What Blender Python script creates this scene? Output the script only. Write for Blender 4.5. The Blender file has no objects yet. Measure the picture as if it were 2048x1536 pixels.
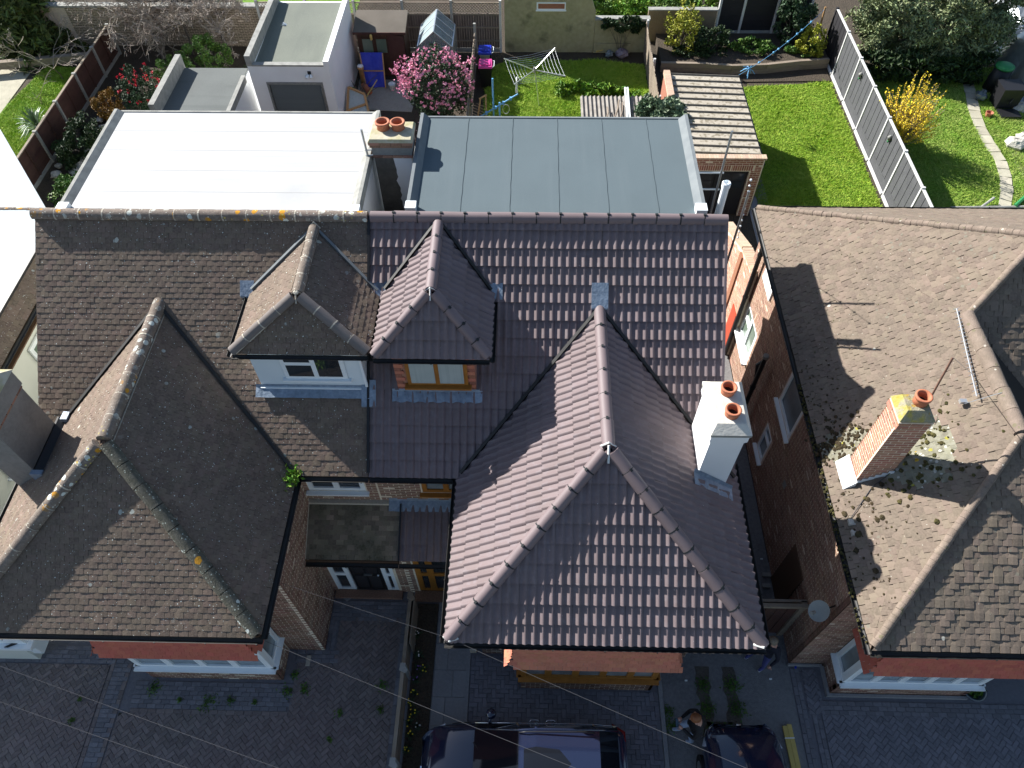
import bpy, bmesh, math, random
import numpy as np
from mathutils import Vector, Matrix
random.seed(7); RNG = np.random.default_rng(7)
R_ = math.radians
scene = bpy.context.scene
COL = scene.collection

# ------------------------------------------------------------------ camera, sky, sun, exposure
CF = Vector((-0.02009375, 0.59295153, -0.8049874)); CR = Vector((0.99971251, 0.02245117, -0.00841692)); CU = Vector((-0.01308208, 0.80492511, 0.59323219))
CAM_POS = Vector((0, 0, 17.8)); FPX = 1475.284
cd = bpy.data.cameras.new('camera'); cam = bpy.data.objects.new('camera', cd); COL.objects.link(cam)
cd.sensor_width = 36; cd.lens = 36 * FPX / 2048; cd.clip_start = 0.1; cd.clip_end = 600
m = Matrix((CR, CU, -CF)).transposed().to_4x4(); m.translation = CAM_POS; cam.matrix_world = m
scene.camera = cam
SUN_AZ, SUN_EL = R_(-54.0), R_(32.8)
SUN = Vector((math.sin(SUN_AZ) * math.cos(SUN_EL), math.cos(SUN_AZ) * math.cos(SUN_EL), math.sin(SUN_EL)))
w = bpy.data.worlds.new('World'); scene.world = w; w.use_nodes = True
nt = w.node_tree; sky = nt.nodes.new('ShaderNodeTexSky'); sky.sky_type = 'NISHITA'; sky.sun_disc = False
sky.sun_elevation = SUN_EL; sky.sun_rotation = SUN_AZ; sky.air_density = 1.0; sky.dust_density = 0.6
nt.links.new(sky.outputs[0], nt.nodes['Background'].inputs[0]); nt.nodes['Background'].inputs[1].default_value = 0.07
sl = bpy.data.lights.new('sun', 'SUN'); sl.energy = 5.0; sl.angle = R_(0.53); sl.color = (1.0, 0.965, 0.92)
so = bpy.data.objects.new('sun', sl); COL.objects.link(so); so.rotation_euler = SUN.to_track_quat('Z', 'Y').to_euler(); so.location = (0, 0, 60)
vs = scene.view_settings; vs.view_transform = 'Standard'; vs.look = 'None'; vs.gamma = 1; vs.use_curve_mapping = False; vs.exposure = 1.1

def G(px, py, z=0.0):            # point of the plane at height z that shows at a photograph pixel
    d = CF + CR * ((px - 1024) / FPX) + CU * ((768 - py) / FPX)
    return CAM_POS + d * ((z - 17.8) / d.z)
def PX(p):
    d = Vector(p) - CAM_POS; k = d.dot(CF)
    return (1024 + FPX * d.dot(CR) / k, 768 - FPX * d.dot(CU) / k, k)

# ------------------------------------------------------------------ materials
def V4(c): return (c[0], c[1], c[2], 1)
def mat(name, col, rough=.85, var=0.0, hue=0.0, noise=None, spots=(), bump=None, metal=0.0, streak=None, spec=0.4, coat=0.0, alpha=None, patch=None):
    """base colour, per-piece value/hue variation, noise=(scale, colour2, strength), spots=[(colour, scale, radius, share, mask)]"""
    m = bpy.data.materials.new(name); m.use_nodes = True; t = m.node_tree; N = t.nodes; L = t.links
    b = N['Principled BSDF']; b.inputs['Roughness'].default_value = rough; b.inputs['Metallic'].default_value = metal
    b.inputs['Specular IOR Level'].default_value = spec; b.inputs['Coat Weight'].default_value = coat; b.inputs['Coat Roughness'].default_value = .03
    geo = N.new('ShaderNodeNewGeometry'); pos = geo.outputs['Position']
    rgb = N.new('ShaderNodeRGB'); rgb.outputs[0].default_value = V4(col); cur = rgb.outputs[0]
    def math_(op, a, bb=None):
        n = N.new('ShaderNodeMath'); n.operation = op
        for i, q in enumerate((a, bb)):
            if q is None: continue
            if isinstance(q, (int, float)): n.inputs[i].default_value = q
            else: L.new(q, n.inputs[i])
        return n.outputs[0]
    def ramp(v, lo, hi):
        n = N.new('ShaderNodeMapRange'); n.inputs[1].default_value = lo; n.inputs[2].default_value = hi; L.new(v, n.inputs[0]); return n.outputs[0]
    def mix(f, a, c2):
        n = N.new('ShaderNodeMix'); n.data_type = 'RGBA'; L.new(f, n.inputs['Factor']); L.new(a, n.inputs['A'])
        if isinstance(c2, tuple): n.inputs['B'].default_value = V4(c2)
        else: L.new(c2, n.inputs['B'])
        return n.outputs['Result']
    def nz(scale, det=4, off=0):
        n = N.new('ShaderNodeTexNoise'); n.inputs['Scale'].default_value = scale; n.inputs['Detail'].default_value = det
        mp = N.new('ShaderNodeMapping'); mp.inputs['Location'].default_value = (off, off * 1.7, off * .3); L.new(pos, mp.inputs[0]); L.new(mp.outputs[0], n.inputs['Vector'])
        return n.outputs['Fac'], mp
    if var or hue:
        oi = N.new('ShaderNodeObjectInfo')
        rnd = math_('FRACT', math_('ADD', oi.outputs['Random'], geo.outputs['Random Per Island']))
        h = N.new('ShaderNodeHueSaturation'); L.new(cur, h.inputs['Color'])
        n = N.new('ShaderNodeMapRange'); n.inputs[3].default_value = 1 - var; n.inputs[4].default_value = 1 + var; L.new(rnd, n.inputs[0]); L.new(n.outputs[0], h.inputs['Value'])
        if hue:
            r2 = math_('FRACT', math_('MULTIPLY', rnd, 7.31)); n = N.new('ShaderNodeMapRange'); n.inputs[3].default_value = .5 - hue; n.inputs[4].default_value = .5 + hue; L.new(r2, n.inputs[0]); L.new(n.outputs[0], h.inputs['Hue'])
        cur = h.outputs['Color']
    if noise:
        for i, (sc, c2, st) in enumerate(noise if isinstance(noise, list) else [noise]):
            f, _ = nz(sc, 5, i * 3.1); cur = mix(math_('MULTIPLY', ramp(f, .35, .68), st), cur, c2)
    if patch:
        for (sc, c2, lo, hi, st, off) in patch:
            f, _ = nz(sc, 6, off); cur = mix(math_('MULTIPLY', ramp(f, lo, hi), st), cur, c2)
    if streak:
        (sv, c2, st) = streak
        f, mp = nz(1.0, 4, 5); mp.inputs['Scale'].default_value = sv; cur = mix(math_('MULTIPLY', ramp(f, .52, .75), st), cur, c2)
    for i, (c2, sc, rad, share, mk) in enumerate(spots):
        v = N.new('ShaderNodeTexVoronoi'); v.inputs['Scale'].default_value = sc
        f, _ = nz(sc * 1.7, 3, 9 + i); ds = N.new('ShaderNodeVectorMath'); ds.operation = 'ADD'
        cmb = N.new('ShaderNodeVectorMath'); cmb.operation = 'SCALE'; cmb.inputs['Scale'].default_value = .35 / sc
        c3 = N.new('ShaderNodeCombineXYZ'); L.new(f, c3.inputs[0]); L.new(f, c3.inputs[1]); L.new(f, c3.inputs[2])
        L.new(c3.outputs[0], cmb.inputs[0]); L.new(pos, ds.inputs[0]); L.new(cmb.outputs[0], ds.inputs[1]); L.new(ds.outputs[0], v.inputs['Vector'])
        near = math_('LESS_THAN', v.outputs['Distance'], rad)
        sep = N.new('ShaderNodeSeparateColor'); L.new(v.outputs['Color'], sep.inputs[0])
        pick = math_('LESS_THAN', sep.outputs[0], share); fac = math_('MULTIPLY', near, pick)
        if mk:
            f2, _ = nz(mk[0], 2, mk[3] if len(mk) > 3 else 2); fac = math_('MULTIPLY', fac, ramp(f2, mk[1], mk[2]))
        cur = mix(fac, cur, c2)
    L.new(cur, b.inputs['Base Color'])
    if bump:
        f, _ = nz(bump[0], 6, 4); bn = N.new('ShaderNodeBump'); bn.inputs['Strength'].default_value = bump[1]; bn.inputs['Distance'].default_value = bump[2] if len(bump) > 2 else .02
        L.new(f, bn.inputs['Height']); L.new(bn.outputs[0], b.inputs['Normal'])
    return m

WHITE_L = (.62, .66, .6); ORANGE_L = (.55, .26, .02); GREY_L = (.36, .38, .34)
M = {}
M['tileA'] = mat('brown_concrete_tile', (.163, .124, .124), .72, .10, .008, noise=(1.3, (.18, .14, .145), .6), streak=((9, 9, .9), (.24, .22, .24), .3), bump=(120, .25, .004), spots=[((.5, .5, .5), 9, .06, .08, None)])
M['ridgeA'] = mat('brown_ridge_tile', (.17, .13, .133), .6, .07, .006, noise=(3, (.195, .152, .154), .6), bump=(120, .25, .004))
M['tileB'] = mat('dark_plain_tile', (.152, .110, .082), .92, .26, .018, noise=[(.6, (.115, .088, .068), .6), (26, (.23, .18, .138), .5)], bump=(75, .6, .006),
    spots=[(WHITE_L, 16, .16, .10, None), (GREY_L, 5.5, .2, .2, (1.2, .5, .62)), (WHITE_L, 34, .2, .12, None), ((.42, .42, .36), 3.0, .16, .10, (.7, .5, .56, 7)), (ORANGE_L, 2.6, .10, .03, None)])
M['tileC'] = mat('tan_plain_tile', (.158, .123, .093), .93, .26, .016, noise=[(.7, (.125, .102, .08), .6), (28, (.22, .175, .135), .5)], bump=(70, .5, .006),
    spots=[((.42, .41, .35), 4.5, .15, .05, None), ((.4, .39, .33), 22, .18, .04, None), ((.55, .3, .24), 1.7, .09, .03, None), ((.17, .155, .12), 9, .3, .25, (.6, .52, .6))])
M['tileC_moss'] = mat('mossy_plain_tile', (.19, .18, .135), .95, .35, .03, noise=[(9, (.27, .265, .21), .8), (20, (.2, .19, .12), .5)], bump=(70, .8, .01),
    spots=[((.44, .44, .39), 13, .35, .35, None), ((.5, .33, .03), 6, .22, .10, None), ((.3, .28, .05), 8, .3, .2, None)])
M['ridgeB'] = mat('lichen_ridge_tile', (.19, .15, .12), .95, .15, .01, noise=[(8, (.30, .25, .21), .7), (28, (.11, .095, .08), .6)], bump=(60, .9, .012),
    spots=[(ORANGE_L, 5.5, .36, .42, (.8, .47, .53)), (WHITE_L, 7, .36, .5, (.9, .44, .54, 6)), ((.5, .42, .1), 15, .3, .2, (.8, .5, .57)), ((.55, .57, .5), 22, .25, .22, None)])
M['ridgeB2'] = mat('grey_hip_tile', (.155, .135, .125), .9, .08, .01, noise=(6, (.2, .175, .16), .6), bump=(80, .4, .006), spots=[((.5, .5, .46), 12, .1, .1, None)])
M['hipdark'] = mat('dark_mossy_hip', (.10, .095, .07), .97, .12, .01, noise=[(10, (.18, .17, .14), .7), (30, (.05, .05, .035), .5)], bump=(50, 1, .02), spots=[(WHITE_L, 6, .25, .12, None), (ORANGE_L, 4, .25, .10, None), ((.4, .43, .36), 22, .3, .3, None)])
M['bonnetC'] = mat('bonnet_tile', (.19, .148, .115), .95, .14, .01, noise=[(7, (.28, .22, .18), .6), (22, (.155, .125, .098), .6)], bump=(60, .8, .012), spots=[((.42, .38, .32), 9, .22, .12, None), ((.6, .36, .03), 3, .28, .14, (.6, .5, .6)), ((.16, .14, .09), 8, .28, .22, None)])
M['mortar'] = mat('pale_mortar', (.5, .46, .38), .95, noise=(20, (.38, .34, .27), .7), bump=(60, .5))
M['mortar_white'] = mat('fresh_mortar', (.72, .73, .7), .9, noise=(20, (.6, .6, .55), .6))
M['black'] = mat('black_plastic', (.012, .012, .013), .45)
M['gutter'] = mat('black_gutter', (.016, .015, .015), .5, noise=(4, (.03, .03, .022), .6))
M['lead'] = mat('lead_flashing', (.2, .255, .32), .5, noise=[(5, (.32, .39, .48), .8), (16, (.12, .16, .21), .5)], metal=.1, bump=(14, .6, .02))
M['render'] = mat('white_render', (.84, .85, .85), .9, noise=(1.5, (.76, .77, .76), .5), bump=(90, .3, .004))
M['render_wet'] = mat('stained_render', (.76, .78, .8), .85, noise=(2, (.68, .7, .72), .5), bump=(90, .3, .004))
M['damp'] = mat('damp_stain', (.10, .095, .085), .9, noise=[(3, (.17, .16, .14), .7), (14, (.07, .065, .06), .5)])
M['render_old'] = mat('grey_render', (.215, .22, .215), .95, noise=[(2.5, (.15, .155, .15), .7), (16, (.27, .275, .265), .4)], bump=(60, .6, .008))
M['render_cream'] = mat('cream_render', (.66, .67, .60), .9, noise=(1.2, (.58, .58, .52), .6))
M['gwall'] = mat('stained_garden_wall', (.37, .34, .20), .95, noise=[(.9, (.26, .25, .13), .8), (6, (.45, .41, .27), .5)], patch=[(1.4, (.12, .12, .07), .56, .7, .8, 2)], bump=(30, .7, .01))
M['mortarbed'] = mat('brick_mortar', (.78, .68, .52), .95, noise=(12, (.64, .55, .42), .7), bump=(60, .5))
M['mortardark'] = mat('dark_brick_mortar', (.66, .54, .42), .95, noise=(12, (.5, .4, .31), .7), bump=(60, .5))
M['brickB'] = mat('brown_brick', (.20, .105, .075), .92, .38, .02, noise=(30, (.29, .18, .12), .5), bump=(70, .6, .006))
M['brickC'] = mat('red_brown_brick', (.23, .125, .088), .92, .36, .018, noise=(30, (.36, .22, .155), .5), bump=(70, .6, .006))
M['brickR'] = mat('orange_red_brick', (.37, .175, .115), .9, .22, .015, noise=(20, (.43, .25, .18), .5), bump=(70, .5, .006), spots=[((.1, .07, .06), 12, .2, .06, None)])
M['brickO'] = mat('old_garden_brick', (.20, .155, .10), .95, .3, .02, noise=[(1.2, (.11, .095, .06), .7), (24, (.26, .21, .15), .5)], bump=(60, .6, .008))
M['brickG'] = mat('garage_brick', (.30, .115, .07), .9, .25, .015, noise=(20, (.37, .18, .12), .5), bump=(70, .5, .006))
M['coping'] = mat('pale_coping_brick', (.55, .40, .29), .9, .14, .01, noise=(14, (.43, .31, .22), .6), bump=(60, .5))
M['clay'] = mat('terracotta', (.46, .165, .085), .75, noise=(9, (.36, .13, .075), .6), bump=(60, .2))
M['underlay'] = mat('dark_roof_underlay', (.022, .019, .017), .98)
M['soot'] = mat('soot', (.018, .015, .014), .98)
M['flaunch'] = mat('mortar_flaunching', (.6, .58, .52), .95, noise=[(7, (.45, .43, .37), .7)], bump=(30, .6, .01))
M['flaunch_moss'] = mat('mossy_flaunching', (.5, .46, .36), .95, noise=[(7, (.35, .32, .2), .8)], patch=[(3.0, (.33, .31, .12), .54, .66, .6, 1)], bump=(30, .6, .01))
M['flaunch_lichen'] = mat('lichen_flaunching', (.33, .3, .22), .95, noise=[(9, (.2, .2, .12), .8)], patch=[(6, (.34, .29, .05), .46, .58, .8, 1), (9, (.40, .24, .03), .62, .70, .8, 4)], bump=(30, .9, .02))
M['whiteroof'] = mat('white_coated_felt', (.445, .45, .445), .7, noise=[(.5, (.42, .425, .425), .6), (9, (.46, .46, .455), .4)], streak=((.25, 7, 1), (.36, .365, .365), .6), patch=[(.6, (.30, .31, .31), .58, .8, .5, 8)])
M['felt'] = mat('slate_grey_felt', (.088, .120, .134), .9, noise=[(1.1, (.075, .103, .116), .7), (60, (.12, .155, .168), .7)], streak=((5, .3, 1), (.12, .152, .165), .35), bump=(150, .4, .004))
M['droof'] = mat('pale_blue_flat_roof', (.43, .475, .49), .8, noise=[(.4, (.36, .405, .42), .7), (8, (.46, .5, .51), .4)])
M['wlap'] = mat('white_felt_lap', (.40, .405, .40), .9)
M['felt_annex'] = mat('grey_annex_felt', (.125, .138, .132), .93, noise=[(.8, (.10, .11, .105), .8), (40, (.16, .17, .165), .5)], streak=((.4, 3, 1), (.085, .095, .09), .5))
M['felt_green'] = mat('greenish_felt', (.165, .18, .145), .93, noise=[(.7, (.13, .145, .12), .8), (40, (.23, .245, .21), .5)], streak=((3, .4, 1), (.12, .135, .115), .5), bump=(120, .4, .004))
M['felt_brown'] = mat('brown_felt', (.15, .13, .105), .93, noise=[(1.2, (.11, .095, .075), .8)], bump=(120, .4, .004))
M['upstand'] = mat('grey_felt_edging', (.145, .165, .175), .85, noise=(4, (.2, .22, .225), .6))
M['edge_grey'] = mat('weathered_edging', (.33, .33, .30), .9, noise=[(5, (.2, .2, .185), .7)], bump=(40, .4))
M['upvc'] = mat('white_upvc', (.84, .88, .89), .35, noise=(2, (.78, .83, .84), .4))
M['upvc_clad'] = mat('white_cladding', (.74, .80, .82), .5, noise=(1.5, (.66, .73, .76), .6))
M['oak'] = mat('golden_oak_frame', (.37, .155, .028), .45, .06, 0, noise=(8, (.27, .105, .018), .7))
M['glass'] = mat('dark_glass', (.018, .022, .026), .04, noise=(1.2, (.05, .06, .07), .7), spec=.6)
M['curtain'] = mat('net_curtain_glass', (.42, .48, .46), .1, noise=(3, (.34, .4, .39), .5), streak=((14, 14, .4), (.24, .3, .29), .6), spec=.6)
M['blind'] = mat('pale_blind_glass', (.24, .29, .31), .08, noise=(2, (.1, .13, .15), .8), spec=.6)
M['frost'] = mat('frosted_glass', (.20, .25, .28), .25, noise=(.8, (.05, .065, .075), .8), spec=.6)
M['greenglass'] = mat('green_reflecting_glass', (.12, .17, .13), .06, noise=(1.4, (.25, .3, .24), .7), spec=.6)
M['hung'] = mat('red_hung_tile', (.48, .125, .08), .85, .13, .008, noise=[(2, (.40, .11, .075), .6), (20, (.54, .18, .125), .4)], bump=(60, .3))
M['hung_orange'] = mat('orange_hung_tile', (.50, .18, .105), .85, .15, .01, noise=[(2, (.42, .15, .095), .6), (20, (.55, .24, .16), .4)], bump=(60, .3))
M['wood'] = mat('weathered_timber', (.24, .19, .14), .9, .2, .01, streak=((1, 1, 14), (.14, .11, .085), .6), noise=(7, (.3, .26, .21), .5), bump=(40, .4))
M['wood_dark'] = mat('dark_stained_timber', (.075, .035, .026), .85, .2, .01, noise=(5, (.10, .05, .036), .6), bump=(40, .5))
M['wood_shed'] = mat('brown_shed_timber', (.062, .032, .02), .85, .2, .01, noise=(5, (.09, .048, .03), .6))
M['wood_fence_b'] = mat('brown_fence_board', (.105, .082, .072), .9, .35, .015, noise=(6, (.15, .12, .105), .6), bump=(40, .5))
M['wood_grey'] = mat('grey_fence_board', (.078, .08, .085), .85, .14, .01, noise=[(3, (.055, .057, .062), .7), (22, (.105, .108, .11), .5)], bump=(40, .4))
M['wood_black'] = mat('black_fence_board', (.016, .015, .018), .8, .25, .01, noise=(3, (.024, .022, .026), .6))
M['wood_new'] = mat('fresh_sawn_timber', (.62, .47, .14), .7, .08, .005, noise=(5, (.52, .39, .11), .6))
M['wood_frame'] = mat('pine_frame', (.5, .29, .12), .7, .1, 0, noise=(6, (.4, .22, .09), .6))
M['concrete_post'] = mat('concrete_post', (.36, .36, .33), .93, .06, 0, noise=[(7, (.27, .27, .25), .7)], bump=(60, .4))
M['white_post'] = mat('white_post', (.60, .60, .59), .8, noise=(6, (.46, .46, .44), .6))
M['concrete'] = mat('concrete_slab', (.27, .27, .27), .93, .13, .01, noise=[(1.3, (.2, .2, .205), .7), (18, (.32, .32, .315), .5)], bump=(50, .5))
M['concrete_drive'] = mat('worn_concrete', (.195, .195, .195), .95, noise=[(.9, (.125, .125, .128), .8), (13, (.25, .25, .245), .6)], bump=(40, .7))
M['slab'] = mat('pale_path_slab', (.46, .43, .33), .93, .12, .01, noise=[(3, (.34, .32, .24), .7)], bump=(50, .5))
M['paverR'] = mat('red_grey_paver', (.175, .150, .142), .9, .3, .02, noise=[(.5, (.185, .128, .122), .5), (22, (.225, .2, .19), .5)], bump=(50, .5))
M['paverG'] = mat('grey_paver', (.175, .168, .187), .9, .28, .02, noise=[(.5, (.13, .135, .158), .6), (22, (.225, .222, .235), .5)], bump=(50, .5))
M['paverE'] = mat('edge_paver', (.185, .182, .198), .9, .22, .015, noise=(12, (.14, .14, .155), .6), bump=(50, .5))
M['joint'] = mat('sandy_joint', (.055, .05, .048), .98, noise=(5, (.045, .05, .03), .7))
M['soil'] = mat('garden_soil', (.06, .045, .032), .98, noise=[(2.5, (.035, .028, .02), .8), (20, (.10, .08, .055), .6)], bump=(20, 1, .05))
M['earth'] = mat('broken_earth', (.105, .092, .075), .98, noise=[(5, (.07, .06, .045), .8), (25, (.15, .135, .115), .5)], bump=(25, 1, .03))
M['gravel'] = mat('pale_gravel', (.36, .34, .29), .97, .4, .01, noise=[(4, (.25, .235, .2), .7), (60, (.5, .48, .42), .6)], bump=(50, 1, .03))
M['lawnbase'] = mat('lawn_ground', (.13, .27, .02), .97, noise=[(.8, (.2, .30, .04), .7), (8, (.09, .2, .015), .7)], bump=(14, 1, .05))
M['grass'] = mat('grass_blade', (.31, .46, .04), .75, .35, .03, noise=[(.9, (.43, .52, .09), .75), (5, (.19, .36, .02), .7)], spec=.25)
M['grassdry'] = mat('pale_grass_blade', (.28, .42, .06), .75, .35, .03, noise=[(1.1, (.42, .46, .14), .75), (5, (.19, .35, .035), .7)], spec=.25)
M['asbestos'] = mat('weathered_fibre_cement', (.43, .385, .31), .95, .06, .005, noise=[(2.5, (.33, .285, .21), .6), (30, (.48, .44, .36), .5)], patch=[(7, (.14, .115, .065), .5, .64, .7, 2)], bump=(50, .7, .01))
M['asbestos_dark'] = mat('dark_fibre_cement', (.25, .23, .205), .95, .1, .005, noise=[(4, (.12, .105, .09), .8), (30, (.33, .31, .28), .5)], bump=(50, .7, .01))
M['asb_roll'] = mat('dirty_shaded_roll', (.17, .155, .13), .95, noise=(6, (.10, .088, .07), .7))  # rolls coloured darker for their painted shade as well as dirt
M['shutter'] = mat('grey_shutter', (.115, .135, .14), .55, .05)
M['shutterframe'] = mat('worn_frame', (.2, .21, .2), .8, noise=(8, (.3, .3, .28), .7))
M['steel'] = mat('galvanised_steel', (.42, .45, .46), .35, metal=.8, noise=(6, (.3, .32, .33), .6))
M['alu'] = mat('aluminium', (.62, .64, .65), .3, metal=.7)
M['chrome'] = mat('chrome', (.75, .77, .8), .08, metal=1.0)
M['blue'] = mat('blue_plastic', (.012, .035, .42), .4)
M['tarp'] = mat('blue_tarpaulin', (.02, .045, .5), .45, noise=(4, (.015, .03, .4), .6), bump=(6, .6, .05))
M['bluepaint'] = mat('light_blue_paint', (.12, .36, .62), .45, noise=(10, (.2, .42, .62), .5))
M['pink'] = mat('pink_plastic', (.75, .07, .32), .4)
M['binblack'] = mat('black_bin_plastic', (.012, .012, .014), .5)
M['green'] = mat('green_plastic', (.03, .22, .07), .5)
M['paint_black'] = mat('black_car_paint', (.014, .020, .048), .12, spec=.6, coat=1.0)
M['carglass'] = mat('car_glass', (.010, .012, .017), .04, spec=.35)
M['tyre'] = mat('tyre_rubber', (.012, .012, .012), .85)
M['redlamp'] = mat('red_lamp', (.18, .006, .006), .1)
M['lamp'] = mat('clear_lamp', (.5, .52, .55), .1)
M['dish'] = mat('grey_dish', (.30, .33, .33), .55, noise=(6, (.24, .27, .27), .5))
M['rust'] = mat('rusty_mast', (.17, .09, .06), .8, noise=(12, (.1, .06, .045), .6))
M['redpaint'] = mat('red_painted_door', (.42, .06, .025), .5)
M['brownpaint'] = mat('brown_painted_timber', (.11, .062, .035), .6)
M['moss'] = mat('moss_cushion', (.055, .048, .014), .98, .5, .03, noise=[(30, (.11, .10, .03), .7)], bump=(90, 1, .02))
M['moss_dark'] = mat('dark_moss_cushion', (.04, .03, .014), .98, .5, .03, noise=[(30, (.075, .055, .025), .7)], bump=(90, 1, .02))
M['bark'] = mat('grey_bark', (.16, .135, .11), .95, noise=(9, (.085, .07, .058), .7), bump=(30, .8))
M['twig'] = mat('pale_twig', (.30, .255, .21), .9, .3, .02)
M['bag'] = mat('purple_grey_sack', (.2, .16, .2), .5, noise=(8, (.3, .26, .3), .6))
M['rock'] = mat('pale_rock', (.5, .48, .42), .95, .2, .01, noise=(5, (.35, .33, .28), .7), bump=(20, 1, .03))
M['wire'] = mat('grey_cable', (.06, .062, .068), .9, spec=.1)
M['clip'] = mat('ridge_seal', (.012, .016, .018), .7)
M['glass_reflection'] = mat('pale_reflection_glass', (.30, .38, .40), .08, noise=(3, (.42, .5, .5), .6), spec=.6)  # pale reflection of the left roof panes painted into the base colour
M['porch_moss'] = mat('mossy_porch_tile', (.22, .175, .13), .95, .45, .02, noise=[(1.4, (.06, .062, .036), .95), (20, (.2, .175, .13), .5)], bump=(60, .8), spots=[((.4, .43, .42), 7, .25, .12, (1.5, .55, .62))])
def leafmat(name, c, var=.45, hue=.03, c2=None): return mat(name, c, .6, var, hue, noise=(1.2, c2 or (c[0] * .6, c[1] * .65, c[2] * .6), .6), spec=.35)
M['leaf_dark'] = leafmat('dark_evergreen_leaf', (.028, .058, .014))
M['leaf_olive'] = leafmat('grey_olive_leaf', (.23, .275, .13), .45, .03, (.13, .165, .075))
M['leaf_mid'] = leafmat('mid_green_leaf', (.085, .17, .024))
M['leaf_bright'] = leafmat('bright_green_leaf', (.14, .27, .025))
M['leaf_gloss'] = leafmat('glossy_dark_leaf', (.035, .07, .028))
M['leaf_ivy'] = leafmat('ivy_leaf', (.105, .165, .085), .5, .03, (.19, .24, .16))
M['leaf_gold'] = leafmat('golden_leaf', (.26, .14, .018), .4, .02)
M['leaf_yucca'] = mat('yucca_blade', (.13, .20, .11), .45, .4, .02, spec=.5)
M['leaf_conifer'] = leafmat('conifer_spray', (.085, .115, .028), .5, .03)
M['leaf_yellow'] = leafmat('yellow_green_leaf', (.32, .33, .03), .35, .02)
M['fl_yellow'] = mat('forsythia_flower', (.88, .68, .035), .6, .25, .01)
M['fl_pink'] = mat('pink_blossom', (.80, .33, .47), .6, .25, .02)
M['fl_pinkpale'] = mat('pale_pink_petal', (.82, .50, .58), .6, .2, .02)
M['fl_red'] = mat('red_blossom', (.6, .03, .045), .55, .25, .01)
M['fl_white'] = mat('white_flower', (.7, .7, .66), .6, .15)
M['fl_purple'] = mat('purple_flower', (.25, .12, .42), .6, .2)
M['skin'] = mat('skin', (.48, .26, .19), .55)
M['hair_red'] = mat('auburn_hair', (.19, .065, .022), .55, noise=(30, (.26, .10, .035), .6))
M['hair_grey'] = mat('fair_grey_hair', (.22, .18, .13), .6, noise=(30, (.1, .08, .06), .6))
M['jacket'] = mat('black_jacket', (.012, .012, .014), .8, noise=(8, (.02, .018, .02), .5))
M['navy'] = mat('navy_sweatshirt', (.010, .011, .022), .85)
M['jeans'] = mat('pale_blue_denim', (.34, .42, .54), .85, noise=(10, (.27, .34, .46), .6))
M['jeans_blue'] = mat('blue_denim', (.07, .075, .22), .85, noise=(10, (.05, .055, .16), .6))
M['shoe'] = mat('pale_trainer', (.42, .43, .45), .6)
M['screen'] = mat('phone_screen', (.12, .2, .26), .08, noise=(30, (.05, .07, .09), .6))
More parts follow.
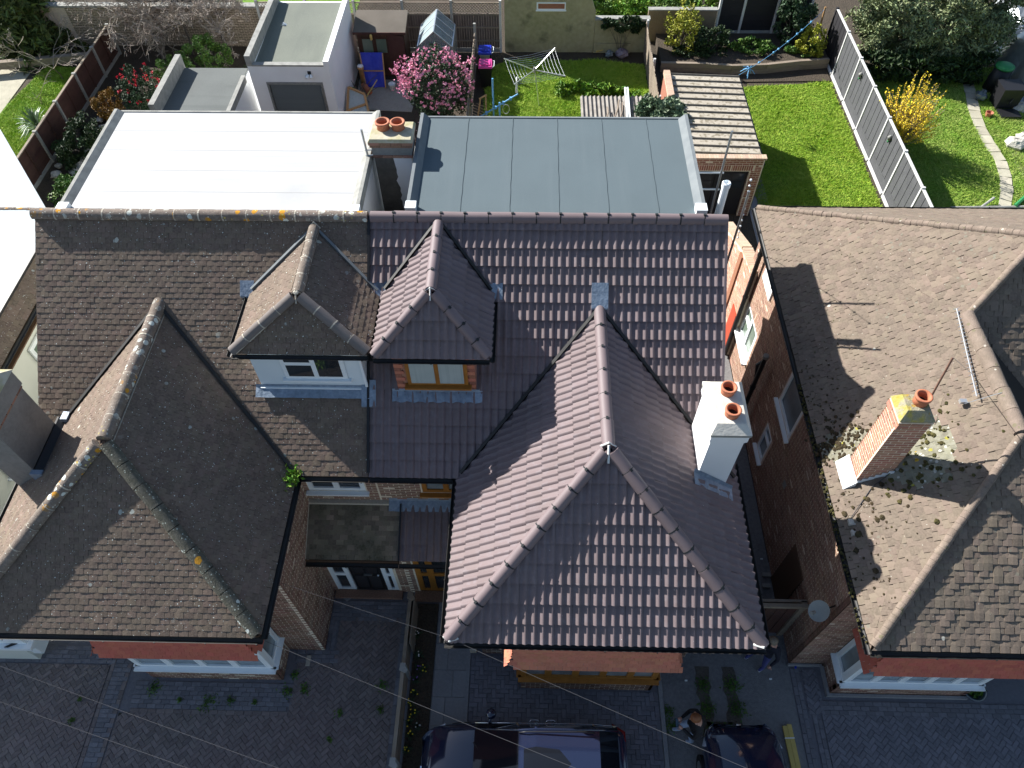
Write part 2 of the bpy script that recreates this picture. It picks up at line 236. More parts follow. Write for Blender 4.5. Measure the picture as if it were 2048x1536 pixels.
# ------------------------------------------------------------------ mesh helpers
class MB:
    """collects shapes; obj() links them as ONE mesh object"""
    def __init__(s): s.v = []; s.f = []; s.mi = []; s.cur = 0
    def add(s, vs, fs):
        o = len(s.v); s.v += [tuple(p) for p in vs]; s.f += [tuple(i + o for i in f) for f in fs]; s.mi += [s.cur] * len(fs); return s
    def hexa(s, p):      # 8 corners: bottom ring, top ring
        return s.add(p, [(3, 2, 1, 0), (4, 5, 6, 7), (0, 1, 5, 4), (1, 2, 6, 5), (2, 3, 7, 6), (3, 0, 4, 7)])
    def box(s, a, b):    # min corner, max corner
        (x0, y0, z0), (x1, y1, z1) = a, b
        return s.hexa([(x0, y0, z0), (x1, y0, z0), (x1, y1, z0), (x0, y1, z0), (x0, y0, z1), (x1, y0, z1), (x1, y1, z1), (x0, y1, z1)])
    def beam(s, p0, p1, w, h, up=(0, 0, 1)):
        p0, p1 = Vector(p0), Vector(p1); d = (p1 - p0).normalized(); u = Vector(up)
        sd = d.cross(u)
        if sd.length < 1e-4: sd = d.cross(Vector((0, 1, 0)))
        sd.normalize(); u = sd.cross(d).normalized(); a, b = sd * w / 2, u * h / 2
        return s.hexa([p0 - a - b, p0 + a - b, p1 + a - b, p1 - a - b, p0 - a + b, p0 + a + b, p1 + a + b, p1 - a + b])
    def prism(s, pts, off):   # planar polygon (3d points) extruded by off
        n = len(pts); off = Vector(off); a = [Vector(p) for p in pts]; b = [p + off for p in a]
        return s.add(a + b, [tuple(range(n))[::-1], tuple(range(n, 2 * n))] + [(i, (i + 1) % n, n + (i + 1) % n, n + i) for i in range(n)])
    def quad(s, *p): return s.add(p, [tuple(range(len(p)))])
    def tube(s, pts, r, seg=8, caps=True):
        pts = [Vector(p) for p in pts]; n = len(pts); rr = r if isinstance(r, (list, tuple)) else [r] * n; vs = []
        prev = None
        for i, p in enumerate(pts):
            d = (pts[min(i + 1, n - 1)] - pts[max(i - 1, 0)]).normalized()
            a = prev if prev is not None else (Vector((0, 0, 1)) if abs(d.z) < .9 else Vector((1, 0, 0)))
            sd = d.cross(a).normalized(); up = sd.cross(d).normalized(); prev = up
            for k in range(seg):
                t = 2 * math.pi * k / seg; vs.append(p + (sd * math.cos(t) + up * math.sin(t)) * rr[i])
        fs = [(i * seg + k, i * seg + (k + 1) % seg, (i + 1) * seg + (k + 1) % seg, (i + 1) * seg + k) for i in range(n - 1) for k in range(seg)]
        if caps: fs += [tuple(range(seg))[::-1], tuple((n - 1) * seg + k for k in range(seg))]
        return s.add(vs, fs)
    def lathe(s, c, prof, seg=16, sx=1, sy=1):   # prof = [(r, z)...] about a vertical axis through c
        c = Vector(c); vs = [(c.x + r * sx * math.cos(2 * math.pi * k / seg), c.y + r * sy * math.sin(2 * math.pi * k / seg), c.z + z) for r, z in prof for k in range(seg)]
        fs = [(i * seg + k, i * seg + (k + 1) % seg, (i + 1) * seg + (k + 1) % seg, (i + 1) * seg + k) for i in range(len(prof) - 1) for k in range(seg)]
        if prof[-1][0] > 1e-4: fs.append(tuple((len(prof) - 1) * seg + k for k in range(seg)))
        if prof[0][0] > 1e-4: fs.append(tuple(range(seg))[::-1])
        return s.add(vs, fs)
    def blob(s, c, r, seg=8, rings=5, jit=.12, squash=1.0):
        prof = [(max(1e-3, r * math.sin(math.pi * i / rings)), -r * squash * math.cos(math.pi * i / rings)) for i in range(rings + 1)]
        o = len(s.v); s.lathe(c, prof, seg); c = Vector(c)
        for i in range(o, len(s.v)):
            p = Vector(s.v[i]); s.v[i] = tuple(c + (p - c) * (1 + random.uniform(-jit, jit)))
        return s
    def mesh(s, name, mats, smooth=False):
        me = bpy.data.meshes.new(name); me.from_pydata(s.v, [], s.f)
        for q in (mats if isinstance(mats, (list, tuple)) else [mats]): me.materials.append(M[q] if isinstance(q, str) else q)
        if len(me.materials) > 1: me.polygons.foreach_set('material_index', s.mi)
        if smooth: me.polygons.foreach_set('use_smooth', [True] * len(me.polygons))
        me.update(); return me
    def obj(s, name, mats, parent=None, smooth=False, local=False): return link(name, s.mesh(name, mats, smooth), parent, local)

def root_inv(p):       # world matrix of a parent that is made of plain local matrices
    m = Matrix.Identity(4)
    while p is not None:
        m = p.matrix_basis.copy() if p.parent is None else (p.matrix_parent_inverse @ p.matrix_basis)
        return (root_mat(p)).inverted()
    return m
def root_mat(p):
    m = p.matrix_parent_inverse @ p.matrix_basis if p.parent else p.matrix_basis.copy()
    return root_mat(p.parent) @ m if p.parent else m
def link(name, me, parent=None, local=False):
    """local=False: the mesh is written in world coordinates; local=True: in the parent's"""
    o = bpy.data.objects.new(name, me); COL.objects.link(o)
    if parent is not None:
        o.parent = parent
        if not local: o.matrix_parent_inverse = root_inv(parent)
    return o
def tag(o, label=None, cat=None, group=None, kind=None):
    for k, q in (('label', label), ('category', cat), ('group', group), ('kind', kind)):
        if q: o[k] = q
    return o
def thing(name, label, cat, loc=(0, 0, 0), rz=0, group=None):
    o = bpy.data.objects.new(name, None); COL.objects.link(o); o.empty_display_size = .2
    o.location = loc; o.rotation_euler = (0, 0, rz); o.matrix_basis = Matrix.Translation(loc) @ Matrix.Rotation(rz, 4, 'Z')
    return tag(o, label, cat, group)
def dup(root, loc, rz=0, label=None):
    r = root.copy(); COL.objects.link(r); r.matrix_basis = Matrix.Translation(loc) @ Matrix.Rotation(rz, 4, 'Z')
    if label: r['label'] = label
    for ch in root.children:
        c = ch.copy(); COL.objects.link(c); c.parent = r
        for g in ch.children:
            d = g.copy(); COL.objects.link(d); d.parent = c
    return r
def structure(o): o['kind'] = 'structure'; return o
def stuff(o): o['kind'] = 'stuff'; return o
def np_mesh(name, V, F, mats, mi=None, smooth=False):
    """V (n,3), F (k,c) of one corner count"""
    me = bpy.data.meshes.new(name); V = np.asarray(V, np.float32); F = np.asarray(F, np.int32); k, c = F.shape
    me.vertices.add(len(V)); me.vertices.foreach_set('co', V.ravel()); me.loops.add(k * c); me.loops.foreach_set('vertex_index', F.ravel())
    me.polygons.add(k); me.polygons.foreach_set('loop_start', np.arange(0, k * c, c, dtype=np.int32)); me.polygons.foreach_set('loop_total', np.full(k, c, np.int32))
    for q in (mats if isinstance(mats, (list, tuple)) else [mats]): me.materials.append(M[q])
    if mi is not None: me.polygons.foreach_set('material_index', np.asarray(mi, np.int32))
    me.polygons.foreach_set('use_smooth', np.full(k, bool(smooth)))
    me.update(calc_edges=True); return me
def batch(tpl, mats4):
    """template (V, F quads) copied by an array of 4x4 matrices"""
    TV, TF = tpl; n = len(mats4); A = np.array(mats4, np.float64)
    W = np.einsum('nij,vj->nvi', A[:, :3, :3], TV) + A[:, None, :3, 3]
    F = (TF[None] + (np.arange(n) * len(TV))[:, None, None]).reshape(-1, TF.shape[1])
    return W.reshape(-1, 3), F
def frame(O, U, V, N):
    return Matrix(((U[0], V[0], N[0], O[0]), (U[1], V[1], N[1], O[1]), (U[2], V[2], N[2], O[2]), (0, 0, 0, 1)))

# ------------------------------------------------------------------ tiles, bricks, pavers: pieces laid on a plane
def tpl_profiled(w=.30, L=.42, g=.345, lip=.048):
    xs, zs = [], []
    for k in (0, 1):
        for a, b in ((0, 0), (.042, 0), (.052, .005), (.068, .016), (.086, .028), (.104, .034), (.121, .030), (.137, .013), (.1495, .0)): xs.append(k * .15 + a); zs.append(b)
    V, F = [], []; n = len(xs)
    for y, z0 in ((0, lip), (L, .002)):
        for x, z in zip(xs, zs): V.append((x, y, z + z0))
    for x, z in zip(xs, zs): V.append((x, 0, z + lip - .024))
    for x, z in zip(xs, zs): V.append((x, 0, z + lip))
    for i in range(n - 1): F += [(i, i + 1, n + i + 1, n + i), (2 * n + i, 2 * n + i + 1, 3 * n + i + 1, 3 * n + i)]
    return np.array(V), np.array(F)
def tpl_plain(w=.158, L=.25, lip=.023, cam=.004):
    V = []
    for y, z in ((0, lip), (L * .5, lip * .5 + cam + .002), (L, .002)):
        for x, dz in ((0, 0), (w / 2, cam * .6), (w, 0)): V.append((x, y, z + dz))
    V += [(0, 0, lip - .014), (w / 2, 0, lip - .014 + cam * .5), (w, 0, lip - .014), (0, L * .5, lip * .5 - .012), (w, L * .5, lip * .5 - .012), (0, L, -.01), (w, L, -.01)]
    F = [(0, 1, 4, 3), (1, 2, 5, 4), (3, 4, 7, 6), (4, 5, 8, 7), (9, 10, 1, 0), (10, 11, 2, 1), (9, 0, 3, 12), (12, 3, 6, 14), (2, 11, 13, 5), (5, 13, 15, 8)]
    return np.array(V), np.array(F)
def tpl_block(w, h, d, ch=.0):
    """box whose face lies in the plane: w along, h up, d proud; no back; ch = chamfer"""
    if not ch:
        V = [(0, 0, -.004), (w, 0, -.004), (w, h, -.004), (0, h, -.004), (0, 0, d), (w, 0, d), (w, h, d), (0, h, d)]
        return np.array(V), np.array([(4, 5, 6, 7), (0, 1, 5, 4), (1, 2, 6, 5), (2, 3, 7, 6), (3, 0, 4, 7)])
    V = [(0, 0, -.01), (w, 0, -.01), (w, h, -.01), (0, h, -.01), (0, 0, d - ch), (w, 0, d - ch), (w, h, d - ch), (0, h, d - ch), (ch, ch, d), (w - ch, ch, d), (w - ch, h - ch, d), (ch, h - ch, d)]
    F = [(8, 9, 10, 11)] + [(i, (i + 1) % 4, 4 + (i + 1) % 4, 4 + i) for i in range(4)] + [(4 + i, 4 + (i + 1) % 4, 8 + (i + 1) % 4, 8 + i) for i in range(4)]
    return np.array(V), np.array(F)
T_PLAINC = tpl_plain(.154, .25, .029, .006)
T_PROF, T_PLAIN, T_BRICK, T_HEADER = tpl_profiled(), tpl_plain(), tpl_block(.210, .058, .002), tpl_block(.0985, .058, .002)
T_PAVER = tpl_block(.196, .096, .012, .007)
_MESH = {}
def tpl_mesh(name, tpl, mt):
    k = (name, id(tpl[0]), mt)
    if k not in _MESH: _MESH[k] = np_mesh(name, tpl[0], tpl[1], mt, None, tpl is T_PROF)
    return _MESH[k]
def in_poly(p, poly, eps=0):      # convex, counter-clockwise 2d
    for (a, b), (c, d) in zip(poly, poly[1:] + poly[:1]):
        if (c - a) * (p[1] - b) - (d - b) * (p[0] - a) < eps: return False
    return True
def ccw(poly): return poly if sum(a * d - b * c for (a, b), (c, d) in zip(poly, poly[1:] + poly[:1])) > 0 else poly[::-1]
class Pieces:
    """gathers laid pieces over a thing; the ones that show largest become parts, the rest one stuff part per parent"""
    def __init__(s, name, restname, most=300): s.name, s.rest, s.most, s.it, s.cut = name, restname, most, [], []
    def lay(s, parent, tpl, mt, F, spots, w, h, poly=None, skip=None):
        """F = plane matrix; spots = [(u, v, angle)], pieces w x h; poly = convex outline to cut to"""
        n = Vector((F[0][2], F[1][2], F[2][2])); P2 = ccw(list(poly)) if poly else None
        for (u, v, a) in spots:
            ca, sa = math.cos(a), math.sin(a); cs_ = [(u + x * ca - y * sa, v + x * sa + y * ca) for x, y in ((0, 0), (w, 0), (w, h), (0, h))]
            c2 = (sum(q[0] for q in cs_) / 4, sum(q[1] for q in cs_) / 4); c = F @ Vector((c2[0], c2[1], 0))
            if skip and skip(c): continue
            ins = 4
            if P2:
                ins = sum(in_poly(q, P2) for q in cs_)
                if ins == 0 and not in_poly(c2, P2): continue
            j = 3.0 if mt.startswith('tileC') else 1.0
            Mx = F @ Matrix.Translation((u, v, 0)) @ Matrix.Rotation(a + random.gauss(0, .006) * j, 4, 'Z') @ Matrix.Rotation(random.gauss(0, .010) * j, 4, 'X') @ Matrix.Rotation(random.gauss(0, .008) * (j - 1), 4, 'Y') @ Matrix.Translation((0, 0, random.uniform(-.002, .003) * j))
            if ins < 4: s.cut.append((parent, tpl, mt, Mx, F, P2)); continue
            x, y, k = PX(c); vis = n.dot((CAM_POS - c).normalized())
            sc = vis / (k * k) if (-10 < x < 2058 and -10 < y < 1546 and vis > .03) else 0
            s.it.append((sc, parent, tpl, mt, Mx))
    def finish(s):
        s.it.sort(key=lambda q: -q[0]); rest = {}
        for i, (sc, parent, tpl, mt, Mx) in enumerate(s.it):
            if i < s.most and sc > 0:
                o = link(s.name, tpl_mesh(s.name, tpl, mt), parent); o.matrix_basis = Mx
            else: rest.setdefault((parent.name, mt), (parent, [], {}))[1].append((tpl, Mx))
        for c in s.cut: rest.setdefault((c[0].name, c[2]), (c[0], [], {}))[2].setdefault(str(c[5]), []).append(c)
        for (pn, mt), (parent, L, cuts) in rest.items():
            Vs, Fs, o = [], [], 0; by = {}
            for tpl, Mx in L: by.setdefault(id(tpl[0]), (tpl, []))[1].append(Mx)
            for tpl, ms in by.values():
                V, Fc = batch(tpl, ms); Vs.append(V); Fs.append(Fc + o); o += len(V)
            bm = bmesh.new()
            for cs_ in cuts.values():
                b2 = bmesh.new()
                for (_, tpl, _m, Mx, F, P2) in cs_:
                    vv = [b2.verts.new(Mx @ Vector(p)) for p in tpl[0]]
                    for f in tpl[1]: b2.faces.new([vv[i] for i in f]).smooth = tpl is T_PROF
                F, P2 = cs_[0][4], cs_[0][5]; R3 = F.to_3x3()
                for (a, b), (c, d) in zip(P2, P2[1:] + P2[:1]):
                    e = Vector((d - b, a - c, 0)).normalized()
                    bmesh.ops.bisect_plane(b2, geom=b2.verts[:] + b2.edges[:] + b2.faces[:], plane_co=F @ Vector((a, b, 0)), plane_no=R3 @ e, clear_outer=True)
                me = bpy.data.meshes.new('t'); b2.to_mesh(me); bm.from_mesh(me); bpy.data.meshes.remove(me); b2.free()
            if Vs:
                me = np_mesh(s.rest, np.concatenate(Vs), np.concatenate(Fs), mt, None, any(t_ is T_PROF for t_, _ in L)); bm.from_mesh(me)
            else: me = bpy.data.meshes.new(s.rest); me.materials.append(M[mt])
            bm.to_mesh(me); bm.free(); me.update()
            stuff(link(s.rest, me, parent))
def tile_spots(poly, w, g, start=0.0, v0=0.0, stagger=.5, jit=0.0):
    us = [p[0] for p in poly]; vs_ = [p[1] for p in poly]; out = []; k = math.floor(min(vs_) / g + 1e-6); v = k * g + v0
    while v < max(vs_):
        u = (math.floor(min(us) / w) - 1) * w + start + (w * stagger if k % 2 else 0)
        while u < max(us) + w: out.append((u + random.uniform(-jit, jit), v + random.uniform(-jit, jit), 0)); u += w
        v += g; k += 1
    return out
def roof_plane(P, parent, O, U, V, poly3, kind, mt, skip=None, start=0.0):
    """tiles on the plane O,U,V (unit vectors) inside the convex outline poly3 (3d points on it)"""
    O, U, V = Vector(O), Vector(U), Vector(V); Nn = U.cross(V); F = frame(O, U, V, Nn)
    poly = [((Vector(p) - O).dot(U), (Vector(p) - O).dot(V)) for p in poly3]
    if kind == 'prof': tpl, w, g, h, st, j = T_PROF, .30, .345, .40, 0, 0
    else: tpl, w, g, h, st, j = (T_PLAINC if mt.startswith('tileC') else T_PLAIN), .165, .105, .11, .5, (.004 if mt.startswith('tileC') else .002)
    P.lay(parent, tpl, mt, F, tile_spots(poly, w, g, start, 0, st, j), w - .002, h, poly, skip)
def deck(name, polys, mt, parent, drop=.05):
    b = MB()
    for p in polys:
        n = (Vector(p[1]) - Vector(p[0])).cross(Vector(p[2]) - Vector(p[0])).normalized()
        if n.z < 0: n = -n
        b.prism([Vector(q) - n * .012 for q in p], -n * drop)
    return b.obj(name, 'underlay', parent)
def ridge_run(parent, p0, p1, mt, r=.125, L=.45, joint=None, name='ridge_tile', bump=0, jmat='mortar', up=None):
    """half-round tiles end to end from p0 to p1, each its own piece, with mortar joints or black seals between"""
    p0, p1 = Vector(p0), Vector(p1); n = max(1, round((p1 - p0).length / L)); d = (p1 - p0) / n; ln = d.length; dd = d.normalized()
    sd = dd.cross(Vector((0, 0, 1))).normalized(); up = sd.cross(dd).normalized()
    b = MB(); seg = 9; ring = []
    for y, rr in ((0, r * 1.03), (ln * .97, r * .985)):
        for k in range(seg): t = math.radians(-18) + math.radians(216) * k / (seg - 1); ring.append((rr * math.cos(t), y, rr * math.sin(t)))
    b.add(ring, [(k, k + 1, seg + k + 1, seg + k) for k in range(seg - 1)]); b.add(ring[:seg], [tuple(range(seg))[::-1]]); b.add(ring[seg:], [tuple(range(seg))])
    me = b.mesh(name, mt, True); me.polygons[-1].use_smooth = me.polygons[-2].use_smooth = False
    for i in range(n):
        o = link(name, me, parent); j = lambda s_: random.gauss(0, s_)
        o.matrix_basis = frame(p0 + d * i, sd, dd, up) @ Matrix.Rotation(j(.008), 4, 'Z') @ Matrix.Translation((j(.003), 0, j(.003) + bump))
    if joint:
        for i in range(1, n):
            c = p0 + d * i; b = MB(); nm, wdt, dr = joint
            ring = []
            for y, rr in ((-wdt / 2, r + dr), (wdt / 2, r + dr)):
                for k in range(seg): t = math.radians(-22) + math.radians(224) * k / (seg - 1); ring.append((rr * math.cos(t), y, rr * math.sin(t)))
            b.add(ring, [(k, k + 1, seg + k + 1, seg + k) for k in range(seg - 1)] + [tuple(range(seg))[::-1], tuple(range(seg, 2 * seg))])
            if nm == 'ridge_clip': b.box((-.02, -.028, r + dr - .004), (.02, .028, r + dr + .016))
            o = b.obj(nm, jmat, parent); o.matrix_basis = frame(c, sd, dd, up)
def gutter(parent, p0, p1, out, r=.06, name='gutter', mt='gutter'):
    """half-round gutter along p0-p1 with brackets, out = horizontal direction away from the wall"""
    p0, p1, out = Vector(p0), Vector(p1), Vector(out).normalized(); b = MB(); up = Vector((0, 0, 1)); seg = 7
    prof = [(r * math.cos(math.pi + math.pi * k / (seg - 1)), r * math.sin(math.pi + math.pi * k / (seg - 1))) for k in range(seg)]
    inn = [(x * .86, z * .86) for x, z in prof[::-1]]; pr = prof + inn; n = len(pr)
    vs_ = [p + out * x + up * z for p in (p0, p1) for x, z in pr]
    b.add(vs_, [(i, (i + 1) % n, n + (i + 1) % n, n + i) for i in range(n)] + [tuple(range(n)), tuple(range(n, 2 * n))])
    L = (p1 - p0).length; k = max(1, int(L / .9))
    for i in range(k + 1):
        c = p0 + (p1 - p0) * ((i + .1) / (k + .2)); t = (p1 - p0).normalized() * .012
        b.hexa([c - t + out * (r + .004) + up * -.02, c + t + out * (r + .004) + up * -.02, c + t + out * (r + .012) + up * -.02, c - t + out * (r + .012) + up * -.02,
                c - t + out * (r + .004) + up * .012, c + t + out * (r + .004) + up * .012, c + t + out * (r + .012) + up * .012, c - t + out * (r + .012) + up * .012])
    return b.obj(name, mt, parent)
# ---- walls
def wall(parent, O, U, W, H, mt, holes=(), thick=.15, name='wall'):
    """upright wall face at O along U with rectangular openings (u0, v0, u1, v1); the thickness goes behind the face"""
    O, U = Vector(O), Vector(U).normalized(); Z = Vector((0, 0, 1)); Nn = U.cross(Z); b = MB()
    us = sorted({0, W} | {max(0, min(W, q)) for h in holes for q in (h[0], h[2])}); vs_ = sorted({0, H} | {max(0, min(H, q)) for h in holes for q in (h[1], h[3])})
    for u0, u1 in zip(us, us[1:]):
        for v0, v1 in zip(vs_, vs_[1:]):
            cu, cv = (u0 + u1) / 2, (v0 + v1) / 2
            if any(h[0] < cu < h[2] and h[1] < cv < h[3] for h in holes): continue
            p = [O + U * u0 + Z * v0, O + U * u1 + Z * v0, O + U * u1 + Z * v1, O + U * u0 + Z * v1]
            b.prism(p, -Nn * thick)
    return b.obj(name, mt, parent)
def bricks(P, parent, O, U, W, H, mt, holes=(), band=None):
    """stretcher courses on the face of a wall; band = [(u0, v0, u1, v1)] left out for soldier bricks"""
    O, U = Vector(O), Vector(U).normalized(); Z = Vector((0, 0, 1)); F = frame(O, U, Z, U.cross(Z)); S, Hd = [], []
    v, k = .005, 0
    while v + .065 <= H + .001:
        u = -.1125 if k % 2 else 0.0
        while u < W - .05:
            a, e = max(u, 0), min(u + .215, W)
            hit = any(a < h[2] - .02 and e > h[0] + .02 and v < h[3] - .02 and v + .065 > h[1] + .02 for h in holes)
            if not hit: (S if e - a > .2 else Hd).append((a, v, 0))
            elif e - a > .2:
                for q in (a, a + .1125):
                    if not any(q < h[2] - .02 and q + .1025 > h[0] + .02 and v < h[3] - .02 and v + .065 > h[1] + .02 for h in holes): Hd.append((q, v, 0))
            u += .225
        v += .075; k += 1
    P.lay(parent, T_BRICK, mt, F, S, .215, .065); P.lay(parent, T_HEADER, mt, F, Hd, .1025, .065)
def soldiers(P, parent, O, U, n, mt, h=.215, tilt=0):
    O, U = Vector(O), Vector(U).normalized(); Z = Vector((0, 0, 1)); F = frame(O, U, Z, U.cross(Z))
    P.lay(parent, T_BRICK, mt, F, [(i * .075 + .065, 0, math.pi / 2) for i in range(n)], .215, .065)
def window(parent, O, U, W, H, cols, fmat='upvc', glass='glass', sill=True, fw=.06, deep=.07, name='window', rows=None, proud=0.0, sill_out=.10, sillmat=None, trans=None):
    """O = lower left corner of the opening on the wall face, U along; cols = share of each light; trans = {col: share of height} adds a transom"""
    O, U = Vector(O), Vector(U).normalized(); Z = Vector((0, 0, 1)); Nn = U.cross(Z); b = MB(); f0, f1 = -deep + proud, -.012 + proud
    def bar(u0, v0, u1, v1, d0=f0, d1=f1): b.hexa([O + U * a + Z * c + Nn * d for d in (d0, d1) for a, c in ((u0, v0), (u1, v0), (u1, v1), (u0, v1))])
    bar(0, 0, W, fw); bar(0, H - fw, W, H); bar(0, fw, fw, H - fw); bar(W - fw, fw, W, H - fw)
    tot = sum(cols); u = fw; panes = []; inner = W - 2 * fw; n = len(cols); mb = fw * .8
    for i, c in enumerate(cols):
        wd = (inner - mb * (n - 1)) * c / tot
        if i < n - 1: bar(u + wd, fw, u + wd + mb, H - fw)
        lo = fw
        if trans and i in trans:
            tz = fw + (H - 2 * fw) * trans[i]; bar(u, tz - mb / 2, u + wd, tz + mb / 2); panes += [(u, fw, u + wd, tz - mb / 2), (u, tz + mb / 2, u + wd, H - fw)]
        else: panes.append((u, fw, u + wd, H - fw))
        u += wd + mb
    for (a, c, d, e) in panes:       # casement beads
        q = fw * .45
        for r in ((a, c, d, c + q), (a, e - q, d, e), (a, c + q, a + q, e - q), (d - q, c + q, d, e - q)): bar(*r, d0=f0 + .012, d1=f1 + .006)
    wnd = b.obj(name, fmat, parent)
    for i, (a, c, d, e) in enumerate(panes):
        g = MB(); q = fw * .45 - .004; g.hexa([O + U * x + Z * y + Nn * dd for dd in (f0 + .014, f0 + .026) for x, y in ((a + q, c + q), (d - q, c + q), (d - q, e - q), (a + q, e - q))])
        g.obj('pane', glass if isinstance(glass, str) else glass[i % len(glass)], wnd)
    if sill:
        g = MB(); g.hexa([O + U * x + Z * y + Nn * dd for y, k in ((-.05, 0), (-.004, 1)) for x, dd in ((-.06, -.05), (W + .06, -.05), (W + .06, sill_out), (-.06, sill_out))])
        g.obj('sill', sillmat or fmat, wnd)
    return wnd
# ---- plants
def leaf_quads(P, size, jitter=.4, up=.35, aspect=1.6):
    """rhombic leaves at points P (n,3), random facing with a bias upward"""
    n = len(P); N = RNG.normal(size=(n, 3)); N[:, 2] += up * 2; N /= np.linalg.norm(N, axis=1)[:, None]
    A = np.cross(N, RNG.normal(size=(n, 3))); A /= np.linalg.norm(A, axis=1)[:, None]; B = np.cross(N, A)
    s = size * (1 + RNG.uniform(-jitter, jitter, n))[:, None]; L = A * s * aspect / 2; Wd = B * s / 2; bend = N * s * .18
    V = np.stack([P - L - bend, P - Wd + bend * .3, P + L - bend, P + Wd + bend * .3], 1).reshape(-1, 3)
    return V, np.arange(n * 4).reshape(n, 4)
def clump_points(c, rad, n, clumps=40, shell=.55, spread=.22, flat=0.0):
    """points gathered in clumps through an ellipsoid (denser to the outside), so that gaps show between"""
    c = np.array(c); rad = np.array(rad); d = RNG.normal(size=(clumps, 3)); d /= np.linalg.norm(d, axis=1)[:, None]
    r = shell + (1 - shell) * RNG.uniform(0, 1, clumps) ** .6; K = d * r[:, None] * rad; w_ = RNG.uniform(.5, 1.5, clumps); w_ /= w_.sum()
    idx = RNG.choice(clumps, n, p=w_); q = RNG.normal(size=(n, 3)); q /= np.linalg.norm(q, axis=1)[:, None]; q *= (RNG.uniform(0, 1, n) ** .45)[:, None]
    P = c + K[idx] + q * rad * spread
    if flat: P[:, 2] = np.maximum(P[:, 2], flat)
    return P
def foliage(name, parent, P, size, mt, **kw):
    V, F = leaf_quads(P, size, **kw); return link(name, np_mesh(name, V, F, mt), parent)
def branches(b, p, d, ln, r, depth, spread=.6, out=None, gravity=0.0, taper=.7, kids=(2, 3), seg=5):
    p, d = Vector(p), Vector(d).normalized(); pts, rr = [p], [r]
    for i in range(3):
        d = (d + Vector((random.gauss(0, .14), random.gauss(0, .14), random.gauss(0, .14) - gravity))).normalized(); p = p + d * ln / 3; pts.append(p); rr.append(r * (1 - (1 - taper) * (i + 1) / 3))
    b.tube(pts, [max(q, .009) for q in rr], seg if r > .02 else 3, False)
    if out is not None: out.append(p)
    if depth > 0:
        for k in range(random.randint(*kids)):
            q = pts[random.choice((2, 3, 3))]; nd = (d + Vector((random.gauss(0, spread), random.gauss(0, spread), random.gauss(0, spread) * .8))).normalized()
            branches(b, q, nd, ln * random.uniform(.6, .88), rr[-1] * .72, depth - 1, spread, out, gravity, taper, kids, seg)
def lawn_blades(name, poly, per_m2, mt, h=(.03, .08), keep=None, z=.006, wdt=.012):
    xs = [p[0] for p in poly]; ys = [p[1] for p in poly]; area = (max(xs) - min(xs)) * (max(ys) - min(ys)); n = int(area * per_m2)
    P = np.stack([RNG.uniform(min(xs), max(xs), n), RNG.uniform(min(ys), max(ys), n), np.full(n, z)], 1); ok = np.zeros(n, bool)
    a = np.array(poly); j = len(a) - 1
    for i in range(len(a)):
        c = ((a[i, 1] > P[:, 1]) != (a[j, 1] > P[:, 1])) & (P[:, 0] < (a[j, 0] - a[i, 0]) * (P[:, 1] - a[i, 1]) / (a[j, 1] - a[i, 1] + 1e-9) + a[i, 0]); ok ^= c; j = i
    P = P[ok]
    if keep is not None: P = P[keep(P)]
    n = len(P); t = RNG.uniform(0, 2 * np.pi, n); hh = RNG.uniform(h[0], h[1], n) * (.6 + .8 * (np.sin(P[:, 0] * 2.1 + np.sin(P[:, 1] * 1.3) * 2) * .5 + .5) * RNG.uniform(.5, 1.2, n))
    lean = RNG.normal(size=(n, 2)) * (hh * .9)[:, None]; W2 = np.stack([np.cos(t), np.sin(t), np.zeros(n)], 1) * (wdt * RNG.uniform(.6, 1.5, n))[:, None]
    top = P + np.concatenate([lean, hh[:, None]], 1)
    V = np.stack([P - W2, P + W2, top], 1).reshape(-1, 3)
    return stuff(link(name, np_mesh(name, V, np.arange(n * 3).reshape(n, 3), mt)))
def sheet(name, poly, z, mt, thick=.3):
    b = MB(); b.prism([(x, y, z) for x, y in poly], (0, 0, -thick)); return structure(b.obj(name, mt))
# ------------------------------------------------------------------ the ground
def rect(x0, y0, x1, y1): return [(x0, y0), (x1, y0), (x1, y1), (x0, y1)]
sheet('ground', rect(-150, -120, 150, 160), -.03, 'soil', .5)
sheet('front_subgrade', rect(-26, -9, 26, 7.6), -.012, 'paverE', .1)
EZ, RZ, EY, RY = 5.08, 8.24, 7.12, 11.0            # eaves and ridge of the pair of houses
SLM = (RZ - EZ) / (RY - EY); WR_, WH = 2.66, 7.13    # wing half width, wing ridge height
SLW = (WH - EZ) / WR_
vn = lambda *a: Vector(a).normalized()
def zmain(y): return EZ + (y - EY) * SLM
def wing_z(x, ax): return WH - abs(x - ax) * SLW
# the pair's dormers: (ridge x, eave half width, ridge front y, eave front y, face y, eave z, ridge z)
DORM = {'A': (-1.74, 1.03, 9.13, 8.31, 8.40, 7.33, 8.17), 'B': (-4.15, 1.23, 9.08, 8.37, 8.44, 7.33, 8.10)}
def dorm_z(x, y, d):
    ax, hw, yr, ye, yf, ez, rz = d; s = (rz - ez) / hw
    if abs(x - ax) > hw or y < ye: return -9
    return min(rz - abs(x - ax) * s, ez + (y - ye) * (rz - ez) / (yr - ye))

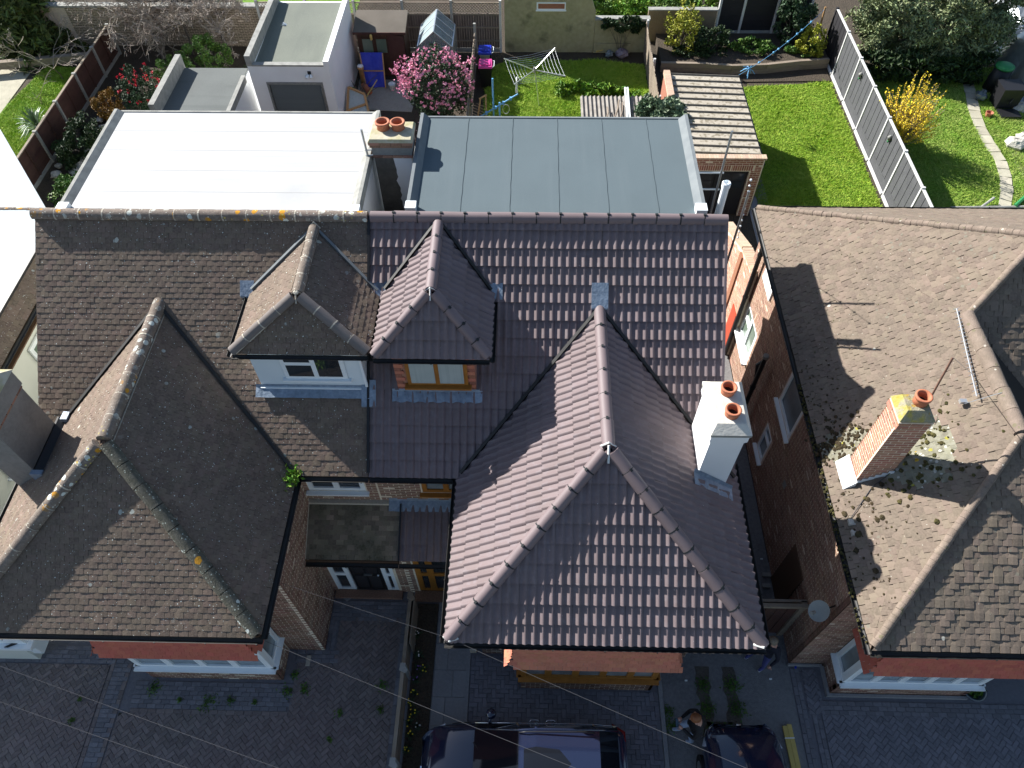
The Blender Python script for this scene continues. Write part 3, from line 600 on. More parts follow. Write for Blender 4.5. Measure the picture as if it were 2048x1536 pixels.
def pair_house(tag_, root, ax, x0, x1, kind, tm, rm, P, sign):
    """one half of the pair: main roof x0..x1, wing ridge at ax; sign = +1 when the open side lies to the right"""
    d = DORM[tag_]
    # main front slope
    V = vn(0, RY - EY, RZ - EZ); main = deck('main_roof', [[(x0, EY, EZ), (x1, EY, EZ), (x1, RY, RZ), (x0, RY, RZ)]], tm, root)
    def skip(c):
        return (abs(c.x - ax) < WR_ and wing_z(c.x, ax) > c.z + .10) or (abs(c.x - d[0]) < d[1] - .32 and dorm_z(c.x, c.y, d) > c.z + .12) or (d[0] - d[1] + .25 < c.x < d[0] + d[1] - .25 and d[4] + .05 < c.y < d[4] + 1.5)
    roof_plane(P, main, (x0, EY - .04, EZ - .04 * SLM), (1, 0, 0), V, [(x0, EY - .04, EZ - .04 * SLM), (x1, EY - .04, EZ - .04 * SLM), (x1, RY, RZ), (x0, RY, RZ)], kind, tm, skip)
    rear = deck('rear_roof', [[(x0, RY, RZ - .02), (x1, RY, RZ - .02), (x1, 14.9, EZ), (x0, 14.9, EZ)]], tm, root)
    # wing
    ay = 6.56; wr = MB(); back = 9.75
    L0, L1, L2, L3 = (ax - WR_, 3.95, EZ), (ax, ay, WH), (ax, back, WH), (ax - WR_, back, EZ)
    R0, R3 = (ax + WR_, 3.95, EZ), (ax + WR_, back, EZ)
    lows = deck('wing_roof', [[L0, L1, L2, L3], [R0, L1, L2, R3], [L0, R0, L1]], tm, root)
    sk = lambda c: c.y > EY and zmain(c.y) > c.z + .10
    hV = vn(0, ay - 3.95, WH - EZ)
    e = .04
    roof_plane(P, lows, (ax - WR_, 3.95 - e, EZ - e * .78), (1, 0, 0), hV, [(ax - WR_ - e, 3.95 - e, EZ - e * .78), (ax + WR_ + e, 3.95 - e, EZ - e * .78), (ax, ay, WH)], kind, tm)
    lV = vn(WR_, 0, WH - EZ); roof_plane(P, lows, (ax - WR_ - e, 20, EZ - e * SLW), (0, -1, 0), lV, [(ax - WR_ - e, 3.95 - e, EZ - e * SLW), L1, L2, (ax - WR_ - e, back, EZ - e * SLW)], kind, tm, sk)
    rV = vn(-WR_, 0, WH - EZ); roof_plane(P, lows, (ax + WR_ + e, 0, EZ - e * SLW), (0, 1, 0), rV, [(ax + WR_ + e, 3.95 - e, EZ - e * SLW), L1, L2, (ax + WR_ + e, back, EZ - e * SLW)], kind, tm, sk)
    up = Vector((0, 0, .015)); n3 = Vector((0, -.06, .05))
    if tag_ == 'A':
        jt = ('ridge_clip', .022, .004)
        ridge_run(main, Vector((x0 + .02, RY, RZ)) + up, Vector((x1 + .05, RY, RZ)) + up, rm, .115, .46, jt, jmat='clip')
        ridge_run(lows, Vector((ax, 9.72, WH)) + up, Vector((ax, ay - .02, WH)) + up, rm, .115, .52, jt, jmat='clip')
        for s_ in (-1, 1): ridge_run(lows, Vector((ax + s_ * .07, ay - .08, WH - .02)) + up, Vector((ax + s_ * (WR_ + .02), 3.93, EZ)) + up, rm, .115, .40, jt, jmat='clip', name='hip_tile')
    else:
        jt = ('mortar_joint', .03, .004)
        ridge_run(main, Vector((x0 - .03, RY, RZ)) + up, Vector((x1, RY, RZ)) + up, rm, .115, .46, jt)
        ridge_run(lows, Vector((ax, 9.74, WH)) + up, Vector((ax, ay - .02, WH)) + up, rm, .125, .46, jt)
        ridge_run(lows, Vector((ax - .07, ay - .08, WH - .02)) + up, Vector((ax - WR_, 3.95, EZ)) + up, rm, .12, .46, ('mortar_joint', .02, .002), name='hip_tile')
        ridge_run(lows, Vector((ax + .07, ay - .08, WH - .02)) + up, Vector((ax + WR_, 3.95, EZ)) + up, 'hipdark', .12, .46, None, name='hip_tile')
    # pale bedding lines beside hips and where the runs meet
    b = MB(); jm = 'mortar_white' if tag_ == 'A' else 'mortar'
    if tag_ == 'A':
        b.tube([(ax - .13, ay + .0, WH + .03), (ax, ay - .01, WH + .165), (ax + .13, ay, WH + .03)], .016, 5)
        b.tube([(ax, ay - .04, WH + .13), (ax, ay - .26, WH - .09)], .022, 5)
        b.tube([(ax - .15, 9.70, WH - .0), (ax, 9.76, WH + .15), (ax + .15, 9.70, WH)], .022, 5)
        for s_ in (-1, 1): b.tube([(ax + s_ * (WR_ - .16), 3.94, EZ + .05), (ax + s_ * (WR_ - .02), 3.87, EZ + .11), (ax + s_ * (WR_ + .09), 3.97, EZ + .04)], .022, 5)
    else:
        for r0, r1 in (((ax + .12, 9.6, WH - .07), (ax + .12, ay, WH - .07)),): b.beam(r0, r1, .025, .02)
    b.obj('bedding', jm, lows)
    # valleys and gutters
    v = MB()
    for s_ in (-1, 1):
        if (s_ > 0) != (sign > 0): pts = [(ax + s_ * WR_, EY, EZ), (ax, back - .1, WH)]
        else: pts = [(ax + s_ * WR_, EY, EZ), (ax, back - .1, WH)]
        q0, q1 = Vector(pts[0]), Vector(pts[1]); v.beam(q0 + Vector((0, 0, .10 if tag_ == 'A' else .06)), q1 + Vector((0, 0, .10 if tag_ == 'A' else .06)), .06, .06)
    v.obj('valley', 'gutter', lows)
    gt = 'gutter'
    gutter(root, (ax - WR_ - .08, 3.86, EZ - .05), (ax + WR_ + .08, 3.86, EZ - .05), (0, -1, 0))
    gutter(root, (ax - WR_ - .10, 3.9, EZ - .05), (ax - WR_ - .10, EY, EZ - .05), (-1, 0, 0))
    gutter(root, (ax + WR_ + .10, 3.9, EZ - .05), (ax + WR_ + .10, EY + .4, EZ - .05), (1, 0, 0))
    inner = (ax + sign * -WR_)
    xa, xb = sorted((inner, x0 if sign > 0 else x1)); gutter(root, (xa, EY - .10, EZ - .05), (xb, EY - .10, EZ - .05), (0, -1, 0))
    b = MB(); t = .02
    b.box((ax - WR_, 3.92, EZ - .20), (ax + WR_, 3.94, EZ - .02)); b.box((ax - WR_ - .02, 3.94, EZ - .20), (ax - WR_, EY, EZ - .02)); b.box((ax + WR_, 3.94, EZ - .20), (ax + WR_ + .02, EY, EZ - .02)); b.box((xa, EY - .04, EZ - .2), (xb, EY - .02, EZ - .02))
    b.obj('fascia', 'black' if tag_ == 'A' else 'brownpaint', root)
    b = MB(); b.box((ax - WR_ + .003, 3.945, EZ - .185), (ax + WR_ - .003, EY + .3, EZ - .165)); b.box((xa, EY - .015, EZ - .19), (xb, 7.5, EZ - .17)); b.obj('soffit', 'upvc' if tag_ == 'A' else 'brownpaint', root)
    return main, lows

def dormer(tag_, root, P, kind, tm, rm):
    ax, hw, yr, ye, yf, ez, rz = DORM[tag_]; s = (rz - ez) / hw; back = 11.0 - (RZ - rz) / SLM
    dr = deck('dormer_roof', [[(ax - hw, ye, ez), (ax, yr, rz), (ax, back, rz), (ax - hw, back, ez)], [(ax + hw, ye, ez), (ax, yr, rz), (ax, back, rz), (ax + hw, back, ez)], [(ax - hw, ye, ez), (ax + hw, ye, ez), (ax, yr, rz)]], tm, root, .04)
    sk = lambda c: zmain(c.y) > c.z + .08; e = .03
    roof_plane(P, dr, (ax - hw, ye - e, ez - e), (1, 0, 0), vn(0, yr - ye, rz - ez), [(ax - hw - e, ye - e, ez - e), (ax + hw + e, ye - e, ez - e), (ax, yr, rz)], kind, tm)
    roof_plane(P, dr, (ax - hw - e, 20, ez - e), (0, -1, 0), vn(hw, 0, rz - ez), [(ax - hw - e, ye - e, ez - e), (ax, yr, rz), (ax, back, rz), (ax - hw - e, back, ez - e)], kind, tm, sk)
    roof_plane(P, dr, (ax + hw + e, 0, ez - e), (0, 1, 0), vn(-hw, 0, rz - ez), [(ax + hw + e, ye - e, ez - e), (ax, yr, rz), (ax, back, rz), (ax + hw + e, back, ez - e)], kind, tm, sk)
    up = Vector((0, 0, .03)); A = tag_ == 'A'; jt = ('ridge_clip', .016, .004) if A else ('mortar_joint', .024, .004)
    ridge_run(dr, Vector((ax, back - .03, rz)) + up, Vector((ax, yr - .02, rz)) + up, rm, .105, .42, jt, jmat='clip' if A else 'mortar')
    for s_ in (-1, 1): ridge_run(dr, Vector((ax + s_ * .06, yr - .05, rz - .02)) + up, Vector((ax + s_ * (hw + .02), ye - .02, ez)) + up, rm if A else 'ridgeB2', .10, .42, jt, jmat='clip' if A else 'mortar', name='hip_tile')
    b = MB()
    if not A: b.blob((ax, yr - .03, rz + .10), .06, 8, 5, .15, .5)
    b.tube([(ax - .1, yr, rz + .02), (ax, yr - .02, rz + .125), (ax + .1, yr, rz + .02)], .012, 5); b.tube([(ax, yr - .04, rz + .11), (ax, yr - .18, rz - .05)], .014, 5); b.tube([(ax - .11, back - .02, rz + .02), (ax, back + .03, rz + .14), (ax + .11, back - .02, rz + .02)], .022, 5)
    if not A: b.beam((ax - .06, yr - .14, rz - .04), (ax - hw + .08, ye - .07, ez + .03), .02, .02)
    b.obj('bedding', 'mortar_white' if A else 'mortar', dr)
    yb = 11.0 - (RZ - ez) / SLM        # where the dormer eaves run into the main slope
    gutter(root, (ax - hw - .03, ye - .08, ez - .05), (ax + hw + .03, ye - .08, ez - .05), (0, -1, 0), .05); gutter(root, (ax + hw + .08, ye - .06, ez - .05), (ax + hw + .08, yb, ez - .05), (1, 0, 0), .05); gutter(root, (ax - hw - .08, ye - .06, ez - .05), (ax - hw - .08, yb, ez - .05), (-1, 0, 0), .05)
    v = MB()
    for s_ in (-1, 1): v.beam((ax + s_ * hw, yb, ez + (.105 if A else .05)), (ax, back, rz + (.105 if A else .05)), .05, .06)
    v.obj('valley', 'gutter' if A else 'upstand', dr)
    # cheeks and face
    z0 = zmain(yf) - .02; cw = hw - (.20 if not A else .27)
    dm = MB(); dm.box((ax - cw, yf + .02, z0 + .0), (ax + cw, yf + 2.2, ez - .02)); dm = dm.obj('dormer', 'upvc_clad' if not A else 'brickR', root)
    if not A:
        b = MB(); z = z0 + .05
        while z < ez - .05: b.hexa([(ax - cw - .01, yf, z), (ax + cw + .01, yf, z), (ax + cw + .01, yf + .02, z), (ax - cw - .01, yf + .02, z), (ax - cw - .01, yf + .010, z + .098), (ax + cw + .01, yf + .010, z + .098), (ax + cw + .01, yf + .02, z + .098), (ax - cw - .01, yf + .02, z + .098)]); z += .1
        b.obj('cladding_board', 'upvc_clad', dm)
        window(dm, (ax - cw + .55, yf - .02, z0 + .33), (1, 0, 0), 1.2, .72, (1, .95), 'upvc', ['glass', 'glass', 'glass'], True, .06, .03, proud=.02, trans={0: .68}, sill_out=.06)
        b = MB(); b.box((ax - cw - .02, yf - .06, z0 - .01), (ax + cw + .02, yf + .02, z0 + .055)); b.box((ax + cw - .02, yf - .03, z0), (ax + cw + .03, yf + .01, ez - .06)); b.obj('apron', 'upvc', dm)
    else:
        # striped brick-look quoins either side of a brown window
        for s_ in (-1, 1):
            for k in range(11):
                q = MB(); wv = .17 if k % 2 else .12; xo = ax + s_ * cw
                xa, xb = sorted((xo, xo - s_ * wv)); q.box((xa, yf - .004, z0 + .06 + k * .1), (xb, yf + .02, z0 + .155 + k * .1)); q.obj('quoin', 'hung_orange' if k % 2 else 'brickG', dm)
        window(dm, (ax - .54, yf - .02, z0 + .27), (1, 0, 0), 1.16, .76, (1, 1), 'oak', 'curtain', True, .055, .02, proud=.022, sill_out=.10)
    f = MB(); n = 24
    xs = [ax - cw - .12 + (2 * cw + .24) * i / n for i in range(n + 1)]
    for i in range(n):
        a0, a1 = xs[i], xs[i + 1]; w0, w1 = .045 * math.sin(i * 1.9) * (A + .3), .045 * math.sin((i + 1) * 1.9) * (A + .3); yo = yf - .21; zo = zmain(yo) + .095
        f.add([(a0, yf - .005, z0 + .10), (a1, yf - .005, z0 + .10), (a1, yf - .03, z0 + .05), (a0, yf - .03, z0 + .05), (a1, yo, zo + w1 * .5), (a0, yo, zo + w0 * .5)], [(0, 3, 2, 1), (3, 5, 4, 2)])
    f.obj('lead_apron', 'lead', dm)
    sp = MB()      # soakers where the dormer runs into the slope
    for s_ in (-1, 1): sp.hexa([(ax + s_ * (hw - .02), yb - .12, ez - .08), (ax + s_ * (hw + .22), yb - .12, ez - .06), (ax + s_ * (hw + .22), yb + .12, ez + .14), (ax + s_ * (hw - .05), yb + .12, ez + .14), (ax + s_ * (hw - .02), yb - .12, ez - .04), (ax + s_ * (hw + .22), yb - .12, ez - .02), (ax + s_ * (hw + .22), yb + .12, ez + .17), (ax + s_ * (hw - .05), yb + .12, ez + .17)])
    sp.obj('soaker', 'lead', dm)

def chimney_pot(c, r, h, ch, hole='soot'):
    b = MB(); b.lathe(c, [(r * .9, 0), (r * .84, h * .55), (r * .86, h * .72), (r * 1.02, h * .76), (r * 1.05, h * .95), (r * .98, h), (r * .76, h), (r * .70, h * .5), (r * .70, .02)], 24)
    p = b.obj('chimney_pot', 'clay', ch, True); b = MB(); b.lathe((c[0], c[1], c[2] + h * .25), [(r * .69, 0), (r * .69, .01)], 20); b.obj('flue', hole, p)
    return p

def hung_tiles(root, name, O, U, W, z0, z1, mt, flare=.16, side=None):
    """hung-tile panel of an upper bay: scalloped courses, bell-cast outward at the bottom"""
    O, U = Vector((O[0], O[1], 0)), Vector(U).normalized(); Nn = U.cross(Vector((0, 0, 1))); b = MB(); g = .105; n = int((z1 - z0) / g); w_ = .165
    for k in range(n):
        z = z0 + k * g; h = z - z0; o0 = flare * max(0, 1 - h / .55) ** 1.8; o1 = flare * max(0, 1 - (h + g * 1.25) / .55) ** 1.8; u = -(w_ / 2 if k % 2 else 0)
        sx0, sx1 = -o0, W + o0
        while u < W + flare:
            a, e = max(u, sx0), min(u + w_ - .004, sx1)
            if e - a > .02:
                p = [O + U * x + Vector((0, 0, zz)) + Nn * dd for x, zz, dd in ((a, z, .030 + o0), (e, z, .030 + o0), (e, z + g * 1.25, .012 + o1), (a, z + g * 1.25, .012 + o1), (a, z, .014 + o0), (e, z, .014 + o0))]
                b.add(p, [(0, 1, 2, 3), (4, 5, 1, 0), (0, 3, 4), (1, 5, 2)])
            u += w_
    return stuff(b.obj(name, mt, root))

# ------------------------------------------------------------------ left house of the pair: old mossy plain tiles
XP = -3.10; AXA, AXB = 1.385, -7.22
hb = thing('semi_detached_house', 'semi-detached house with old dark plain tiles, lichened ridge and white-clad dormer', 'house', (-6.4, 8, 0))
PB = Pieces('roof_tile', 'roof_tiling', 300); PBk = Pieces('brick', 'brickwork', 300)
mainB, wingB = pair_house('B', hb, AXB, -9.64, XP, 'plain', 'tileB', 'ridgeB', PB, -1)
dormer('B', hb, PB, 'plain', 'tileB', 'ridgeB')
# porch roof, left (mossy) half
pr0, pr1, pz0, pz1 = 6.26, 7.42, 2.86, 3.40; pV = vn(0, pr1 - pr0, pz1 - pz0)
pB = deck('porch_roof', [[(-4.80, pr0, pz0), (-2.70, pr0, pz0), (-2.70, pr1, pz1), (-4.80, pr1, pz1)]], 'porch_moss', hb)
roof_plane(PB, pB, (-4.80, pr0, pz0), (1, 0, 0), pV, [(-4.80, pr0, pz0), (-2.70, pr0, pz0), (-2.70, pr1, pz1), (-4.80, pr1, pz1)], 'plain', 'porch_moss')
b = MB(); b.beam((-4.76, pr1 - .06, pz1 + .02), (-2.95, pr1 - .06, pz1 + .02), .11, .07); b.beam((-4.74, pr0, pz0 + .03), (-4.74, pr1 - .1, pz1 + .02), .1, .05); b.obj('fillet', 'mortar', pB)
gutter(pB, (-4.92, pr0 - .10, pz0 - .04), (-2.70, pr0 - .10, pz0 - .04), (0, -1, 0), .05)
b = MB(); b.box((-4.90, pr0 - .03, pz0 - .16), (-2.705, pr0 - .01, pz0 - .0)); b.box((-4.66, pr0, pz0 - .16), (-2.705, 6.6, pz0 - .14)); b.obj('porch_fascia', 'brownpaint', pB)
# walls
hu = [(.10, .42, 1.32, 1.18)]
wf = wall(hb, (-4.7, 7.40, 3.42), (1, 0, 0), 1.6, 1.5, 'mortarbed', hu); bricks(PBk, wf, (-4.7, 7.40, 3.42), (1, 0, 0), 1.6, 1.5, 'brickB', hu)
window(hb, (-4.60, 7.40, 3.84), (1, 0, 0), 1.22, .76, (1, 1), 'upvc', 'glass', True, .075)
hd = [(.10, 0, 1.62, 2.42)]
wd = wall(hb, (-4.7, 6.65, 0), (1, 0, 0), 2.0, 2.84, 'mortarbed', hd); bricks(PBk, wd, (-4.7, 6.65, 0), (1, 0, 0), 2.0, 2.84, 'brickB', hd)
fd = MB(); fd.box((-4.10, 6.69, .10), (-3.40, 6.73, 2.36)); fd = fd.obj('front_door', 'black', hb)
b = MB(); 
for z0_, z1_ in ((.2, .95), (1.12, 2.2)):
    for x0_ in (-4.04, -3.72): b.box((x0_, 6.675, z0_), (x0_ + .26, 6.692, z1_))
b.obj('door_panel', 'wood_black', fd)
b = MB(); b.box((-3.82, 6.655, 1.0), (-3.62, 6.69, 1.04)); b.obj('letter_plate', 'steel', fd); b = MB(); b.lathe((-3.47, 6.66, 1.02), [(.03, 0), (.035, .03), (.001, .06)], 10); b.obj('door_knob', 'steel', fd)
for x0_, wdt in ((-4.60, .46), (-3.36, .30)): window(hb, (x0_, 6.65, .10), (1, 0, 0), wdt, 2.26, (1,), 'upvc', 'glass', False, .075, .06, 'sidelight', trans={0: .42})
b = MB(); b.box((-4.66, 6.45, 0), (-3.0, 6.649, .10)); b.obj('door_step', 'brickC', hb)
hw_ = [(1.1, 2.8, 1.12, 2.82)]
ws = wall(hb, (-4.7, 5.2, 0), (0, 1, 0), 2.2, 4.9, 'mortarbed'); bricks(PBk, ws, (-4.7, 5.2, 0), (0, 1, 0), 2.2, 4.9, 'brickB')
ws2 = wall(hb, (-5.55, 5.202, 0), (1, 0, 0), .698, 4.9, 'mortarbed'); bricks(PBk, ws2, (-5.55, 5.2, 0), (1, 0, 0), .845, 4.9, 'brickB')
wall(hb, (-9.6, 5.2, 0), (1, 0, 0), 1.0, 4.9, 'mortarbed'); wall(hb, (-9.6, 14.8, 0), (0, -1, 0), 9.6, 4.95, 'render_cream', name='flank_wall'); b = MB(); b.prism([(-9.58, 7.2, 4.9), (-9.58, 11, 8.1), (-9.58, 14.8, 4.9)], (.2, 0, 0)); b.obj('gable', 'render_cream', hb); wall(hb, (XP, 14.85, 0), (-1, 0, 0), 6.5, 5.0, 'brickB', name='rear_wall')  # unseen left flank and gable coloured cream for the pale light they bounce
# bay, with a red tile-hung storey over it
def bay(root, P, x0, x1, yb, yw, fmat, glass, cols, hmt, bmt, mmt, hx0, hx1, hz0, left=True, right=True, sillz=.86, wtop=2.42):
    bw = wall(root, (x0, yb, 0), (1, 0, 0), x1 - x0, sillz, mmt, name='bay_wall'); bricks(P, bw, (x0, yb, 0), (1, 0, 0), x1 - x0, sillz, bmt)
    if right: q = wall(root, (x1, yb, 0), (0, 1, 0), yw - yb, sillz, mmt, name='bay_wall'); bricks(P, q, (x1, yb, 0), (0, 1, 0), yw - yb, sillz, bmt)
    if left: q = wall(root, (x0, yw, 0), (0, -1, 0), yw - yb, sillz, mmt, name='bay_wall'); bricks(P, q, (x0, yw, 0), (0, -1, 0), yw - yb, sillz, bmt)
    bwn = window(root, (x0, yb, sillz + .03), (1, 0, 0), x1 - x0, wtop - sillz - .03, cols, fmat, glass, True, .085, .07, 'bay_window', sill_out=.10)
    if right: window(root, (x1, yb + .06, sillz + .03), (0, 1, 0), yw - yb - .07, wtop - sillz - .03, (1,), fmat, glass, True, .08, .07, 'side_window', sill_out=.10)
    if left: window(root, (x0, yw - .01, sillz + .03), (0, -1, 0), yw - yb - .07, wtop - sillz - .03, (1,), fmat, glass, True, .08, .07, 'side_window', sill_out=.10)
    b = MB(); b.box((x0 + .12, yb + .2, 0), (x1 - .12, yw - .05, wtop)); b.obj('bay_interior', 'soot', root)
    b = MB(); b.box((hx0, yb - .09, hz0), (hx1, yw, EZ - .19)); b.obj('bay_cladding_base', hmt, root); yb -= .09
    hung_tiles(root, 'hung_tiling', (hx0, yb, hz0), (1, 0, 0), hx1 - hx0, hz0, EZ - .22, hmt)
    if right: hung_tiles(root, 'hung_tiling', (hx1, yb, hz0), (0, 1, 0), yw - yb, hz0, EZ - .22, hmt)
    if left: hung_tiles(root, 'hung_tiling', (hx0, yw, hz0), (0, -1, 0), yw - yb, hz0, EZ - .22, hmt)
bay(hb, PBk, -8.6, -5.55, 4.50, 5.2, 'upvc', 'blind', (1, 1, 1, 1), 'hung', 'brickB', 'mortarbed', -8.62, -5.52, 2.5)
b = MB(); b.box((-4.45, 6.6, 0), (-4.44, 6.61, .1))
# rear loft dormer with the white flat roof
def loft(root, x0, x1, y0, y1, z, roofmat, wallmat, edge, name='loft_dormer', kerb=.10, laps='y', lm='upstand'):
    zb = zmain(y0) if y0 < RY else RZ - (y0 - RY) * SLM
    b = MB(); b.prism([(x0 + .04, y0, zb - .4), (x0 + .04, y1 - .05, EZ - .5), (x0 + .04, y1 - .05, z - .03), (x0 + .04, y0, z - .03)], (x1 - x0 - .08, 0, 0)); o = b.obj(name, wallmat, root)
    b = MB(); b.box((x0 + .05, y0, z - .03), (x1 - .05, y1, z)); fr = b.obj('flat_roof', roofmat, o)
    b = MB()
    for xa, sg in ((x0, 1), (x1, -1)):
        p = [(xa, z - .16), (xa, z + kerb), (xa + sg * .07, z + kerb), (xa + sg * .19, z + .006), (xa + sg * .19, z - .16)]
        b.prism([(px, y0 + .02, pz) for px, pz in p], (0, y1 - y0 - .02, 0))
    b.box((x0 + .03, y1, z - .16), (x1 - .03, y1 + .05, z + .02)); b.obj('roof_edge', edge, o)
    b = MB(); n = 6
    if laps == 'y':
        for i in range(1, n):
            xx = x0 + (x1 - x0) * i / n + .08; pts = [(xx + .006 * math.sin(j * 2.3 + i), y0 + (y1 - y0) * j / 14, z + .007) for j in range(15)]
            for p, q in zip(pts, pts[1:]): b.beam(p, q, .010, .005)
    else:
        for i in range(1, 5):
            yy = y0 + (y1 - y0) * i / 5; b.beam((x0 + .2, yy, z + .0005), (x1 - .2, yy, z + .0005), .02, .003)
    b.obj('lap_joint', lm, o)
    b = MB(); b.box((x0 - .015, y0 + .0, z - .1), (x0 + .2, y0 + .22, z + kerb + .012)); b.box((x1 - .2, y0 + .0, z - .1), (x1 + .015, y0 + .22, z + kerb + .012)); b.obj('flashing_patch', 'upvc', o)
    return o
loft(hb, -9.53, -3.42, 11.42, 14.9, 7.92, 'whiteroof', 'render', 'edge_grey', kerb=.09, laps='x', lm='wlap')
# rendered chimney on the left slope of the wing
ch = MB(); ch.box((-9.86, 6.71, 4.9), (-9.24, 7.75, 7.0)); ch = ch.obj('chimney', 'render_old', hb)
for k in range(5):
    q = MB(); q.box((-9.245, 6.70 + k * .215, 6.985), (-9.222, 6.90 + k * .215, 7.05)); q.obj('brick', 'brickC', ch)
b = MB(); b.box((-9.90, 6.69, 7.052), (-9.20, 7.79, 7.42)); b.obj('cap_band', 'render_old', ch)
b = MB(); b.hexa([(-9.92, 6.66, 7.425), (-9.18, 6.66, 7.425), (-9.18, 7.82, 7.425), (-9.92, 7.82, 7.425), (-9.75, 6.85, 7.56), (-9.35, 6.85, 7.56), (-9.35, 7.6, 7.56), (-9.75, 7.6, 7.56)]); b.obj('flaunching', 'flaunch_moss', ch)
for yy in (7.0, 7.5): chimney_pot((-9.55, yy, 7.5), .15, .36, ch)
b = MB(); b.hexa([(-9.25, 6.63, 5.52), (-9.06, 6.63, 5.72), (-9.06, 7.9, 5.72), (-9.25, 7.9, 5.52), (-9.25, 6.63, 5.78), (-9.2, 6.63, 5.80), (-9.2, 7.9, 5.80), (-9.25, 7.9, 5.78)]); b.obj('flashing', 'black', ch)
b = MB(); b.box((-9.26, 6.60, 5.54), (-9.03, 6.70, 5.80)); b.box((-9.12, 7.80, 5.66), (-8.99, 7.98, 5.86)); b.obj('flashing_end', 'lead', ch)
PB.finish(); PBk.finish()

# ------------------------------------------------------------------ right house of the pair: new brown interlocking tiles
ha = thing('semi_detached_house', 'semi-detached house reroofed in brown interlocking tiles, golden oak windows and white chimney', 'house', (.6, 8, 0))
PA = Pieces('roof_tile', 'roof_tiling', 300); PAk = Pieces('brick', 'brickwork', 300)
mainA, wingA = pair_house('A', ha, AXA, XP + .02, 3.76, 'prof', 'tileA', 'ridgeA', PA, 1)
dormer('A', ha, PA, 'prof', 'tileA', 'ridgeA')
pA = deck('porch_roof', [[(-2.68, pr0, pz0), (-1.30, pr0, pz0), (-1.30, pr1, pz1), (-2.68, pr1, pz1)]], 'tileA', ha)
roof_plane(PA, pA, (-2.68, pr0, pz0), (1, 0, 0), pV, [(-2.68, pr0, pz0), (-1.28, pr0, pz0), (-1.28, pr1, pz1), (-2.68, pr1, pz1)], 'prof', 'tileA')
b = MB()
for i in range(18):
    x_, x2 = -2.95 + i * .095, -2.95 + (i + 1) * .095; w0, w1 = .012 * math.sin(i * 1.9), .012 * math.sin(i * 1.9 + 1.9)
    b.add([(x_, pr1 - .02, pz1 + .16), (x2, pr1 - .02, pz1 + .16), (x2, pr1 - .03, pz1 + .06), (x_, pr1 - .03, pz1 + .06), (x2, pr1 - .24, pz1 - .045 + w1), (x_, pr1 - .24, pz1 - .045 + w0)], [(0, 3, 2, 1), (3, 5, 4, 2)])
b.obj('lead_flashing', 'lead', pA)
gutter(pA, (-2.69, pr0 - .10, pz0 - .04), (-1.30, pr0 - .10, pz0 - .04), (0, -1, 0), .05)
b = MB(); b.beam((-2.69, pr0 - .02, pz0 + .05), (-2.69, pr1 - .1, pz1 + .05), .03, .06); b.obj('verge_trim', 'black', pA)
hu = [(.92, .40, 1.9, 1.2)]
wf = wall(ha, (XP + .001, 7.40, 3.42), (1, 0, 0), 1.85, 1.5, 'mortarbed', hu); bricks(PAk, wf, (XP + .001, 7.40, 3.42), (1, 0, 0), 1.85, 1.5, 'brickB', hu)
window(ha, (-2.18, 7.40, 3.82), (1, 0, 0), .95, .80, (1.2, 1), 'oak', 'blind', True, .07)
hd = [(.14, 0, 1.45, 2.42)]
wd = wall(ha, (-2.70, 6.65, 0), (1, 0, 0), 1.45, 2.84, 'mortarbed', hd); bricks(PAk, wd, (-2.70, 6.65, 0), (1, 0, 0), 1.45, 2.84, 'brickB', hd)
window(ha, (-2.56, 6.65, .10), (1, 0, 0), 1.3, 2.26, (.28, 1), 'oak', 'glass', False, .09, .06, 'porch_screen', trans={0: .45, 1: .45})
b = MB(); b.box((-2.69, 6.40, 0), (-1.26, 6.649, .10)); b.obj('door_step', 'brickC', ha)
wall(ha, (-1.255, 7.4, 0), (0, -1, 0), 2.2, 4.9, 'mortarbed', name='wing_wall')
q = wall(ha, (-.96, 5.2, 0), (1, 0, 0), .86, 4.9, 'mortarbed', name='wing_wall'); bricks(PAk, q, (-.96, 5.2, 0), (1, 0, 0), .86, 4.9, 'brickB')
q = wall(ha, (3.0, 5.2, 0), (1, 0, 0), .78, 4.9, 'mortarbed', name='wing_wall'); bricks(PAk, q, (3.0, 5.2, 0), (1, 0, 0), .78, 4.9, 'brickB')
b = MB(); b.box((-1.2, 5.3, 0), (3.7, 14.7, 4.9)); b.prism([(3.70, 7.2, 4.9), (3.70, 11, 8.1), (3.70, 14.8, 4.9)], (-.2, 0, 0)); b.obj('flank_wall', 'brickB', ha)
bay(ha, PAk, -.05, 2.92, 4.44, 5.2, 'oak', 'blind', (.9, 1, 1, 1, .9), 'hung_orange', 'brickB', 'mortarbed', -.2, 3.02, 2.5)
loft(ha, -2.47, 3.52, 11.5, 14.75, 7.92, 'felt', 'render', 'upstand', kerb=.13, laps='y', lm='felt')
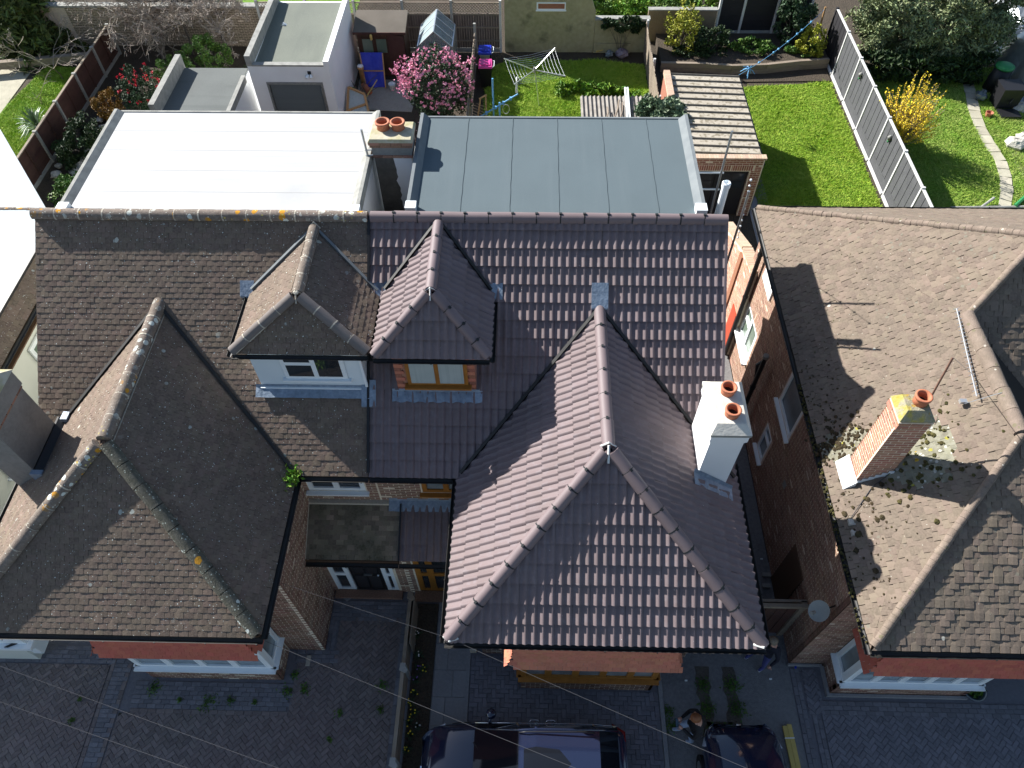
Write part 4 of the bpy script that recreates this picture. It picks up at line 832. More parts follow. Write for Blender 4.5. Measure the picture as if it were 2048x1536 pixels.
# white chimney on the right slope of the wing
cx0, cx1, cy0, cy1 = 3.19, 3.77, 6.84, 7.86
ch = MB(); ch.box((cx0, cy0, 4.8), (cx1, cy1, 6.95)); ch = ch.obj('chimney', 'render', ha)
b = MB(); b.box((cx0 - .035, cy0 - .035, 6.95), (cx1 + .035, cy1 + .035, 7.13)); b.box((cx0 - .015, cy0 - .015, 6.90), (cx1 + .015, cy1 + .015, 6.949)); b.obj('corbel', 'render', ch)
b = MB(); b.box((cx0 - .055, cy0 - .055, 7.131), (cx1 + .055, cy1 + .055, 7.20)); b.obj('oversail', 'edge_grey', ch)
b = MB(); b.hexa([(cx0 - .06, cy0 - .06, 7.201), (cx1 + .06, cy0 - .06, 7.201), (cx1 + .06, cy1 + .06, 7.201), (cx0 - .06, cy1 + .06, 7.201), (cx0 + .04, cy0 + .1, 7.33), (cx1 - .04, cy0 + .1, 7.33), (cx1 - .04, cy1 - .04, 7.33), (cx0 + .04, cy1 - .04, 7.33)]); b.obj('flaunching', 'flaunch', ch)
for yy in (7.13, 7.60): chimney_pot(((cx0 + cx1) / 2 + .02, yy, 7.29), .135, .20, ch)
f = MB()
for i in range(12):
    x_, x2 = cx0 - .1 + i * .07, cx0 - .1 + (i + 1) * .07; zz = lambda x, y: WH - (x - AXA) * SLW + .075; w0, w1 = .02 * math.sin(i * 2.1), .02 * math.sin(i * 2.1 + 2.1)
    f.add([(x_, cy0 - .01, zz(x_, 0) + .12), (x2, cy0 - .01, zz(x2, 0) + .12), (x2, cy0 - .03, zz(x2, 0) + .02), (x_, cy0 - .03, zz(x_, 0) + .02), (x2, cy0 - .26, zz(x2, 0) - .02 + w1), (x_, cy0 - .26, zz(x_, 0) - .02 + w0)], [(0, 3, 2, 1), (3, 5, 4, 2)])
f.obj('lead_apron', 'lead', ch)
# lead saddle over the back end of the wing ridge, patch near the party line
f = MB(); f.hexa([(AXA - .16, 9.62, zmain(9.62) + .06), (AXA + .16, 9.62, zmain(9.62) + .05), (AXA + .16, 10.0, zmain(10.0) + .05), (AXA - .16, 10.0, zmain(10.0) + .05)] + [(AXA - .16, 9.62, zmain(9.62) + .115), (AXA + .16, 9.62, zmain(9.62) + .115), (AXA + .16, 10.0, zmain(10.0) + .115), (AXA - .16, 10.0, zmain(10.0) + .115)]); f.obj('lead_saddle', 'lead', wingA)
f = MB(); f.hexa([(XP - .12, 8.12, zmain(8.12) + .05), (XP + .16, 8.12, zmain(8.12) + .05), (XP + .16, 8.52, zmain(8.52) + .05), (XP - .12, 8.52, zmain(8.52) + .05)] + [(XP - .12, 8.12, zmain(8.12) + .09), (XP + .16, 8.12, zmain(8.12) + .09), (XP + .16, 8.52, zmain(8.52) + .09), (XP - .12, 8.52, zmain(8.52) + .09)]); f.obj('lead_patch', 'lead', mainA)
f = MB(); f.beam((XP + .01, EY, EZ + .06), (XP + .01, RY, RZ + .06), .05, .05); f.obj('party_trim', 'black', mainA)
f = MB(); f.beam((3.78, EY, EZ + .02), (3.78, RY, RZ + .02), .05, .12); f.obj('verge_trim', 'tileA', mainA)
# rear chimney between the two loft dormers
X0, X1, Y0, Y1 = -3.35, -2.54, 13.29, 13.86
rc = MB(); rc.box((X0, Y0, 5.8), (X1, Y1, 7.93)); rc = rc.obj('rear_chimney', 'render_wet', ha)
rng2 = random.Random(5); b = MB(); lft = [(X0 + .004, 5.9), (X0 + .004, 7.92)]; rt = [(X0 + .40 - (7.92 - z_) * .0 + rng2.uniform(-.03, .03) + .10 * (7.92 - z_) / 2, z_) for z_ in [7.92 - i * .1 for i in range(21)]]
b.prism([(x_, Y0 - .003, z_) for x_, z_ in lft + rt], (0, .002, 0)); b.obj('damp_stain', 'damp', rc)
b = MB(); b.box((X0 - .02, Y0 - .02, 8.0), (X1 + .02, Y1 + .02, 8.2)); b.obj('neck', 'render_old', rc)
for (zz, o_) in ((7.932, .03), (8.202, .05), (8.272, .07)):
    n = 4
    for k in range(n):
        wd = (X1 - X0 + 2 * o_) / n; q = MB(); q.box((X0 - o_ + k * wd + .004, Y0 - o_, zz), (X0 - o_ + (k + 1) * wd - .004, Y1 + o_, zz + .064)); q.obj('brick', 'brickC', rc)
b = MB(); b.hexa([(X0 - .07, Y0 - .07, 8.337), (X1 + .07, Y0 - .07, 8.337), (X1 + .07, Y1 + .07, 8.337), (X0 - .07, Y1 + .07, 8.337), (X0 - .03, Y0 - .03, 8.40), (X1 + .03, Y0 - .03, 8.40), (X1 + .03, Y1 + .03, 8.40), (X0 - .03, Y1 + .03, 8.40)]); b.obj('flaunching', 'flaunch_moss', rc)
for xx in (X0 + .22, X1 - .27): chimney_pot((xx, (Y0 + Y1) / 2 + .08, 8.37), .155, .20, rc)
b = MB(); b.tube([(X0 - .12, Y0 - .05, 7.9), (X0 - .15, Y0 - .05, 8.65)], .025, 8); b.tube([(X0 - .16, Y0 - .06, 8.15), (X0 + .0, Y0 - .06, 8.16)], .012, 6); b.tube([(X0 - .16, Y0 - .06, 8.02), (X0 + .0, Y0 - .06, 8.03)], .012, 6); b.obj('aerial_bracket', 'steel', rc)
PA.finish(); PAk.finish()
# ------------------------------------------------------------------ right-hand house: tan plain tiles, bonnet hips, red brick chimney
hc = thing('detached_house', 'hipped house with pale tan tiles, mossy patch and red brick chimney, along the right edge', 'house', (9.5, 9.5, 0))
PC = Pieces('roof_tile', 'roof_tiling', 300); PCk = Pieces('brick', 'brickwork', 300)
XE, YF, YR = 5.91, 3.95, 15.12; sC = .7707
def zc(x): return EZ + (x - XE) * sC
JX = 8.47; PKX, PKY = 9.78, 10.83; PKZ = zc(PKX); ZJ = zc(JX); AFY = 6.98
e = .04
lC = deck('roof', [[(XE, YF, EZ), (JX, AFY, ZJ), (JX, 9.68, ZJ)], [(XE, YF, EZ), (JX, 9.68, ZJ), (PKX, PKY, PKZ), (XE, YR, EZ)], [(XE, YR, EZ), (PKX, PKY, PKZ), (15, PKY, PKZ), (15, YR, EZ)],
    [(XE, YF, EZ), (11.1, YF, EZ), (JX, AFY, ZJ)], [(JX, AFY, ZJ), (11.1, YF, EZ), (11.1, 8.2, EZ), (JX, 9.68, ZJ)], [(JX - .01, 9.68, ZJ), (PKX, PKY, PKZ), (15, PKY, PKZ), (15, 7.5, EZ), (11.0, 7.5, EZ)]], 'tileC', hc)
def mossy(c):      # where the tiles below and beside the chimney are furred over
    return ((c.x - 7.15) / .55) ** 2 + ((c.y - 7.25) / .75) ** 2 < 1 + random.uniform(-.35, .25) or ((c.x - 6.25) / .4) ** 2 + ((c.y - 7.75) / .35) ** 2 < 1
lV = vn(JX - XE, 0, ZJ - EZ)
o_ = (XE - e, 20, EZ - e * sC)
roof_plane(PC, lC, o_, (0, -1, 0), lV, [(XE - e, YF - e, EZ - e * sC), (JX, AFY, ZJ), (JX, 9.68, ZJ)], 'plain', 'tileC', mossy)
roof_plane(PC, lC, o_, (0, -1, 0), lV, [(XE - e, YF - e, EZ - e * sC), (JX, 9.68, ZJ), (XE - e, YR + e, EZ - e * sC)], 'plain', 'tileC', mossy)
roof_plane(PC, lC, o_, (0, -1, 0), lV, [(JX, 9.68, ZJ), (PKX, PKY, PKZ), (XE - e, YR + e, EZ - e * sC)], 'plain', 'tileC', mossy)
roof_plane(PC, lC, o_, (0, -1, 0), lV, [(5.9, 5.8, zc(5.9)), (8.4, 5.8, zc(8.4)), (8.4, 8.8, zc(8.4)), (5.9, 8.8, zc(5.9))], 'plain', 'tileC_moss', lambda c: not mossy(c))
fV = vn(0, AFY - YF, ZJ - EZ)
roof_plane(PC, lC, (XE - e, YF - e, EZ - .03), (1, 0, 0), fV, [(XE - e, YF - e, EZ - .03), (11.1, YF - e, EZ - .03), (JX, AFY, ZJ)], 'plain', 'tileC')
mV = vn(0, PKY - 9.68, PKZ - ZJ); sm = (PKZ - ZJ) / (PKY - 9.68); y5 = 9.68 - (ZJ - EZ) / sm
roof_plane(PC, lC, (JX, 9.68, ZJ), (1, 0, 0), mV, [(JX, 9.68, ZJ), (PKX, PKY, PKZ), (12.6, PKY, PKZ), (12.6, y5, EZ), (10.9, y5, EZ)], 'plain', 'tileC')
rV = vn(0, PKY - YR, PKZ - EZ)
roof_plane(PC, lC, (14, YR, EZ), (-1, 0, 0), rV, [(XE, YR, EZ), (13, YR, EZ), (13, PKY, PKZ), (PKX, PKY, PKZ)], 'plain', 'tileC')
up = Vector((0, 0, .02))
for p0, p1 in ((Vector((XE, YF, EZ)), Vector((JX, AFY, ZJ))), (Vector((JX - .02, 9.66, ZJ)), Vector((PKX, PKY, PKZ))), (Vector((XE, YR, EZ)), Vector((PKX, PKY, PKZ)))):
    ridge_run(lC, p1 + up, p0 + up, 'bonnetC', .072, .125, None, 'bonnet_tile')
ridge_run(lC, Vector((JX, 9.7, ZJ)) + up, Vector((JX, AFY, ZJ)) + up, 'bonnetC', .13, .45, None)
ridge_run(lC, Vector((PKX, PKY, PKZ)) + up, Vector((13, PKY, PKZ)) + up, 'bonnetC', .13, .45, None)
gutter(hc, (XE - .09, YF - .1, EZ - .05), (XE - .09, YR + .1, EZ - .05), (-1, 0, 0)); gutter(hc, (XE - .05, YF - .10, EZ - .05), (12, YF - .10, EZ - .05), (0, -1, 0)); gutter(hc, (XE, YR + .1, EZ - .05), (13, YR + .1, EZ - .05), (0, 1, 0))
b = MB(); b.box((XE + .01, YF - .03, EZ - .2), (11.1, YF - .01, EZ - .03)); b.box((XE - .02, YF, EZ - .2), (XE, YR, EZ - .03)); b.box((XE + .003, YF, EZ - .19), (6.19, YR, EZ - .17)); b.box((6.19, YF, EZ - .19), (11, 5.1, EZ - .17)); b.obj('eaves_board', 'brownpaint', hc)
# flank wall (faces left) with openings; soldier band half way up
XW = 6.2
def fy(y): return 15.0 - y
oc = [(fy(10.62), 2.9, fy(9.42), 4.2), (fy(10.60), .82, fy(10.02), 1.92), (fy(14.3), 1.3, fy(13.0), 2.5)]
q = wall(hc, (XW, 15.0, 0), (0, -1, 0), 9.9, 4.92, 'mortardark', oc, name='flank_wall')
bricks(PCk, q, (XW, 15.0, 0), (0, -1, 0), 9.9, 4.92, 'brickC', oc + [(fy(13.5), 2.55, fy(10.64), 2.78)])
soldiers(PCk, q, (XW, 13.5, 2.56), (0, -1, 0), 38, 'brickC')
window(hc, (XW, 10.62, 2.9), (0, -1, 0), 1.2, 1.3, (1,), 'upvc', 'frost', True, .07)
window(hc, (XW, 10.60, .82), (0, -1, 0), .58, 1.1, (1,), 'upvc', 'frost', True, .06, trans={0: .68})
window(hc, (XW, 14.3, 1.3), (0, -1, 0), 1.3, 1.2, (1, 1), 'upvc', 'greenglass', True, .08, trans={0: .6}, sill_out=.14)
b = MB(); b.box((XW - .05, 13.05, 3.8), (XW + .0, 13.9, 4.86)); b.obj('window_board', 'upvc', hc)
b = MB(); b.box((XW - .02, 8.60, 2.02), (XW - .001, 8.75, 2.2)); b.obj('vent_plate', 'edge_grey', hc)
q = wall(hc, (XW, 5.1, 0), (1, 0, 0), .78, 4.92, 'mortardark', name='front_wall'); bricks(PCk, q, (XW, 5.1, 0), (1, 0, 0), .78, 4.92, 'brickC')
b = MB(); b.box((XW + .2, 5.3, 0), (13, 14.9, 4.88)); b.obj('house_core', 'soot', hc)
bay(hc, PCk, 6.98, 9.98, 4.46, 5.1, 'upvc', 'blind', (1, 1, 1, 1, 1), 'hung', 'brickC', 'mortardark', 6.96, 10.35, 2.5, True, True)
b = MB(); b.box((XW - .05, 5.04, 0), (6.92, 5.08, .12)); b.box((6.90, 4.38, 0), (10.05, 4.44, .10)); b.box((6.90, 4.44, 0), (6.965, 5.04, .10)); b.obj('plinth', 'concrete', hc)
b = MB(); b.box((XW - .03, 6.35, 0), (XW - .005, 7.2, 2.0)); sd = b.obj('side_door', 'brownpaint', hc)
# brick chimney with one pot
X0, X1, Y0, Y1, ZT = 6.22, 6.78, 6.92, 7.42, 7.52
ch = MB(); ch.box((X0 + .012, Y0 + .012, 4.9), (X1 - .012, Y1 - .012, ZT)); ch = ch.obj('chimney', 'mortarbed', hc)
PCh = Pieces('brick', 'brickwork', 300); nb = int((ZT - 5.2) / .075)
for (O, U, W) in (((X0 + .01, Y0 + .012, 5.2), (1, 0, 0), X1 - X0 - .02), ((X0 + .012, Y1 - .01, 5.2), (0, -1, 0), Y1 - Y0 - .02), ((X1 - .012, Y0 + .01, 5.2), (0, 1, 0), Y1 - Y0 - .02), ((X1 - .01, Y1 - .012, 5.2), (-1, 0, 0), X1 - X0 - .02)):
    bricks(PCh, ch, O, U, W, ZT - 5.2, 'brickR' if U[1] < 0 else 'brickR')
for zz in (7.30, 7.375):
    for (O, U, W) in (((X0 - .01, Y0 - .012, zz), (1, 0, 0), X1 - X0 + .02), ((X0 - .012, Y1 + .01, zz), (0, -1, 0), Y1 - Y0 + .02)): bricks(PCh, ch, O, U, W, .075, 'brickR')
b = MB(); b.box((X0 - .008, Y0 - .008, 7.295), (X1 + .01, Y1 + .01, 7.46)); b.obj('corbel', 'mortarbed', ch); PCh.finish()
b = MB(); b.hexa([(X0 - .02, Y0 - .02, ZT - .02), (X1 + .02, Y0 - .02, ZT - .02), (X1 + .02, Y1 + .02, ZT - .02), (X0 - .02, Y1 + .02, ZT - .02), (X0 + .10, Y0 + .12, ZT + .13), (X1 - .08, Y0 + .12, ZT + .13), (X1 - .08, Y1 - .05, ZT + .13), (X0 + .10, Y1 - .05, ZT + .13)]); b.obj('flaunching', 'flaunch_lichen', ch)
chimney_pot((X0 + .34, Y0 + .29, ZT + .10), .135, .22, ch)
f = MB(); f.hexa([(X0 - .17, Y0 - .06, zc(X0 - .17) + .035), (X0 + .01, Y0 - .06, zc(X0) + .05), (X0 + .01, Y1 + .05, zc(X0) + .05), (X0 - .17, Y1 + .05, zc(X0 - .17) + .035), (X0 - .17, Y0 - .06, zc(X0 - .17) + .06), (X0 - .002, Y0 - .06, zc(X0) + .2), (X0 - .002, Y1 + .05, zc(X0) + .2), (X0 - .17, Y1 + .05, zc(X0 - .17) + .06)]); f.obj('white_flashing', 'upvc', ch)
f = MB()
for i in range(6): x_ = X0 + i * .095; f.box((x_, Y0 - .014, zc(x_) - .05), (x_ + .095, Y0 - .002, zc(x_) + .17))
f.obj('stepped_flashing', 'upvc', ch)
PC.finish(); PCk.finish()
# moss cushions on the tiles
b1, b2 = MB(), MB()
def cushion(bb, x, y, r):
    nrm = Vector((-sC, 0, 1)).normalized(); c = Vector((x, y, zc(x))) + nrm * .03; o = len(bb.v); bb.blob(c, r, 7, 4, .22, .55)
for i in range(150):
    x, y = random.gauss(7.1, .38), random.gauss(7.25, .48)
    if x > 6.85 or y < 6.8: cushion(b1, x, y, random.uniform(.02, .06))
for i in range(170): cushion(b2, random.gauss(6.27, .22), random.gauss(7.85, .26), random.uniform(.02, .055))
for i in range(46): cushion(b2, random.uniform(5.98, 6.9), random.gauss(6.15, .4), random.choice((.02, .022, .03, .04, .06)))
for i in range(130): cushion(b2, XE + random.uniform(.0, .5), random.uniform(4.5, 10), random.uniform(.012, .03))
for i in range(36): cushion(b1, random.uniform(6.0, 7.6), random.uniform(8.3, 12.5), random.uniform(.010, .018))
tag(stuff(b1.obj('moss', 'moss')), 'moss cushions below the brick chimney on the tan roof'); tag(stuff(b2.obj('moss', 'moss_dark')), 'dark moss along the edge of the tan roof')
b = MB()
for i in range(190): y = random.uniform(4.0, 9.5); b.blob((XE - .09 + random.uniform(-.05, .05), y, EZ - .055), random.uniform(.012, .034), 5, 3, .3)
tag(stuff(b.obj('gutter_moss', 'moss')), 'moss filling the gutter of the tan roof')
# aerial on its mast, fallen flat over the roof
t = thing('tv_aerial', 'long grey television aerial lying along the tan roof above the brick chimney', 'aerial', (6.85, 7.3, 7.4))
b = MB(); b.tube([(6.86, 7.38, 7.35), (6.95, 7.65, 8.3)], .018, 6); b.obj('mast', 'rust', t)
a0, a1 = Vector((8.33, 9.87, 7.06)), Vector((8.07, 7.85, 6.95)); ax_ = (a1 - a0).normalized(); sd = Vector((.6, 0, .45)).normalized()
b = MB(); b.tube([a0, a1], .013, 6); b.tube([(6.95, 7.65, 8.3), a0.lerp(a1, .75)], .006, 4); b.obj('boom', 'alu', t)
for k in range(24):
    c = a0.lerp(a1, k / 23.5); b = MB(); b.tube([c - sd * .05, c + sd * .05], .006, 4); b.obj('element', 'alu', t)
b = MB()
for s_ in (-.16, -.05, .06, .17): b.tube([a1 + Vector((s_, -.06, s_ * .75 - .05)) - ax_ * .02, a1 + Vector((s_ + .14, -.02, s_ * .75 + .1)) + ax_ * .05], .006, 4)
b.box(a1 + Vector((-.22, -.03, -.20)), a1 + Vector((-.1, .05, -.14))); b.obj('reflector', 'alu', t)
b = MB(); b.tube([(6.3, 6.55, zc(6.3) + .05), (6.0, 6.2, zc(6.0) + .07), (6.45, 6.75, zc(6.45) + .06), (6.8, 6.95, zc(6.8) + .1)][1:], .008, 5); tag(b.obj('cable', 'wire'), 'thin aerial cable running from the brick chimney to the gutter', 'cable')
b = MB(); b.box((5.99, 6.12, zc(6.05) + .01), (6.12, 6.24, zc(6.05) + .07)); b.box((6.0, 5.92, zc(6.05) - .01), (6.13, 6.03, zc(6.05) + .05)); tag(b.obj('rubble', 'rock'), 'lumps of broken mortar lying by the gutter of the tan roof', 'rubble')
# satellite dish on the corner of the flank wall
t = thing('satellite_dish', 'grey satellite dish bracketed to the corner of the brick wall', 'satellite dish', (6.1, 5.4, 3.2))
dc = G(1638, 1222, 3.4); dn = Vector((-.72, -.30, .62)).normalized(); du = dn.cross(Vector((0, 0, 1))).normalized(); dv = dn.cross(du)
b = MB(); rings = [(0, -.05), (.09, -.04), (.16, -.02), (.21, .0), (.22, .005)]; vs_ = []
for r_, z_ in rings:
    for k in range(24): a = 2 * math.pi * k / 24; vs_.append(dc + du * r_ * math.cos(a) * .92 + dv * r_ * math.sin(a) * 1.05 + dn * z_)
b.add(vs_, [(i * 24 + k, i * 24 + (k + 1) % 24, (i + 1) * 24 + (k + 1) % 24, (i + 1) * 24 + k) for i in range(4) for k in range(24)]); b.obj('reflector', 'dish', t, True)
fp = dc + dn * .38 - dv * .10 + Vector((0, 0, -.18)); b = MB(); b.tube([dc - dv * .0 + Vector((0, 0, -.28)), fp], .014, 6); b.obj('feed_arm', 'dish', t); b = MB(); b.tube([fp, fp + (dc - fp).normalized() * .12], .035, 8); b.obj('receiver', 'edge_grey', t)
b = MB(); b.tube([dc - dn * .06, dc - dn * .12 + Vector((.05, 0, -.15)), (6.19, 5.35, dc.z - .35)], .016, 6); b.tube([dc - dn * .1, (6.19, 5.3, dc.z - .1)], .016, 6); b.obj('bracket', 'black', t)
# pipes on the flank wall
def pipe(label, x, y, z0, z1, r, mt, name='drainpipe', extra=None):
    b = MB(); b.tube([(x, y, z0), (x, y, z1)], r, 10)
    zz = z0 + .9
    while zz < z1: b.tube([(x, y, zz), (x, y, zz + .06)], r * 1.25, 10); zz += 1.6
    if extra: extra(b)
    return tag(b.obj(name, mt), label, 'pipe')
pipe('black rainwater pipe down the brick wall by the side window', 6.06, 14.3, .1, 4.95, .06, 'black', extra=lambda b: b.tube([(6.06, 14.3, 4.93), (5.85, 14.3, 5.03)], .045, 8))
pp = thing('soil_pipe', 'black soil vent pipe with a pale cap on the brick side wall', 'pipe', (6.03, 12.1, 0))
b = MB(); b.tube([(6.03, 11.75, .1), (6.03, 11.75, 3.1)], .06, 10); b.tube([(6.03, 11.75, 2.2), (6.03, 12.0, 2.5), (6.18, 12.05, 2.6)], .055, 8); b.tube([(6.03, 11.75, 1.8), (6.03, 11.75, 1.9)], .075, 10); b.obj('stack', 'black', pp); b = MB(); b.tube([(6.03, 11.75, 3.1), (6.03, 11.75, 3.2)], .075, 12); b.obj('cap', 'edge_grey', pp)
# raking garden wall with brick-on-edge coping in the gap, red door behind
gw = thing('brick_garden_wall', 'orange brick wall with raking brick-on-edge coping in the gap between houses', 'wall', (6.1, 16, 0))
XG = 6.06
b = MB(); b.prism([(XG, 17.7, 0), (XG, 17.7, 2.26), (XG, 15.58, 3.2), (XG, 14.34, 3.45), (XG, 14.34, 0)], (.20, 0, 0)); wb = b.obj('wall', 'mortarbed', gw)
PG = Pieces('brick', 'brickwork', 300); holes = []
bricks(PG, wb, (XG, 17.7, 0), (0, -1, 0), 3.34, 3.4, 'brickR'); PG.it = [q for q in PG.it if (lambda c: c.z < (2.26 + (17.7 - c.y) * .443 if c.y > 15.58 else 3.2 + (15.58 - c.y) * .2) - .1)(q[4].translation)]; PG.finish()
for (ya, za, yb, zb) in ((17.7, 2.26, 15.6, 3.19), (15.55, 3.21, 14.36, 3.45)):
    n = int(math.hypot(ya - yb, za - zb) / .085)
    for i in range(n):
        y, z = ya + (yb - ya) * (i + .5) / n, za + (zb - za) * (i + .5) / n; d = Vector((0, yb - ya, zb - za)).normalized()
        q = MB(); q.beam(Vector((XG - .03, y, z + .05)), Vector((XG + .25, y, z + .05)), .072, .10, d.cross(Vector((1, 0, 0)))); q.obj('coping_brick', 'coping', gw)
b = MB(); b.box((XG - .05, 15.35, 0), (XG - .001, 15.6, 3.1)); b.obj('pier', 'brickG', gw); b = MB(); b.box((XG - .03, 14.42, .05), (XG - .004, 14.9, 1.7)); b.obj('red_door', 'redpaint', gw)
# ------------------------------------------------------------------ far-left house: white flat roofs over cream render
hd_ = thing('detached_house', 'cream rendered house with white flat roofs, cut by the left edge', 'house', (-14, 9, 0))
b = MB(); b.box((-16.5, 5.3, 0), (-11.86, 14.3, 5.0)); cw = b.obj('wall', 'render_cream', hd_)
b = MB(); b.hexa([(-17, 4.9, 5.08), (-11.58, 4.9, 5.08), (-11.58, 14.4, 5.08), (-17, 14.4, 5.08), (-17, 4.9, 5.36), (-11.92, 4.9, 5.36), (-11.92, 14.4, 5.36), (-17, 14.4, 5.36)]); mans = b.obj('tiled_edge', 'tileB', hd_)
PD = Pieces('roof_tile', 'roof_tiling', 300); roof_plane(PD, mans, (-11.56, 4.9, 5.06), (0, 1, 0), vn(-.37, 0, .325), [(-11.56, 4.9, 5.06), (-11.56, 14.4, 5.06), (-11.93, 14.4, 5.385), (-11.93, 4.9, 5.385)], 'plain', 'tileB')
PD.finish()
b = MB(); b.box((-17, 4.9, 5.362), (-11.95, 14.40, 5.44)); b.obj('flat_roof', 'droof', hd_)
b = MB(); b.box((-11.95, 4.9, 5.36), (-11.90, 14.4, 5.46)); b.obj('roof_edge', 'black', hd_)
ridge_run(hd_, (-17, 14.44, 5.40), (-11.86, 14.44, 5.40), 'ridgeB', .07, .3, None)
a, c_, d_ = G(103, 411, 5.2), G(0, 258, 5.2), G(0, 413, 5.2)
b = MB(); b.prism([(-12.35, 14.62, 5.2), (a.x, 14.62, 5.2), (c_.x, c_.y, 5.2), (-17.5, c_.y + 2.2, 5.2), (-17.5, 14.62, 5.2)][1:], (0, 0, -.16)); b.obj('rear_flat_roof', 'droof', hd_)
b = MB(); b.prism([(a.x - .35, 14.64, 5.04), (c_.x - .3, c_.y - .1, 5.04), (-17.3, c_.y + 2.0, 5.04), (-17.3, 14.64, 5.04)], (0, 0, -5.04)); b.obj('rear_wall', 'render_cream', hd_)
gutter(hd_, (-11.49, 4.9, 5.05), (-11.49, 14.4, 5.05), (1, 0, 0))
b = MB(); b.box((-11.86, 5.3, 4.86), (-11.45, 14.3, 4.90)); b.obj('soffit', 'brownpaint', hd_)
window(hd_, (-11.86, 10.75, 3.4), (0, 1, 0), 1.1, .9, (1,), 'upvc', 'greenglass', True, proud=.085, fw=.07, deep=.06, sillmat='upvc'); window(hd_, (-11.86, 8.95, 2.95), (0, 1, 0), 1.4, 1.35, (1.4,), 'upvc', 'greenglass', True, .10, .04)
window(hd_, (-11.86, 8.05, 3.0), (0, 1, 0), .7, 1.35, (1,), 'upvc', 'greenglass', True, proud=.085, fw=.10, deep=.04)
b = MB(); b.box((-15.5, 4.80, .84), (-11.12, 5.3, .95)); b.box((-15.5, 4.92, .95), (-11.25, 5.29, 2.3)); b.box((-11.4, 4.9, .3), (-11.18, 5.29, .84)); bw = b.obj('bay_window', 'upvc', hd_)
b = MB(); b.hexa([(-11.72, 4.83, .953), (-11.64, 4.83, .953), (-11.24, 5.02, .953), (-11.3, 5.08, .953), (-11.72, 4.83, .985), (-11.64, 4.83, .985), (-11.24, 5.02, .985), (-11.3, 5.08, .985)]); b.obj('gap_shadow_strip', 'black', bw)  # black bar paints the shadowed gap across the white sill
b = MB(); b.box((-15.5, 4.85, 0), (-11.4, 5.29, .83)); b.obj('bay_wall', 'render_cream', hd_)
# ------------------------------------------------------------------ front: driveways, path, bed, low fence
def herring(poly, ang, s=.1):
    """herringbone of 2:1 blocks at an angle over a convex outline (world xy); spots in the turned frame"""
    ca, sa = math.cos(ang), math.sin(ang); q = [(x * ca + y * sa, -x * sa + y * ca) for x, y in poly]; x0, x1 = min(p[0] for p in q), max(p[0] for p in q); y0, y1 = min(p[1] for p in q), max(p[1] for p in q)
    F = Matrix.Rotation(ang, 4, 'Z'); out = []; n = int((max(x1 - x0, y1 - y0)) / s) + 4
    for a in range(-2 * n, 2 * n):
        for b_ in range(-n, n):
            X, Y = (a + 2 * b_) * s + x0, (a - 2 * b_) * s + y0
            for (dx, dy, t) in ((0, 0, 0), (s, s, math.pi / 2)):
                u, v = X + dx, Y + dy
                if x0 - .25 < u < x1 + .25 and y0 - .25 < v < y1 + .25: out.append((u + .002, v + .002, t))
    return F, out, q
PBK = []
def pave(name, polys, ang, mt, borders=(), z=.0):
    x0 = min(p[0] for q in polys for p in q) ; s0 = sheet(name, polys[0], z - .006, 'joint', .06)
    P = Pieces('paving_block', 'block_paving', 300)
    for poly in polys:
        F, sp, q = herring(poly, ang); F = Matrix.Translation((0, 0, z)) @ F; P.lay(s0, T_PAVER, mt, F, sp, .196, .096, q)
    for (xa, ya, xb, yb, along, m2) in borders:      # straight rows; along = 'x' or 'y' for the long side of the blocks
        a = 0 if along == 'x' else math.pi / 2; F = Matrix.Translation((0, 0, z + .001)); sp = []; k = 0
        if along == 'x':
            y = ya
            while y + .096 <= yb + .01:
                x = xa - (.1 if k % 2 else 0)
                while x < xb - .05: sp.append((max(x, xa), y, 0)); x += .2
                y += .1; k += 1
        else:
            x = xa
            while x + .096 <= xb + .01:
                y = ya - (.1 if k % 2 else 0)
                while y < yb - .05: sp.append((x + .096, max(y, ya), math.pi / 2)); y += .2
                x += .1; k += 1
        P.lay(s0, T_PAVER, m2, F, sp, .196, .096)
    P.finish(); return s0
d45 = R_(45)
sA, sB = G(236, 1316), G(186, 1536); tS = (sB - sA) / (sB.y - sA.y)      # the strip that parts the two halves of the left drive
xs = lambda y: sA.x + (sB.x - sA.x) * (y - sA.y) / (sB.y - sA.y)
pave('driveway', [[(-9.15, 1.2), (-2.95, 1.2), (-2.95, 3.72), (-9.15, 3.72)], rect(-4.45, 3.72, -2.95, 6.0), rect(-5.3, 3.72, -4.45, 4.9)], d45, 'paverR',
     [(-8.9, 3.72, -5.35, 3.82, 'x', 'paverR'), (-8.95, 3.82, -5.35, 4.5, 'x', 'paverE'), (-4.68, 5.9, -2.8, 6.42, 'x', 'paverE'), (-2.95, 1.2, -2.75, 6.0, 'y', 'paverE'), (-5.35, 4.9, -4.45, 5.2, 'x', 'paverE'), (-4.69, 5.2, -4.45, 5.9, 'y', 'paverE')], -.001)
pave('driveway', [rect(-12.6, 1.2, -9.7, 4.75)], d45, 'paverR', [(-9.68, 1.2, -9.58, 5.15, 'y', 'paverR'), (-9.58, 1.2, -9.28, 5.15, 'x', 'paverE'), (-9.28, 1.2, -9.18, 5.15, 'y', 'paverR'), (-12.6, 4.78, -9.7, 5.2, 'x', 'paverE')], -.001)
pave('driveway', [rect(-1.22, 1.2, 3.08, 4.4), rect(-1.22, 4.4, -.1, 5.15)], 0, 'paverG', [(3.0, 1.2, 3.1, 4.4, 'y', 'paverE')], 0)
pave('driveway', [rect(6.72, 1.2, 12, 4.0), rect(6.45, 4.0, 6.80, 4.98)], d45, 'paverG', [(6.2, 1.2, 6.4, 5.0, 'y', 'paverE'), (6.5, 1.2, 6.7, 3.95, 'y', 'paverE'), (6.72, 4.0, 12, 4.36, 'x', 'paverE')], 0)
